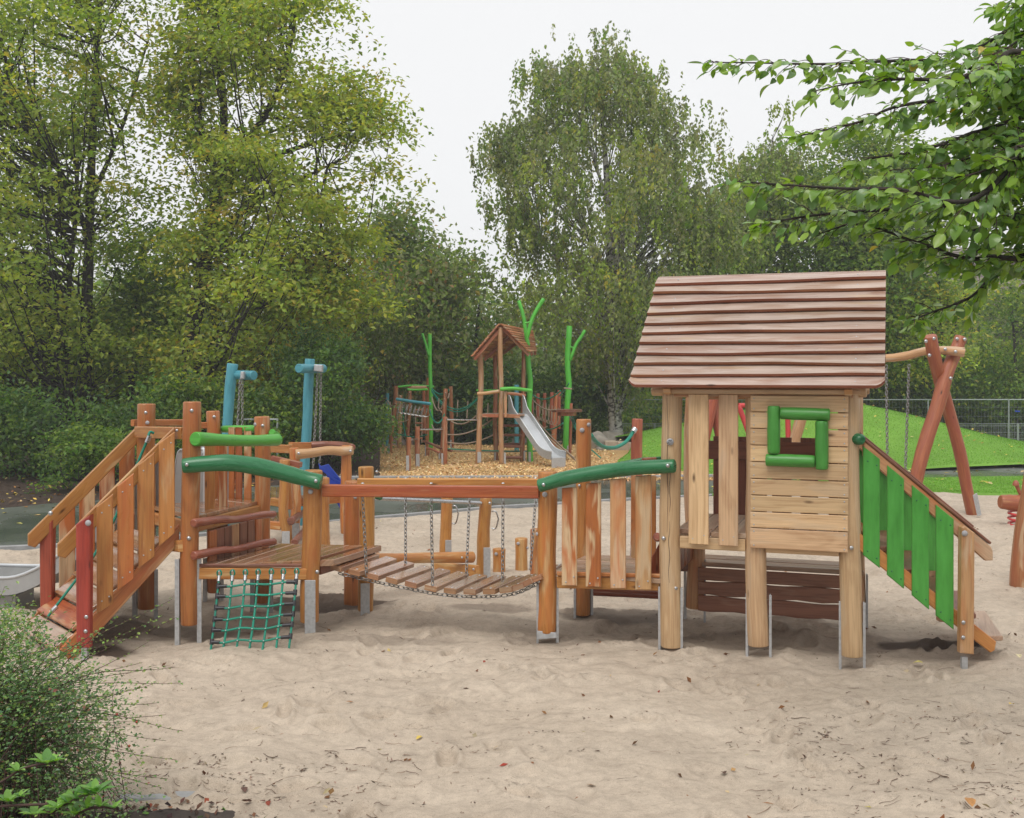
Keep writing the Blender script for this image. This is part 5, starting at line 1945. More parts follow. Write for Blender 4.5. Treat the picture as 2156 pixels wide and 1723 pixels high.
# rear railing and its planks
for x0, x1 in ((.135, .265), (.335, .475), (.600, .752), (.820, .955), (1.035, 1.165)):
    slabpart('rear_plank', M['wood_dark'], PH, [H(x0, 1.10, .80), H(x1, 1.10, .80), H(x1, 1.10, 1.485), H(x0, 1.10, 1.485)], hy, .024, .004, V(0, 0, 1))
plankpart('rear_rail', M['wood_dark'], PH, H(.05, 1.125 - .04, 1.375), H(1.17, 1.125 - .04, 1.375), .03, .15)
for xx in (0, 1.225):
    for yy0, yy1 in ((.15, .29), (.40, .54), (.66, .80)):
        if xx == 0:
            continue
# side wall logs left (tower side entrance grip) and riser planks below the floor edge
for i in range(7):
    y0_, y1_ = .09 + i * .125, .09 + (i + 1) * .125 - .006
    slabpart('riser_plank', M['wood_dark' if i % 2 else 'wood_beam_red'], PH, [H(-.03, y0_, .50), H(-.03, y1_, .50), H(-.03, y1_, .82), H(-.03, y0_, .82)], hx, .022, .003, V(0, 0, 1))
# counter at the back under the floor
slabpart('counter_top', M['wood_deck_grey'], PH, [H(-.02, .98, .445), H(1.30, .98, .445), H(1.30, 1.16, .445), H(-.02, 1.16, .445)], (0, 0, 1), .035, .005, hx)
slabpart('counter_top', M['wood_deck_grey'], PH, [H(.03, 1.17, .447), H(1.26, 1.17, .447), H(1.26, 1.36, .447), H(.03, 1.36, .447)], (0, 0, 1), .035, .005, hx)
for z0_, z1_, ma in ((.345, .443, 'wood_counter'), (.228, .338, 'wood_counter'), (.10, .218, 'wood_counter')):
    m = MB()
    n_ = 12
    lo = [H(.04 + 1.15 * k / n_, .955, z0_ + (.006 * math.sin(k * 1.7 + z0_ * 30) if z0_ < .3 else 0)) for k in range(n_ + 1)]
    hi = [H(.04 + 1.15 * k / n_, .955, z1_ + (.006 * math.sin(k * 1.1 + z1_ * 30) if z0_ < .3 else 0)) for k in range(n_, -1, -1)]
    m.slab(lo + hi, -hy, .028, .004, hx)
    m.build('counter_board', M[ma], PH)
# roof: lapped waney boards on both slopes
ez, ey = 1.872, -.20
rz, ry = 2.715, .52
nbd = 11
rxl = lambda s: -.262 + .067 * s
rxr = lambda s: 1.455 + .006 * s
sl = V(0, 0, 0)
slen = math.hypot(rz - ez, ry - ey)
for side in (0, 1):
    def RP(x, s, h):
        """point on the slope: s from eave (0) to ridge (1), h above the slope plane"""
        y = ey + (ry - ey) * s
        z = ez + (rz - ez) * s
        ny, nz = -(rz - ez) / slen, (ry - ey) / slen
        y += ny * h
        z += nz * h
        if side:
            y = 2 * ry - y
        return H(x, y, z)
    for i in range(nbd):
        s0 = i / nbd
        s1 = min(1.0, (i + 1.28) / nbd)
        m = MB()
        nseg = 66 if i == 0 else 22
        ph, ph2 = random.uniform(0, 6), random.uniform(0, 6)
        amp = .0 if i == 0 else random.uniform(.5, 1.0)
        rowsv = []
        th = .028
        l0, l1 = rxl(s0) + .0, rxr(s0)
        ringlist = []
        for k in range(nseg + 1):
            f = k / nseg
            x = l0 + (l1 - l0) * f
            dz = amp * (.0105 * math.sin(ph + f * 4.2) + .004 * math.sin(ph2 + f * 11)) / slen * 1.0
            if i == 0:
                dz = .045 / slen * (max(0, 1 - f * 30) ** 2 + max(0, 1 - (1 - f) * 30) ** 2)
            a0 = s0 + dz
            x1 = x if 0 < k < nseg else (rxl(s1) if k == 0 else rxr(s1))
            bh = .036          # the lower edge rides on the board below
            # ring: under-low, low bottom edge, low top edge, up top, up bottom
            ringlist.append([RP(x, a0, bh), RP(x, a0 - .004 / slen, bh + th * .5), RP(x, a0 + .004 / slen, bh + th), RP(x1, s1, th * .9), RP(x1, s1, 0.0)])
        base = len(m.v)
        for rg in ringlist:
            m.v.extend(rg)
        for k in range(nseg):
            for j in range(5):
                j2 = (j + 1) % 5
                ids = (base + k * 5 + j, base + (k + 1) * 5 + j, base + (k + 1) * 5 + j2, base + k * 5 + j2)
                if side:
                    ids = ids[::-1]
                uvs = []
                for q in ids:
                    kk, jj = (q - base) // 5, (q - base) % 5
                    uvs.append((kk / nseg * 1.7, (.0, .013, .03, .16, .2)[jj]))
                m.face(ids, uvs)
        for k in (0, nseg):
            ids = tuple(base + k * 5 + j for j in range(5))
            if (k == 0) != bool(side):
                ids = ids
            m.face(ids if (k == nseg) == bool(side) else ids[::-1], [(0, q * .02) for q in range(5)])
        ro = m.build('roof_board', M['wood_roof'], PH)
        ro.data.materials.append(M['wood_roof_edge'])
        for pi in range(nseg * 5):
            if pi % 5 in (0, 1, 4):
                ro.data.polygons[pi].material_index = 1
        if side == 0:
            for xs in (-.03, 1.27):
                bolt(RP(xs, s0 + .045, .048), (RP(0, .5, 1) - RP(0, .5, 0)), PH, .006, M['steel_galv'])
    for x in (.0, 1.225):
        m = MB()
        m.loft([RP(x, .02, -.035), RP(x, .985, -.035)], chamfer_rect(.05, .06, .004))
        m.build('rafter', M['wood_pale_worn'], PH)
plankpart('ridge_board', M['wood_roof'], PH, H(-.19, ry, rz + .012), H(1.46, ry, rz + .012), .05, .02)

# ---------------------------------------------------------------- right-hand stair ladder
LD = thing('green_stair', 'steep stair with bright green side planks descending right of the playhouse', 'stair', (3.0, 7.8, 0))
ed = V(1, .02, 0)
nt0 = P('7', 182, 568, 7.45)
sd = V(.868, .017, -.71)
wvs = hy * .86
def sstringer(base, near_):
    n_ = -hy
    for nm, p, ma, l, w_ in (('handrail', base, 'wood_pale_worn', 1.02, .105), ('stringer', base + V(-.06, 0, -.60), 'wood_orange_patchy', 1.07, .12)):
        a = p
        b_ = p + sd * l
        if nm == 'handrail':
            poly = [a, a + V(0, 0, -w_), b_ + V(-.05, 0, -w_ + .01), b_ + V(0, 0, -w_ + .012), b_ + V(0, 0, -.03), b_ + V(-.012, 0, -.0)]
        else:
            poly = [a, a + V(0, 0, -w_), b_ + V(.0, 0, -w_ + .035), b_ + V(.03, 0, -w_ + .05), b_ + V(.04, 0, -.01)]
        slabpart(nm, M['wood_yellow' if nm == 'stringer' else 'wood_pale_worn'], LD, poly, (0, -1, 0), .04, .006, sd)


sstringer(nt0, True)
sstringer(nt0 + V(.22, .80, 0), False)
for base in (nt0, nt0 + V(.22, .80, 0)):
    m = MB(); m.plank(base + V(0, -.02, .010), base + sd * 1.0 + V(0, -.02, .010), .055, .018, up=V(.6, 0, .8)); m.build('handrail_cap', M['wood_dark'], LD)
for xl, xr, tl, tr, bl, br in ((185, 266, 597, 660, 1132, 1196), (303, 385, 690, 758, 1230, 1298), (425, 508, 788, 856, 1330, 1400), (543, 629, 885, 955, 1430, 1498)):
    f = (xl - 185) / 440
    Yb = nt0.y - .025
    a0, a1, b1, b0 = P('7', xl, tl, Yb), P('7', xr, tr, Yb), P('7', xr, br, Yb), P('7', xl, bl, Yb)
    b0.x, b1.x = a0.x, a1.x
    slabpart('green_plank', M['green_panel'], LD, [a0, a1, b1, b0], (0, -1, 0), .022, .005, (0, 0, 1))
    o_ = V(.22, .845, 0)
    slabpart('green_plank', M['green_panel'], LD, [q + o_ for q in (a0, a1, b1, b0)], (0, 1, 0), .022, .005, (0, 0, 1))
    for q in (a0.lerp(a1, .25) + V(0, 0, -.08), a0.lerp(a1, .8) + V(0, 0, -.06), b0.lerp(b1, .25) + V(0, 0, .05), b0.lerp(b1, .8) + V(0, 0, .05)):
        bolt(q + V(0, -.022, 0), FRONT, LD, .006, M['green_dark'])
yE = nt0.y - .045
a0, a1 = P('7', 654, 992, yE), P('7', 668, 982, yE)
a2, a3 = P('7', 718, 1018, yE), P('7', 714, 1612, yE)
a4 = P('7', 648, 1605, yE)
m = MB(); m.slab([a0, a1, a2, a3, a4], (0, -1, 0), .07, .008, (0, 0, 1)); m.build('end_post', M['wood_pale_worn'], LD)
bolt(P('7', 688, 1027, yE - .072), FRONT, LD, .021, M['grey_cap']); bolt(P('7', 682, 1466, yE - .072), FRONT, LD, .015); bolt(P('7', 681, 1540, yE - .072), FRONT, LD, .015)
m = MB(); m.box((P('7', 662, 1600, yE).x, yE - .045, -.12), (P('7', 690, 1600, yE).x, yE - .015, .085), .002); m.build('steel_foot', M['steel_galv'], LD)
o_ = V(.22, .86, 0)
m = MB(); m.slab([q + o_ for q in (a0, a1, a2, a3, a4)], (0, 1, 0), .07, .008, (0, 0, 1)); m.build('end_post', M['wood_pale_worn'], LD)
bolt(P('7', 636, 1362, 8.25), FRONT, LD, .015)
for i in range(5):
    p = nt0 + V(-.02, .0, -.72) + sd * (.06 + i * .215)
    q = p + V(.22, .79, 0)
    m = MB(); m.slab([p, p + V(.19, 0, 0), q + V(.19, 0, 0), q], (0, 0, 1), .035, .005, V(.3, .8, 0)); m.build('tread', M['wood_dark' if i < 4 else 'wood_deck_grey'], LD)
# mitred grip stub of dark green beside the house post
m = MB(); m.log([P('7', 140, 560, 7.44), P('7', 186, 566, 7.36)], [.045, .036], sides=14, n=5, rnd=.012); m.build('green_stub', M['green_dark'], LD)

# ================================================================== equipment between the deck and the path
def pole(parent, name, mat, pts, r, sides=12, wob=.02, n=None):
    return logpart(name, M[mat], parent, pts, r, sides=sides, n=n or 10, wob=wob, up=V(0, 1, 0), rnd=.008)


def plate(parent, c, x0, y0, x1, y1, Y):
    m_ = MB()
    a, b = P(c, x0, y0, Y), P(c, x1, y1, Y)
    m_.slab([V(a.x, Y, a.z), V(b.x, Y, a.z), V(b.x, Y, b.z), V(a.x, Y, b.z)], FRONT, .006, .0015, (0, 0, 1))
    return m_.build('steel_foot', M['steel_galv'], parent)


# turning bars with grips
TB = thing('turning_bar', 'steel turning bar between timber posts with grip handles behind the chain bridge', 'turning bar', (-.5, 10.5, 0))
pole(TB, 'post', 'wood_yellow', [P('3', 1250, 1085, 10.8), P('3', 1252, 850, 10.8), P('3', 1262, 600, 10.8), P('3', 1268, 400, 10.8)], [.056, .058, .056, .058])
pole(TB, 'post', 'wood_yellow', [P('3', 1575, 1130, 10.4), P('3', 1580, 900, 10.4), P('3', 1582, 700, 10.4), P('3', 1605, 410, 10.4)], [.062, .062, .058, .056])
plate(TB, '3', 1252, 778, 1306, 1085, 10.73); plate(TB, '3', 1582, 842, 1642, 1110, 10.33)
m = MB(); m.tube([P('3', 655, 418, 9.6), P('3', 1560, 458, 10.35)], .017, 10); m.build('steel_bar', M['steel_bright'], TB)
m = MB(); m.log([P('3', 660, 400, 9.58), P('3', 700, 410, 9.55)], [.03, .028], sides=10, n=4); m.build('green_cap', M['green_dark'], TB)
for x, y0_, y1_, Y in ((1308, 485, 632, 10.8), (1652, 532, 676, 10.4)):
    a, b = P('3', x, y0_, Y), P('3', x, y1_, Y)
    m = MB(); m.tube(catmull([a, a + V(.04, -.01, .0), a + V(.062, -.01, -.06), b + V(.062, -.01, .08), b + V(.04, -.01, .0), b], 16), .0075, 7); m.build('grip_handle', M['steel_bright'], TB)
bolt(P('3', 1635, 460, 10.33), FRONT, TB, .014)
LB = thing('balance_log', 'long smooth balance log lying low behind the chain bridge', 'balance beam', (-.8, 9.9, 0))
pole(LB, 'log', 'wood_yellow', [P('3', 640, 938, 9.5), P('3', 900, 935, 9.75), P('3', 1150, 930, 10.0), P('3', 1492, 925, 10.25)], [.048, .047, .05, .053], n=18)
m = MB(); m.plank(P('3', 1172, 1010, 10.5), P('3', 1532, 1045, 10.05), .05, .10, up=V(0, 0, 1)); m.build('cross_beam', M['wood_yellow'], LB)
bolt(P('3', 1395, 930, 10.12), FRONT, LB, .012); bolt(P('3', 1495, 1030, 10.02), FRONT, LB, .012)
for x0, x1, y0_, y1_, Y, lab in ((1660, 1772, 850, 1068, 10.9, 'short stepping post with bolt, left of its taller neighbour'),
                                 (1850, 1965, 760, 1040, 11.05, 'taller stepping post with two bolts behind the bridge end')):
    p = P('3', (x0 + x1) / 2, y1_, Y)
    tp = P('3', (x0 + x1) / 2, y0_, Y)
    t = thing('stepping_post', lab, 'post', (p.x, Y, 0), 'stepping posts')
    pole(t, 'stump', 'wood_yellow', [V(p.x, Y, -.1), tp], [.062, .062], n=6)
    bolt(P('3', x0 + 30, y0_ + 48, Y - .063), FRONT, t, .018, M['grey_cap'])
    if x0 > 1800:
        bolt(P('3', x1 - 4, y0_ + 84, Y - .03), V(1, -1, 0), t, .016, M['grey_cap'])
p = P('4', 88, 760, 10.6)
t = thing('stepping_post', 'stepping post half hidden behind the orange bridge post', 'post', (p.x, 10.6, 0), 'stepping posts')
pole(t, 'stump', 'wood_orange', [V(p.x, 10.6, -.1), P('4', 88, 605, 10.6)], [.06, .06], n=6)

# rope post with slack green rope
RP_ = thing('rope_post', 'red-brown post holding a slack green rope left of the playhouse', 'post', (1.4, 12.0, 0))
pole(RP_, 'post', 'wood_swing', [P('4', 850, 870, 12.0), P('u', 1341, 1050, 12.0), P('u', 1340, 960, 12.0), P('u', 1342, 882, 12.0)], [.065, .065, .062, .06])
plate(RP_, '4', 810, 728, 850, 830, 11.9)
def Z4(x, y, Y):
    return P4(x, y, Y)


pts = [Z4(900, 690, 9.3), Z4(950, 760, 9.9), Z4(1020, 815, 10.5), Z4(1100, 838, 11.0), Z4(1190, 832, 11.4), Z4(1290, 780, 11.7), Z4(1360, 700, 11.85), Z4(1395, 630, 11.9)]
m = MB(); m.tube(catmull(pts, 30), .019, 8); o = m.build('slack_rope', M['rope_green'], RP_)
m = MB(); m.tube([Z4(1385, 655, 11.88), Z4(1410, 618, 11.9)], .032, 8); m.build('ferrule', M['steel_bright'], RP_)
m = MB(); m.tube([Z4(1070, 828, 10.9), Z4(1078, 842, 10.9)], .023, 8); m.build('ferrule', M['steel_bright'], RP_)

# small raised sand workbench with log rails behind the low deck
SB = thing('sand_platform', 'raised sand play deck with weathered log railing between the teal posts', 'play platform', (-2.3, 12.8, 0))
pole(SB, 'post', 'wood_yellow', [P('M', 222, 1250, 12.35), P('M', 205, 1120, 12.35), P('M', 180, 960, 12.35), P('M', 190, 760, 12.35), P('M', 195, 515, 12.35)], [.055, .058, .056, .058, .062], n=14)
plate(SB, 'M', 168, 1132, 236, 1282, 12.25)
pole(SB, 'post', 'wood_orange', [P('M', 270, 1150, 12.9), P('M', 290, 900, 12.9), P('M', 280, 640, 12.9), P('M', 272, 412, 12.9)], [.062, .06, .056, .058], n=12)
plate(SB, 'M', 255, 1062, 318, 1205, 12.8)
pole(SB, 'post', 'wood_orange', [P('M', 720, 1150, 13.0), P('M', 715, 900, 13.0), P('M', 722, 650, 13.0), P('M', 722, 392, 13.0)], [.066, .066, .066, .056], n=12)
pole(SB, 'post', 'wood_yellow', [P('M', 540, 1280, 11.2), P('M', 530, 1000, 11.2), P('M', 532, 670, 11.2)], [.055, .055, .055], n=8)
rail(SB, 'log_rail', 'wood_far_pale', [P('M', 285, 470, 12.75), P('M', 420, 458, 12.8), P('M', 560, 436, 12.85), P('M', 680, 442, 12.9), P('M', 780, 436, 12.9)], [.06, .054, .05, .056, .054])
bolt(P('M', 312, 462, 12.66), FRONT, SB, .018); bolt(P('M', 757, 442, 12.8), FRONT, SB, .018)
rail(SB, 'log_rail', 'wood_dark', [P('M', 420, 392, 14.0), P('M', 560, 383, 14.0), P('M', 700, 392, 13.8), P('M', 775, 410, 13.3)], [.05, .042, .045, .04])
plankpart('beam', M['wood_yellow'], SB, P('M', 75, 418, 13.2), P('M', 240, 425, 13.0), .05, .10)
plankpart('beam', M['wood_orange'], SB, P('M', 240, 396, 13.6), P('M', 420, 396, 14.0), .06, .09)
plankpart('beam', M['wood_log_brown'], SB, P('M', 82, 502, 12.5), P('M', 330, 560, 12.3), .06, .06)
plankpart('beam', M['wood_yellow'], SB, P('M', 70, 875, 12.6), P('M', 260, 905, 12.6), .05, .09)
plankpart('beam', M['wood_orange'], SB, P('M', 320, 882, 13.0), P('M', 690, 852, 13.2), .05, .095)
deck(SB, (P('M', 70, 838, 12.7), P('M', 380, 850, 13.0), P('M', 385, 815, 13.9), P('M', 70, 800, 13.9)), 6, P('M', 200, 835, 12.8).z, .04, 'wood_deck')
deck(SB, (P('M', 60, 1058, 12.4), P('M', 160, 1065, 12.4), P('M', 150, 965, 13.2), P('M', 60, 960, 13.2)), 3, P('M', 100, 1045, 12.4).z, .04, 'wood_deck')
plankpart('beam', M['wood_orange'], SB, P('M', 60, 1078, 12.35), P('M', 160, 1088, 12.35), .05, .09)
plankpart('beam', M['wood_orange'], SB, P('M', 235, 690, 12.6), P('M', 245, 940, 12.6), .05, .12, up=V(0, 1, 0))
rail(SB, 'step_log', 'wood_dark', [P('M', 245, 1045, 12.2), P('M', 345, 975, 13.2)], [.045, .04])
rail(SB, 'step_log', 'wood_dark', [P('M', 275, 1228, 11.8), P('M', 365, 1125, 12.9)], [.038, .036])
# blue panel
m = MB()
pl = [P('M', 485, 545, 13.6), P('M', 505, 570, 13.6), P('M', 570, 552, 13.6), P('M', 682, 690, 13.6), P('M', 684, 960, 13.6), P('M', 560, 742, 13.6), P('M', 572, 700, 13.6), P('M', 552, 640, 13.6), P('M', 492, 596, 13.6)]
m.slab(pl, (0, -1, 0), .03, .006)
tag(m.build('blue_chute', M['blue_plastic']), 'angular blue plastic chute panel beside the sand play deck', 'chute')
# teal crane posts
def crane(lab, pts, r, arm, brk, chains, Y):
    t = thing('teal_post', lab, 'post', (pts[0].x, Y, 0), 'teal hoist posts')
    pole(t, 'pole', 'teal', pts, r, n=14, wob=.012)
    for a, b, ra in arm:
        rail(t, 'arm', 'teal', [a, b], [ra, ra])
    m_ = MB(); m_.slab(brk, (0, -1, 0), .10, .01, (1, 0, 0)); m_.build('bracket', M['steel_galv'], t)
    for a, b in chains:
        m_ = MB(); m_.chain(a, b, .05, .028, .0055); m_.build('hoist_chain', M['steel_chain'], t)
    return t


t = crane('teal post on the left with a stub arm pointing right', [P('9', 90, 1460, 14.3), P('9', 108, 800, 14.3), P('9', 122, 560, 14.3), P('9', 135, 380, 14.3), P('9', 155, 202, 14.3)], [.066, .066, .068, .074, .074],
          [(P('9', 190, 288, 14.3), P('9', 318, 292, 14.1), .062)], [P('9', 228, 262, 14.1), P('9', 255, 262, 14.1), P('9', 252, 318, 14.1), P('9', 226, 318, 14.1)],
          [(P('9', 212, 318, 14.1), P('9', 192, 680, 14.1)), (P('9', 229, 318, 14.1), P('9', 228, 690, 14.1))], 14.3)
m = MB(); m.tube([P('9', 82, 543, 14.3), P('9', 168, 549, 14.3)], .002, 4); 
t = crane('taller teal post on the right with a round stub arm on its left', [P('9', 697, 1442, 14.3), P('9', 700, 1160, 14.3), P('9', 710, 900, 14.3), P('9', 728, 600, 14.3), P('9', 732, 440, 14.3), P('9', 746, 165, 14.3)], [.058, .062, .066, .066, .066, .064],
          [(P('9', 660, 238, 13.9), P('9', 850, 240, 14.5), .06)], [P('9', 788, 208, 14.2), P('9', 852, 212, 14.2), P('9', 848, 266, 14.2), P('9', 784, 258, 14.2)],
          [(P('9', 806, 262, 14.2), P('9', 770, 1000, 14.2)), (P('9', 830, 262, 14.2), P('9', 822, 960, 14.2))], 14.3)
for c0, c1 in (((82, 543), (168, 550)), ((690, 448), (770, 456))):
    pass

# ---------------------------------------------------------------- swing right
SW = thing('swing_frame', 'tall swing frame with crossed red-brown logs and a bent pale top beam', 'swing', (5.9, 15.2, 0))
def leg(lst, r, Y):
    return pole(SW, 'leg', 'wood_swing', [P('R', x, y, Y + dy) for x, y, dy in lst], r, n=14, sides=14)


leg([(848, 1665, .15), (790, 1400, .1), (740, 1130, .05), (640, 760, -.02), (560, 480, -.12), (510, 270, -.36), (476, 95, -.45)], [.078, .08, .084, .086, .088, .09, .088], 15.3)
leg([(300, 1700, -.2), (355, 1330, -.2), (440, 1000, -.15), (540, 700, -.08), (610, 440, -.02), (690, 240, .16), (742, 105, .2)], [.088, .092, .096, .098, .094, .09, .088], 15.1)
leg([(255, 1650, -.4), (262, 1450, -.4)], [.04, .05], 15.0) if False else None
pb = [P('R', 772, 238, 15.02), P('R', 640, 222, 15.08), P('R', 545, 220, 15.2), P('R', 420, 228, 15.3), P('R', 300, 262, 15.4), P('R', 170, 282, 15.5), P('R', 60, 292, 15.6), P('R', -120, 330, 15.8), P('u', 1700, 760, 16.2), P('u', 1520, 755, 16.4)]
rail(SW, 'top_beam', 'wood_far_pale', pb, [.068, .062, .058, .06, .062, .058, .058, .058, .058, .06])
m = MB(); m.slab([P('R', 842, 1468, 15.12), P('R', 878, 1448, 15.12), P('R', 918, 1640, 15.12), P('R', 880, 1648, 15.12)], (0, -1, 0), .01, .002); m.build('steel_foot', M['steel_galv'], SW)
for x, y, Y in ((440, 142, 14.78), (507, 118, 14.78), (471, 262, 14.84), (606, 211, 15.03), (695, 232, 14.98), (708, 122, 15.2), (773, 126, 15.2), (652, 460, 14.98)):
    bolt(P('R', x, y, Y), FRONT, SW, .026)
# left crossed legs seen between the playhouse slats and through its window
KL = (2750, 1500, 3.132)
def K(x, y, Y):
    return P('u', (2750 + x / 3.132) / 1.9, (1500 + y / 3.132) / 1.9, Y)


pole(SW, 'leg', 'wood_swing', [K(110, 1250, 16.4), K(225, 740, 16.4), K(300, 400, 16.4), K(345, 150, 16.4), K(400, -150, 16.4)], [.085] * 5, n=12)
pole(SW, 'leg', 'wood_swing', [K(520, 1250, 16.5), K(410, 740, 16.5), K(335, 400, 16.5), K(290, 150, 16.5), K(240, -150, 16.5)], [.085] * 5, n=12)
for (x, y, x2, y2, Y) in ((98, 350, 108, 1240, 15.5), (294, 345, 262, 1262, 15.35)):
    m = MB(); m.chain(P('R', x, y, Y), P('R', x2, y2 if y2 > 1250 else 1262, Y), .06, .034, .007); m.build('swing_chain', M['steel_chain'], SW)
for x in (170,):
    m = MB(); m.chain(P('7', 163, 280, 15.7), P('7', 163, 760, 15.7), .06, .034, .007); m.build('swing_chain', M['steel_chain'], SW)
s0, s1 = P('R', 108, 1262, 15.5), P('R', 262, 1262, 15.35)
m = MB(); m.plank(s0, s1, .16, .03); m.build('swing_seat', M['black_plastic'], SW)
# red bar frame and leaning log behind
RF = thing('red_climber', 'thin red slanted bars standing on the lawn, seen between the playhouse slats', 'climbing frame', K(700, 900, 19.5))
RF.location.z = 0
pole(RF, 'red_bar', 'red_paint', [K(640, 380, 19.5), K(765, 720, 19.5), K(880, 1030, 19.5)], [.05] * 3, sides=8, wob=0)
pole(RF, 'red_bar', 'red_paint', [K(1250, 380, 19.8), K(1258, 560, 19.8), K(1270, 1030, 19.8)], [.05] * 3, sides=8, wob=0)
pole(RF, 'red_bar', 'red_paint', [K(640, 385, 19.5), K(1250, 385, 19.8)], [.045] * 2, sides=8, wob=0)
LL = logpart('leaning_log', M['wood_far_pale'], None, [K(1245, 1200, 18.6), K(1330, 880, 18.6), K(1420, 560, 18.6), K(1480, 330, 18.6)], [.10, .10, .10, .10], sides=14, wob=.02, up=V(0, 1, 0))
tag(LL, 'thick pale log leaning behind the playhouse window', 'log')

# spring rider and leaning trunk at the right edge
SR = thing('spring_rider', 'red-brown log spring rider with ball handle cut by the right edge', 'spring rider', (P('R', 1200, 1530, 14.2).x, 14.2, 0))
pole(SR, 'body', 'wood_swing', [P('R', 1078, 1525, 14.2), P('R', 1150, 1530, 14.2), P('R', 1250, 1535, 14.2), P('R', 1480, 1535, 14.2)], [.085, .10, .105, .095], n=12)
pole(SR, 'handle', 'wood_swing', [P('R', 1215, 1370, 14.2), P('R', 1255, 1460, 14.2)], [.028, .024], sides=8, wob=0)
m = MB(); m.dome(P('R', 1215, 1385, 14.2), (0, 0, 1), .045, .07); m.build('ball_grip', M['wood_swing'], SR)
m = MB()
cc = P('R', 1250, 1640, 14.2)
m.tube([cc + V(math.cos(k * .6) * .14, math.sin(k * .6) * .14, .06 - k * .0068) for k in range(64)], .016, 6); m.build('spring', M['red_paint'], SR)
LT = logpart('leaning_post', M['wood_far'], None, [P('7', 997, 1302, 10.1), P('7', 1004, 1100, 10.1), P('7', 1030, 850, 10.1), P('7', 1062, 600, 10.1), P('7', 1100, 360, 10.1)], [.155, .14, .115, .105, .10], sides=14, n=12, wob=.02, up=V(0, 1, 0))
tag(LT, 'stout orange-brown post cut by the right picture edge', 'post')

# ================================================================== far tower and ropes course
Y8 = {}
def g8(x, y):
    u, v = UV('8', x, y)
    return 4600 / (v - 785)


def fpost(parent, top, bot, w, mat='wood_far', Y=None, mids=None, name='post', steel=None):
    Y = Y or g8(*bot)
    r = 1.15 * w / 2 / 2.154 / 1.9 / 2300 * Y
    pts = [P('8', bot[0], bot[1] + 8, Y)] + [P('8', x, y, Y) for x, y in (mids or [])] + [P('8', top[0], top[1], Y)]
    pole(parent, name, mat, pts, [r * 1.05] + [r] * (len(pts) - 1), sides=9, n=8, wob=.03)
    if steel:
        x0, x1, y0_, y1_ = steel
        plate(parent, '8', x0, y0_, x1, y1_ + 6, Y - r - .01)
    return Y


def bar8(parent, name, mat, a, b, r, Ya, Yb=None, sag=0):
    m_ = MB()
    p, q = P('8', a[0], a[1], Ya), P('8', b[0], b[1], Yb or Ya)
    if sag:
        pts = [p.lerp(q, t_) - V(0, 0, sag * 4 * t_ * (1 - t_)) for t_ in np.linspace(0, 1, 9)]
    else:
        pts = [p, q]
    m_.tube(pts, r, 6)
    return m_.build(name, M[mat], parent)


def log8(parent, name, mat, pts, w, Ys):
    pp_ = [P('8', x, y, Y) for (x, y), Y in zip(pts, Ys)]
    r = w / 2 / 2.154 / 1.9 / 2300 * Ys[0]
    return pole(parent, name, mat, pp_, [r] * len(pp_), sides=10, n=8)


FT = thing('far_tower', 'far wooden play tower with gabled plank roof and bright green forked trunk', 'play tower', (-.2, 24.8, 0))
fpost(FT, (905, 570), (890, 1510), 42, 'wood_far_pale', 24.3, [(905, 1050), (915, 800)], steel=(883, 915, 1420, 1505))
fpost(FT, (1080, 345), (1095, 1518), 38, 'wood_far_pale', 24.1, [(1085, 1200), (1090, 900), (1080, 600)], steel=(1112, 1128, 1425, 1515))
fpost(FT, (1036, 590), (1048, 1500), 34, 'wood_far', 25.2, [(1035, 1200), (1040, 900)], steel=(1028, 1042, 1410, 1495))
fpost(FT, (1283, 515), (1268, 1500), 34, 'wood_far', 25.0, [(1275, 1100), (1280, 800)], steel=(1280, 1295, 1410, 1500))
fpost(FT, (1308, 470), (1340, 1505), 42, 'green_far', 25.0, [(1330, 1250), (1328, 1000), (1340, 820), (1318, 640)], name='green_trunk', steel=(1322, 1345, 1418, 1512))
log8(FT, 'green_fork', 'green_far', [(1322, 500), (1300, 400), (1282, 260), (1238, 115)], 33, [24.95] * 4)
log8(FT, 'green_fork', 'green_far', [(1312, 430), (1345, 300), (1390, 200), (1455, 98)], 34, [24.8] * 4)
bar8(FT, 'green_rod', 'green_far', (1295, 308), (1335, 300), .02, 24.0)
A0, A1 = P('8', 1076, 318, 24.0), P('8', 1352, 378, 26.2)
ER0, ER1 = P('8', 1322, 562, 24.2), P('8', 1386, 560, 26.2)
EL0, EL1 = P('8', 842, 598, 23.9), P('8', 1030, 612, 26.3)
for a0_, a1_, e0_, e1_ in ((A0, A1, ER0, ER1), (A0, A1, EL0, EL1)):
    nb_ = 10
    for i in range(nb_):
        s0, s1 = i / nb_, (i + 1.15) / nb_
        p = [a0_.lerp(e0_, s0), a1_.lerp(e1_, s0), a1_.lerp(e1_, min(1.04, s1)), a0_.lerp(e0_, min(1.04, s1))]
        n_ = (p[1] - p[0]).cross(p[3] - p[0]).normalized()
        if n_.z < 0:
            n_ = -n_
        p = [q + n_ * (.02 if j > 1 else 0) for j, q in enumerate(p)]
        slabpart('roof_board', M['wood_far'], FT, p, n_, .03, .004, p[1] - p[0])
    for s in (.06, .5, .94):
        m = MB(); m.loft([a0_.lerp(a1_, s) - V(0, 0, .06), e0_.lerp(e1_, s) - V(0, 0, .06)], chamfer_rect(.06, .07, .005)); m.build('rafter', M['wood_far'], FT)
log8(FT, 'green_rail', 'green_far', [(1078, 878), (1200, 872), (1352, 892)], 32, [23.9, 23.9, 23.9])
log8(FT, 'green_rail', 'green_far', [(878, 888), (960, 888), (1060, 886)], 16, [24.2, 25, 25])
log8(FT, 'wood_rail', 'wood_far_pale', [(880, 918), (960, 912), (1070, 895)], 30, [24.1, 24.1, 24.0])
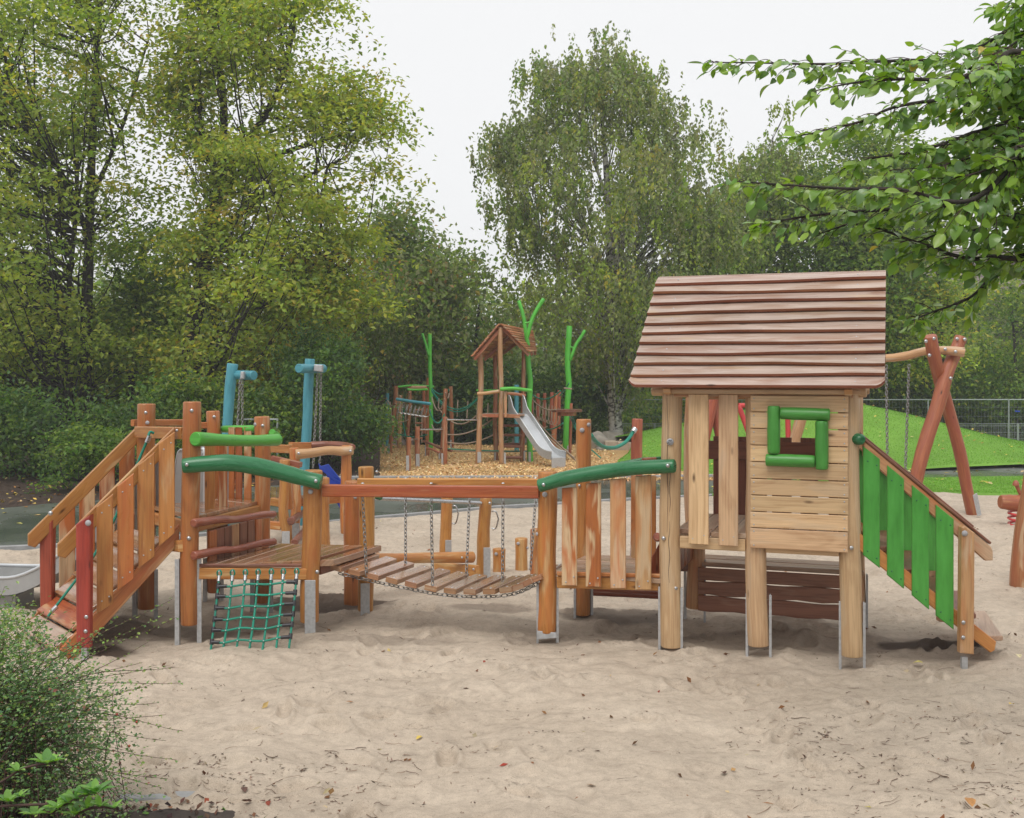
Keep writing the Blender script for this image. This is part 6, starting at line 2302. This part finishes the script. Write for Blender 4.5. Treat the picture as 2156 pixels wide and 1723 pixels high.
log8(FT, 'wood_rail', 'wood_far', [(1140, 915), (1220, 920), (1300, 935)], 26, [24.7] * 3)
slabpart('platform_board', M['wood_far'], FT, [P('8', 925, 1092, 24.2), P('8', 1065, 1092, 24.1), P('8', 1065, 1120, 24.1), P('8', 925, 1120, 24.2)], FRONT, .05, .005)
slabpart('platform_board', M['wood_far'], FT, [P('8', 1110, 1092, 24.1), P('8', 1250, 1096, 24.1), P('8', 1250, 1126, 24.1), P('8', 1110, 1122, 24.1)], FRONT, .05, .005)
zt8 = P('8', 1000, 1095, 24.2).z
deck(FT, (P('8', 905, 1090, 24.25), P('8', 1290, 1090, 24.25), P('8', 1290, 1090, 25.1), P('8', 940, 1090, 25.1)), 5, zt8, .04, 'wood_deck_grey')
slabpart('side_board', M['wood_far_pale'], FT, [P('8', 1112, 898, 24.0), P('8', 1138, 898, 24.0), P('8', 1136, 1118, 24.0), P('8', 1116, 1118, 24.0)], FRONT, .03, .005, (0, 0, 1))
for yy_ in (1190, 1272, 1370, 1465):
    bar8(FT, 'ladder_rung', 'wood_dark', (1105, yy_), (1262, yy_ + 2), .035, 24.6)
bar8(FT, 'ladder_rung', 'wood_dark', (1060, 1352), (1250, 1350), .03, 25.1)
# steel slide
FS = thing('far_slide', 'shining steel slide running down from the far tower', 'slide', (.3, 24.2, 0))
sp = [P('8', 1212, 1092, 24.5), P('8', 1255, 1100, 24.35), P('8', 1340, 1220, 24.2), P('8', 1420, 1340, 24.0), P('8', 1478, 1420, 23.85), P('8', 1530, 1455, 23.7), P('8', 1582, 1468, 23.5)]
cp = catmull(sp, 20)
wv8 = V(.155, .08, 0)
m = MB()
for i in range(len(cp) - 1):
    k = len(m.v); m.v += [cp[i] - wv8, cp[i] + wv8, cp[i + 1] + wv8, cp[i + 1] - wv8]; m.face((k, k + 1, k + 2, k + 3), [(0, 0)] * 4, True)
    k = len(m.v); m.v += [q - V(0, 0, .02) for q in (cp[i] - wv8, cp[i] + wv8, cp[i + 1] + wv8, cp[i + 1] - wv8)]; m.face((k + 3, k + 2, k + 1, k), [(0, 0)] * 4, True)
m.build('bed', M['steel_slide'], FS)
for sg in (-1, 1):
    hh = [.42, .40, .30, .17] + [.13] * 30
    m = MB()
    for i in range(len(cp) - 1):
        a, b_ = cp[i] + wv8 * sg, cp[i + 1] + wv8 * sg
        for th_ in (0, .012):
            o_ = wv8.normalized() * (th_ * sg)
            q = [a - V(0, 0, .04) + o_, b_ - V(0, 0, .04) + o_, b_ + V(0, 0, hh[i + 1]) + o_, a + V(0, 0, hh[i]) + o_]
            k = len(m.v); m.v += q; m.face((k, k + 1, k + 2, k + 3), [(0, 0)] * 4, True)
    m.build('side_wall', M['steel_galv'], FS)
    m = MB(); m.tube([cp[i] + wv8 * sg + V(0, 0, hh[i]) for i in range(len(cp))], .014, 6); m.build('side_rim', M['steel_slide'], FS)
e = cp[-1]
m = MB(); m.slab([e - wv8, e + wv8, e + wv8 - V(0, 0, e.z + .05), e - wv8 - V(0, 0, e.z + .05)], (0, -1, 0), .03, .004); m.build('end_panel', M['steel_galv'], FS)

# ropes course left
RC = thing('monkey_bar_course', 'far climbing course with teal overhead beam, posts, ropes and a green forked pole', 'climbing frame', (-2.5, 24.5, 0))
fpost(RC, (107, 910), (104, 1370), 28, 'teal', steel=(85, 93, 1300, 1365))
fpost(RC, (181, 850), (127, 1428), 34, 'wood_far', mids=[(150, 1200), (175, 1000)], steel=(108, 128, 1350, 1428))
fpost(RC, (218, 930), (209, 1385), 32, 'wood_far_pale')
fpost(RC, (298, 852), (285, 1420), 28, 'wood_far', mids=[(282, 1250), (300, 1050)])
fpost(RC, (295, 1292), (288, 1572), 36, 'wood_far', mids=[(290, 1440)], steel=(268, 294, 1450, 1575))
fpost(RC, (368, 1200), (370, 1538), 38, 'wood_far', mids=[(364, 1380)], steel=(352, 385, 1435, 1538))
fpost(RC, (464, 780), (450, 1446), 36, 'wood_far', mids=[(458, 1200), (462, 950)], steel=(430, 440, 1360, 1445))
fpost(RC, (473, 397), (482, 1380), 30, 'green_far', 26.2, [(484, 1000), (474, 650)], name='green_pole')
log8(RC, 'green_fork', 'green_far', [(466, 590), (440, 500), (408, 398)], 22, [26.1] * 3)
fpost(RC, (610, 874), (575, 1478), 32, 'wood_far', mids=[(590, 1200), (602, 1010)], steel=(548, 562, 1420, 1480))
fpost(RC, (604, 1116), (602, 1520), 38, 'wood_far', steel=(572, 588, 1430, 1520))
fpost(RC, (652, 854), (667, 1383), 30, 'wood_far', mids=[(660, 1100)], steel=(646, 660, 1315, 1383))
fpost(RC, (420, 880), (425, 1250), 26, 'wood_far', 27.0)
log8(RC, 'teal_beam', 'teal', [(185, 963), (320, 985), (480, 1005)], 27, [24.6, 24.4, 24.1])
log8(RC, 'green_rail', 'green_far', [(198, 858), (330, 846), (510, 856)], 18, [26.0, 26.2, 26.3])
log8(RC, 'green_rail', 'green_far', [(278, 880), (360, 884), (452, 880)], 18, [24.8, 24.8, 24.6])
bar8(RC, 'beam', 'wood_far_pale', (315, 864), (445, 864), .05, 26.0)
for i in range(7):
    x = 222 + i * 33
    y = 1000 + i * 5
    m = MB()
    a = P('8', x, y, 24.4)
    m.tube(catmull([a, a + V(-.06, 0, -.14), a + V(-.02, 0, -.22), a + V(.12, 0, -.20), a + V(.16, 0, -.05)], 10), .014, 5); m.build('rung_ring', M['steel_bright'], RC)
bar8(RC, 'steel_bar', 'steel_bright', (618, 1142), (895, 1144), .022, 23.9, 24.3)
bar8(RC, 'steel_bar', 'steel_bright', (385, 1226), (590, 1224), .022, 23.5, 24.0)
bar8(RC, 'steel_bar', 'steel_bright', (318, 1312), (362, 1308), .02, 23.0, 23.4)
log8(RC, 'balance_log', 'wood_dark', [(415, 1325), (500, 1355), (560, 1385), (665, 1410)], 22, [25.0, 24.8, 24.4, 24.0])
log8(RC, 'balance_log', 'wood_log_brown', [(445, 1385), (500, 1400), (555, 1425)], 22, [24.2, 24.0, 23.9])
for y in (1055, 1110, 1170, 1232, 1300):
    bar8(RC, 'ladder_rung', 'wood_far', (347, y), (410, y + 1), .02, 25.5)
for x in (350, 404):
    bar8(RC, 'rope', 'rope_beige', (x, 1040), (x, 1340), .014, 25.5)
ropes = [(('g'), (487, 885), (885, 955), .35, 26.0, 24.4), ('g', (490, 900), (885, 962), .38, 26.0, 24.4), ('b', (545, 1035), (885, 1095), .3, 25.6, 24.5), ('b', (620, 1268), (1012, 1135), .12, 24.0, 25.0),
         ('b', (620, 1334), (1015, 1272), .10, 24.0, 25.0), ('g', (625, 1392), (1400, 1410), .02, 24.0, 25.5), ('b', (640, 1408), (1380, 1412), .02, 24.2, 25.6), ('b', (490, 945), (600, 960), .3, 25.5, 25.0),
         ('g', (470, 1060), (600, 1090), .25, 24.3, 24.4), ('b', (110, 975), (180, 1000), .1, 26.5, 24.8), ('b', (-10, 978), (100, 955), .05, 28, 26.5), ('b', (215, 935), (300, 905), .22, 26, 25),
         ('g', (160, 1240), (270, 1270), .05, 26, 26), ('g', (215, 1265), (450, 1270), .06, 26, 24.8), ('b', (110, 1170), (290, 1140), .04, 26, 26), ('b', (10, 1120), (110, 1150), .15, 28, 26.5),
         ('b', (0, 1150), (105, 1190), .2, 28, 26.5), ('b', (0, 1200), (105, 1180), .25, 28, 26.5), ('b', (-30, 1240), (100, 1200), .2, 28, 26.5), ('b', (490, 1185), (575, 1210), .12, 25.6, 24.4), ('g', (490, 870), (640, 884), .12, 26, 25.6),
         ('b', (608, 905), (640, 915), .12, 25, 25.6), ('b', (100, 985), (125, 1165), .0, 26.4, 26.4), ('b', (130, 990), (150, 1165), .0, 26.4, 26.2), ('b', (200, 960), (190, 1140), 0, 26.3, 26.2), ('b', (235, 1000), (225, 1140), 0, 26.2, 26.1), ('g', (250, 1010), (245, 1140), 0, 26.2, 26.2), ('b', (270, 1010), (262, 1140), 0, 26.2, 26.2), ('g', (240, 1150), (262, 1280), 0, 26.2, 26.2)]
for c_, a, b_, sg, Ya, Yb in ropes:
    bar8(RC, 'rope', 'rope_green' if c_ == 'g' else 'rope_beige', a, b_, .016, Ya, Yb, sg)
for x in (553, 715, 800, 885, 975):
    yt, yb = 925 + (x - 550) * .1, 1040 + (x - 550) * .15
    bar8(RC, 'rope', 'rope_beige', (x, yt + 30), (x - 8, yb + (50 if x > 600 else -10)), .014, 25.2)

# right: hanging post walk and green tree pole
HP = thing('hanging_posts', 'row of hanging red-brown planks on green ropes right of the far slide', 'climbing frame', (1.6, 26.5, 0))
for x, y0_, y1_, w in ((1405, 915, 1150, 26), (1463, 912, 1212, 26), (1525, 905, 1225, 28), (1588, 888, 1212, 26), (1352, 955, 1180, 18)):
    fpost(HP, (x, y0_), (x - 4, y1_), w, 'wood_swing', 27.0, name='hanging_plank')
fpost(HP, (1572, 915), (1538, 1398), 38, 'wood_far', mids=[(1550, 1180)])
fpost(HP, (1220, 840), (1222, 1402), 34, 'teal')
for a, b_, c_, sg in (((1355, 925), (1600, 890), 'rope_green', .15), ((1355, 965), (1560, 1052), 'rope_beige', .1), ((1590, 935), (1672, 825), 'rope_green', .03), ((1340, 1090), (1720, 1470), 'rope_beige', .05),
                      ((1365, 1110), (1740, 1500), 'rope_beige', .05), ((1350, 1130), (1650, 1430), 'rope_beige', .05), ((1675, 1100), (1735, 1230), 'rope_green', 0), ((1690, 1095), (1745, 1215), 'rope_green', 0), ((1865, 1400), (1945, 1470), 'rope_green', 0),
                      ((1420, 1215), (1620, 1170), 'rope_green', .08)):
    bar8(HP, 'rope', c_, a, b_, .016, 26.0, 25.0, sg)
for i in range(7):
    x = 1365 + i * 26; y = 985 + i * 10
    m = MB(); a = P('8', x, y, 26.4)
    m.tube(catmull([a, a + V(.0, 0, -.28), a + V(.07, 0, -.42), a + V(.16, 0, -.30), a + V(.16, 0, .02)], 9), .012, 5); m.build('rope_loop', M['rope_beige'], HP)
for i in range(5):
    bar8(HP, 'rope', 'rope_beige', (1400 + i * 60, 1150 + i * 62), (1425 + i * 62, 1130 + i * 66), .014, 25.7)
GT = thing('green_tree_pole', 'lone bright green forked pole with a brown foot ring right of the far ropes', 'climbing pole', (2.0, 25.4, 0))
fpost(GT, (1676, 333), (1640, 1420), 44, 'green_far', None, [(1650, 1150), (1660, 980), (1672, 830), (1658, 640), (1668, 480)], name='green_trunk', steel=(1655, 1675, 1365, 1418))
log8(GT, 'green_fork', 'green_far', [(1682, 630), (1730, 500), (1775, 430), (1810, 370)], 28, [25.5] * 4)
fpost(GT, (1692, 1000), (1680, 1425), 22, 'wood_far', 25.9)
bar8(GT, 'green_rod', 'green_far', (1680, 512), (1712, 522), .02, 25.3)
m = MB(); cR = P('8', 1655, 1062, 25.4)
m.loft([cR + V(0, 0, -.03), cR + V(0, 0, .03)], [(a_ * .36, b_ * .36) for a_, b_ in circle(9)], up=V(0, 1, 0)); m.build('foot_ring', M['wood_dark'], GT)
m = MB(); m.loft([cR + V(0, 0, -.12), cR + V(0, 0, -.035)], [(a_ * .22, b_ * .22) for a_, b_ in circle(8)], up=V(0, 1, 0)); m.build('ring_bracket', M['wood_far'], GT)
bar8(GT, 'rope_ring', 'rope_beige', (1628, 868), (1698, 876), .02, 25.2)

# ================================================================== foreground foliage
# cotoneaster bush at lower left
BU = thing('cotoneaster_bush', 'sprawling small-leaved bush with arching twigs in the lower left corner', 'bush', (-2.2, 4.7, 0))
rng = np.random.default_rng(91)
tips_uv = []
outline = [(-60, 1300), (20, 1270), (70, 1290), (110, 1330), (160, 1360), (200, 1400), (250, 1420), (262, 1440), (285, 1470), (290, 1520), (310, 1560), (305, 1620), (315, 1680), (290, 1740), (200, 1800), (-100, 1850), (-140, 1400)]
pp, dd = poly_sample(outline, 520, rng)
sprays = [(312, 1352), (345, 1295), (390, 1262), (330, 1437), (335, 1480), (300, 1395), (350, 1505), (290, 1340), (330, 1405), (300, 1610), (395, 1405), (415, 1438), (250, 1300), (200, 1330), (30, 1250), (10, 1235), (415, 1540), (400, 1600), (350, 1560), (380, 1640),
          (60, 1268), (110, 1290), (345, 1660), (160, 1310), (230, 1345), (400, 1300)]
sprays = [(x * .93 if x > 360 else x, y) for x, y in sprays]
pts_t = np.concatenate([pp, np.array(sprays, float)])
isray = np.concatenate([np.zeros(len(pp), bool), np.ones(len(sprays), bool)])
Yt = 4.75 + rng.normal(0, .22, len(pts_t))
m = MB()
lv_c, lv_a, lv_n, lv_l, lv_t = [], [], [], [], []
for (u, v), Y, ry_ in zip(pts_t, Yt, isray):
    tip = P('u', u, v, Y)
    if tip.z < .02:
        continue
    base = V(-2.35 + rng.normal(0, .28), 4.75 + rng.normal(0, .2), 0.0)
    if tip.x < -2.3:
        base.x = tip.x - .05
    mid = base.lerp(tip, .5) + V(-.05, 0, .16 + .1 * rng.random())
    cp = catmull([base, mid, tip], 14)
    r0 = .0034 if ry_ else .0022
    m.loft(cp, circle(4), [r0 * (1 - .75 * k / 14) for k in range(15)], smooth=True, cap=False)
    ln_ = (tip - mid).length + .15
    nl = int(46 if not ry_ else 34)
    for k in range(nl):
        s = .40 + .60 * (k + rng.random()) / nl
        s = min(.999, s)
        q = s * 14
        i = int(q)
        p = cp[i].lerp(cp[min(14, i + 1)], q - i)
        t_ = (cp[min(14, i + 1)] - cp[i]).normalized()
        sd_ = t_.cross(V(0, 0, 1)).normalized() * (1 if k % 2 else -1)
        spread = .003 if ry_ else .045
        lv_c.append(np.array(p) + rng.normal(0, spread, 3))
        lv_a.append(np.array(sd_) + np.array(t_) * .5 + rng.normal(0, .35, 3))
        lv_n.append(np.array([0, 0, 1.]) + rng.normal(0, .4, 3))
        lv_l.append(rng.uniform(.014, .023))
        lv_t.append(ry_ or v < 1330)
m.build('twigs', M['bark_twig'], BU, kind='stuff')
for (u, v) in poly_sample(outline, 9000, rng)[0]:
    Y = 4.85 + rng.normal(0, .16)
    if rng.random() < np.clip((u - 20) / 260, 0, .93):
        continue
    q = P('u', u, v, Y)
    if q.z < .0:
        continue
    lv_c.append(np.array(q)); lv_a.append(rng.normal(0, 1, 3)); lv_n.append(np.array([0, 0, 1.]) + rng.normal(0, .5, 3))
    lv_l.append(rng.uniform(.014, .024)); lv_t.append(False)
n = len(lv_c)
lv_t = np.array(lv_t)
col = palette(n, [(.14, .25, .09), (.20, .33, .10), (.10, .19, .08), (.30, .40, .10), (.32, .14, .10)], [4, 3, 3, 1.2, .25], rng)
cy_ = palette(n, [(.20, .28, .06), (.12, .22, .05)], [2, 2], rng)
col[lv_t] = cy_[lv_t]
L_ = np.array(lv_l)
v_, f_ = leaf_quads(np.array(lv_c), np.array(lv_a), np.array(lv_n), L_, L_ * .7)
o = sheet('leaves', v_ - np.array(BU.location), f_, 'leaf_wet', kind='stuff', attr={'tint': col}, smooth=False)
o.parent = BU
for k in range(5):
    u, v = rng.uniform(150, 290), rng.uniform(1450, 1640)
    m = MB(); c_ = P('u', u, v, 4.62)
    m.dome(c_, (0, -1, 0), .006, .006); m.dome(c_, (0, 1, 0), .006, .006); m.build('berry', M['wood_red'], BU)


# big single leaves: one mesh per size class, placed as separate objects
def bigleaf_mesh(name, tint, curl, w=.62, mat='leaf_wet'):
    rows_ = 6
    vs, fs = [], []
    for i in range(rows_ + 1):
        s = i / rows_
        hw = w / 2 * math.sin(math.pi * s ** .85) ** .8 if 0 < i < rows_ else .0
        z = curl * math.sin(s * 2.6) * .25 - curl * s * s * .5
        vs += [(s, -hw, z + hw * .25), (s, 0, z - .01), (s, hw, z + hw * .25)]
    for i in range(rows_):
        for j in (0, 1):
            a = i * 3 + j
            fs.append((a, a + 1, a + 4, a + 3))
    me = bpy.data.meshes.new(name)
    me.from_pydata(vs, [], fs)
    me.polygons.foreach_set('use_smooth', [True] * len(fs))
    at_ = me.attributes.new('tint', 'FLOAT_COLOR', 'FACE')
    for d_ in at_.data:
        d_.color = (*tint, 1)
    me.materials.append(M[mat])
    return me


LT_ = [(.20, .33, .05), (.145, .265, .045), (.25, .38, .065), (.13, .235, .07), (.21, .34, .05)]
LM = [bigleaf_mesh('leaf', LT_[i % 5], (.25, .5, .1, .7, -.2)[i % 5], (.6, .66, .58, .7, .62)[i % 5]) for i in range(5)]


def put_leaf(me, parent, p, ax, nr, s, name='leaf'):
    o_ = bpy.data.objects.new(name, me)
    COL.objects.link(o_)
    o_.parent = parent
    x_ = Vector(ax).normalized()
    z_ = Vector(nr)
    y_ = z_.cross(x_).normalized()
    z_ = x_.cross(y_)
    mat_ = Matrix((x_, y_, z_)).transposed().to_4x4()
    o_.matrix_local = Matrix.Translation(Vector(p) - Vector(parent.location)) @ mat_ @ Matrix.Scale(s, 4)
    return o_


OB = thing('overhanging_tree', 'leafy branches with large green leaves hanging in from the upper right', 'tree', (3.5, 5.0, 0))
logpart('trunk', M['bark_dark'], OB, [V(3.5, 5.0, -.3), V(3.45, 5.0, 1.5), V(3.5, 5.05, 3.2), V(3.6, 5.1, 5.0)], [.16, .14, .12, .08], sides=12)
BR_L = [
    [(1900, 430), (1850, 420), (1500, 350), (1290, 320), (800, 340), (480, 335), (170, 330)],
    [(1950, 470), (1850, 450), (1650, 500), (1200, 560), (1000, 640), (800, 690), (600, 735)],
    [(1950, 860), (1850, 830), (1560, 1065), (1180, 1005), (900, 1000), (500, 975), (300, 960)],
    [(1850, 1000), (1460, 1085), (1150, 1110), (800, 1135), (530, 1175), (400, 1205)],
    [(1900, 1390), (1550, 1370), (1280, 1285), (980, 1190), (760, 1240)],
    [(1950, 1360), (1850, 1400), (1700, 1450), (1560, 1580), (1350, 1660), (1260, 1700)],
    [(1950, 60), (1850, 100), (1700, 200), (1600, 250), (1400, 290)],
    [(1950, 600), (1850, 620), (1600, 700), (1300, 800), (1050, 840), (880, 900)],
    [(1950, 740), (1700, 800), (1400, 880), (1150, 900)],
    [(1950, 300), (1700, 340), (1500, 420), (1200, 420), (950, 440), (750, 480)],
    [(1950, 1180), (1800, 1150), (1600, 1220), (1400, 1240), (1200, 1330)],
    [(1950, -60), (1850, 10), (1780, 40), (1700, 20)],
    [(1950, 540), (1750, 560), (1500, 600), (1300, 640)],
    [(1950, 950), (1800, 960), (1600, 900), (1400, 960)],
    [(1950, 180), (1850, 200), (1750, 260), (1650, 300)],
    [(1950, 700), (1750, 720), (1500, 760), (1250, 790)],
    [(1950, 800), (1800, 840), (1550, 930), (1300, 950)],
    [(1950, 420), (1750, 440), (1600, 520), (1450, 560)],
    [(1950, 1080), (1750, 1090), (1550, 1180), (1420, 1260)],
    [(1950, 1260), (1800, 1270), (1650, 1300), (1500, 1420)],
]
leaf_rec = []
rng = np.random.default_rng(101)
for bi, br in enumerate(BR_L):
    Yb = 4.9 + rng.uniform(-.35, .45)
    root_pt = V(3.5, 5.05, 3.0 + .3 * (1 - bi / 15))
    pts = [P('B', x, y, Yb + .15 * math.sin(i + bi)) for i, (x, y) in enumerate(br)]
    # join to the trunk outside the frame
    zr = max(1.5, min(4.6, pts[0].z - .25))
    pts = [V(3.5, 5.03, zr)] + pts
    n_ = 10 * len(pts)
    cp = catmull(pts, n_)
    r0 = .016 if len(br) > 4 else .010
    m = MB()
    m.loft(cp, circle(6), [r0 * (1 - .86 * i / n_) for i in range(n_ + 1)], smooth=True)
    m.build('branch', M['bark_dark'], OB)
    lens = [0]
    for a, b_ in zip(cp, cp[1:]):
        lens.append(lens[-1] + (b_ - a).length)
    tot = lens[-1]
    start = lens[int(n_ / len(pts)) if True else 0] * .9
    s = start
    tm = MB()
    while s < tot - .01:
        k = max(0, np.searchsorted(lens, s) - 1)
        k = min(k, n_ - 1)
        p = cp[k].lerp(cp[k + 1], (s - lens[k]) / max(1e-6, lens[k + 1] - lens[k]))
        t_ = (cp[k + 1] - cp[k]).normalized()
        rem = (tot - s) / tot
        tl = min(.24, .07 + .28 * rem) * rng.uniform(.6, 1.2)
        side = 1 if rng.random() < .5 else -1
        d_ = (t_ * .8 + V(rng.normal(0, .3), rng.normal(0, .75), rng.normal(-.02, .32)))
        d_.normalize()
        end = p + d_ * tl + V(0, 0, -.03)
        tw = catmull([p, p.lerp(end, .5) + V(0, 0, .012), end], 5)
        tm.loft(tw, circle(3), [.0028 * (1 - .1 * q) for q in range(6)], smooth=True, cap=False)
        nl = max(3, int(tl / .027))
        for q in range(nl):
            f = (q + 1) / nl
            pl = tw[0].lerp(tw[-1], f) if f < 1 else tw[-1]
            sd_ = d_.cross(V(0, 0, 1)).normalized() * (1 if q % 2 else -1)
            ax = sd_ * .8 + d_ * .55 + V(rng.normal(0, .2), rng.normal(0, .2), rng.normal(-.6, .35))
            if q == nl - 1:
                ax = d_ + V(0, 0, -.35)
            nr_ = V(rng.normal(0, .45), rng.normal(-.35, .45), 1)
            leaf_rec.append((pl, ax, nr_, rng.uniform(.044, .080)))
        s += rng.uniform(.018, .036)
    tm.build('twig', M['bark_twig'], OB)
vis = []
for r_ in leaf_rec:
    p = r_[0]
    u = 1078 + p.x / p.y * 2300
    vv = 785 - (p.z - EYE) / p.y * 2300
    vis.append((-(r_[3] / p.y) if (u < 2150 and vv > 0) else 0, r_))
vis.sort(key=lambda t_: t_[0])
for k, (q, (p, ax, nr_, s)) in enumerate(vis[:300]):
    put_leaf(random.choice(LM), OB, p, ax, nr_, s)
rest = [r_ for _, r_ in vis[300:]]
# the remaining leaves keep the same shape but are joined
base_v = np.array([v.co[:] for v in LM[0].vertices])
base_f = np.array([list(p.vertices) for p in LM[0].polygons])
allv, allf, allc = [], [], []
for k, (p, ax, nr_, s) in enumerate(rest):
    x_ = Vector(ax).normalized(); y_ = Vector(nr_).cross(x_).normalized(); z_ = x_.cross(y_)
    Rm = np.array([x_, y_, z_])
    bv = base_v.copy()
    bv[:, 2] *= rng.uniform(-.6, 2.0)
    allv.append(bv * s @ Rm + np.array(p) - np.array(OB.location))
    allf.append(base_f + k * len(base_v))
    c = np.array(LT_[rng.integers(0, 5)]) * rng.uniform(.75, 1.3)
    if rng.random() < .004:
        c = np.array([.45, .35, .06])
    allc.append(np.repeat(c[None], len(base_f), 0))
if rest:
    o = sheet('leaves', np.concatenate(allv), np.concatenate(allf), 'leaf_wet', kind='stuff', attr={'tint': np.concatenate(allc)}, smooth=True)
    o.parent = OB
print('branch leaves', len(leaf_rec))

# barberry sprigs at the very bottom left
LB_ = [bigleaf_mesh('leaf', c, .2, .42) for c in ((.16, .33, .05), (.10, .24, .045), (.22, .42, .07))]
def Q(x, y, Y):
    return P('Q', x, y, Y)


for lab, line, whorls in (
        ('light green barberry sprig reaching up from the lower left corner', [(-260, 1640), (0, 1460), (180, 1350), (345, 1315), (420, 1300)], [(130, 1370, .75), (350, 1320, 1.15), (415, 1300, .7)]),
        ('bright yellow-green barberry sprig crossing the bottom edge', [(300, 1850), (400, 1680), (490, 1620), (610, 1560), (720, 1530)], [(520, 1610, 1.0), (640, 1550, 1.1), (710, 1535, 1.2), (380, 1690, .9), (440, 1650, 1.0), (580, 1585, .9)]),
        ('low barberry sprig spreading along the bottom edge, rightmost of the sprigs', [(500, 1900), (560, 1720), (640, 1660), (760, 1640), (860, 1655)], [(560, 1700, .9), (650, 1650, .9), (740, 1640, .8), (850, 1650, .7)]),
        ('short barberry sprig at the bottom left corner', [(-200, 1700), (0, 1640), (40, 1630), (330, 1620), (360, 1625)], [(60, 1600, .9), (250, 1700, 1.0), (150, 1560, .6)])):
    Ys = 3.25
    t = thing('barberry_sprig', lab, 'shrub', Q(line[0][0], line[0][1], Ys), 'barberry sprigs')
    pts = [Q(x, y, Ys) for x, y in line]
    pts = [V(pts[0].x - .12, 3.3, 0.0)] + pts
    logpart('stem', M['bark_twig'], t, pts, [.006] + [.004] * (len(pts) - 2) + [.002], sides=6, rnd=0, n=24)
    for x, y, sc in whorls:
        c_ = Q(x, y, Ys)
        nlv = 7
        for k in range(nlv):
            an = 2 * math.pi * k / nlv + rng.uniform(-.3, .3)
            ax = V(math.cos(an), math.sin(an) * .8, .45 + rng.uniform(-.2, .3))
            put_leaf(random.choice(LB_), t, c_, ax, V(-ax.x * .3, -ax.y * .3, 1), sc * rng.uniform(.040, .058))

# soil bed, kerb slab and leaf litter in the lower left
m = MB()
k0, k1 = G('Q', 890, 1545), G('Q', 1440, 1600)
m.box((-1.84, 5.07, -.05), (-1.46, 5.17, .022), .006)
tag(m.build('kerb_slab', M['concrete']), 'short grey concrete kerb slab half covered by sand at lower left', 'kerb')
strip('soil_bed', [-400, 262, 420, 520], [1706, 1702, 1704, 1712], [1900, 1900, 1900, 1900], 'soil', .03, 30, 60, lambda x, y: .022 + .05 * fbm(x * 3, y * 3, 4, 7) - .12 * np.clip((x + 1.35) / .4, 0, 1) ** 2 - .10 * np.clip((y - 4.95) / .1, 0, 1))
n = 700
x = rng.uniform(-2.6, -1.1, n); y = rng.uniform(4.1, 5.05, n)
flakes('leaf_litter', x, y, np.maximum(sand_z(x, y), .02 + .05 * fbm(x * 3, y * 3, 4, 7) - .12 * np.clip((x + 1.35) / .4, 0, 1) ** 2), .035, .022, [(.12, .06, .04), (.22, .10, .05), (.05, .03, .025), (.30, .08, .04), (.1, .2, .04)], [4, 2, 3, 1, 1.4], 93, 'litter', .5, lift=.004)

# thin rain haze
m, nt, b = newmat('haze')
for n_ in list(nt.nodes):
    if n_.type == 'BSDF_PRINCIPLED':
        nt.nodes.remove(n_)
pv = N(nt, 'ShaderNodeVolumePrincipled')
pv.inputs['Color'].default_value = (.92, .94, .96, 1)
pv.inputs['Density'].default_value = .0018
L(nt, pv.outputs[0], nt.nodes['Material Output'].inputs['Volume'])
me = bpy.data.meshes.new('haze')
bx_ = [(-410, -70, -2.2), (410, -70, -2.2), (410, 610, -2.2), (-410, 610, -2.2), (-410, -70, 15), (410, -70, 15), (410, 610, 15), (-410, 610, 15)]
me.from_pydata(bx_, [], [(3, 2, 1, 0), (4, 5, 6, 7), (0, 1, 5, 4), (1, 2, 6, 5), (2, 3, 7, 6), (3, 0, 4, 7)])
me.materials.append(M['haze'])
o = bpy.data.objects.new('haze', me)
COL.objects.link(o)
o['kind'] = 'stuff'
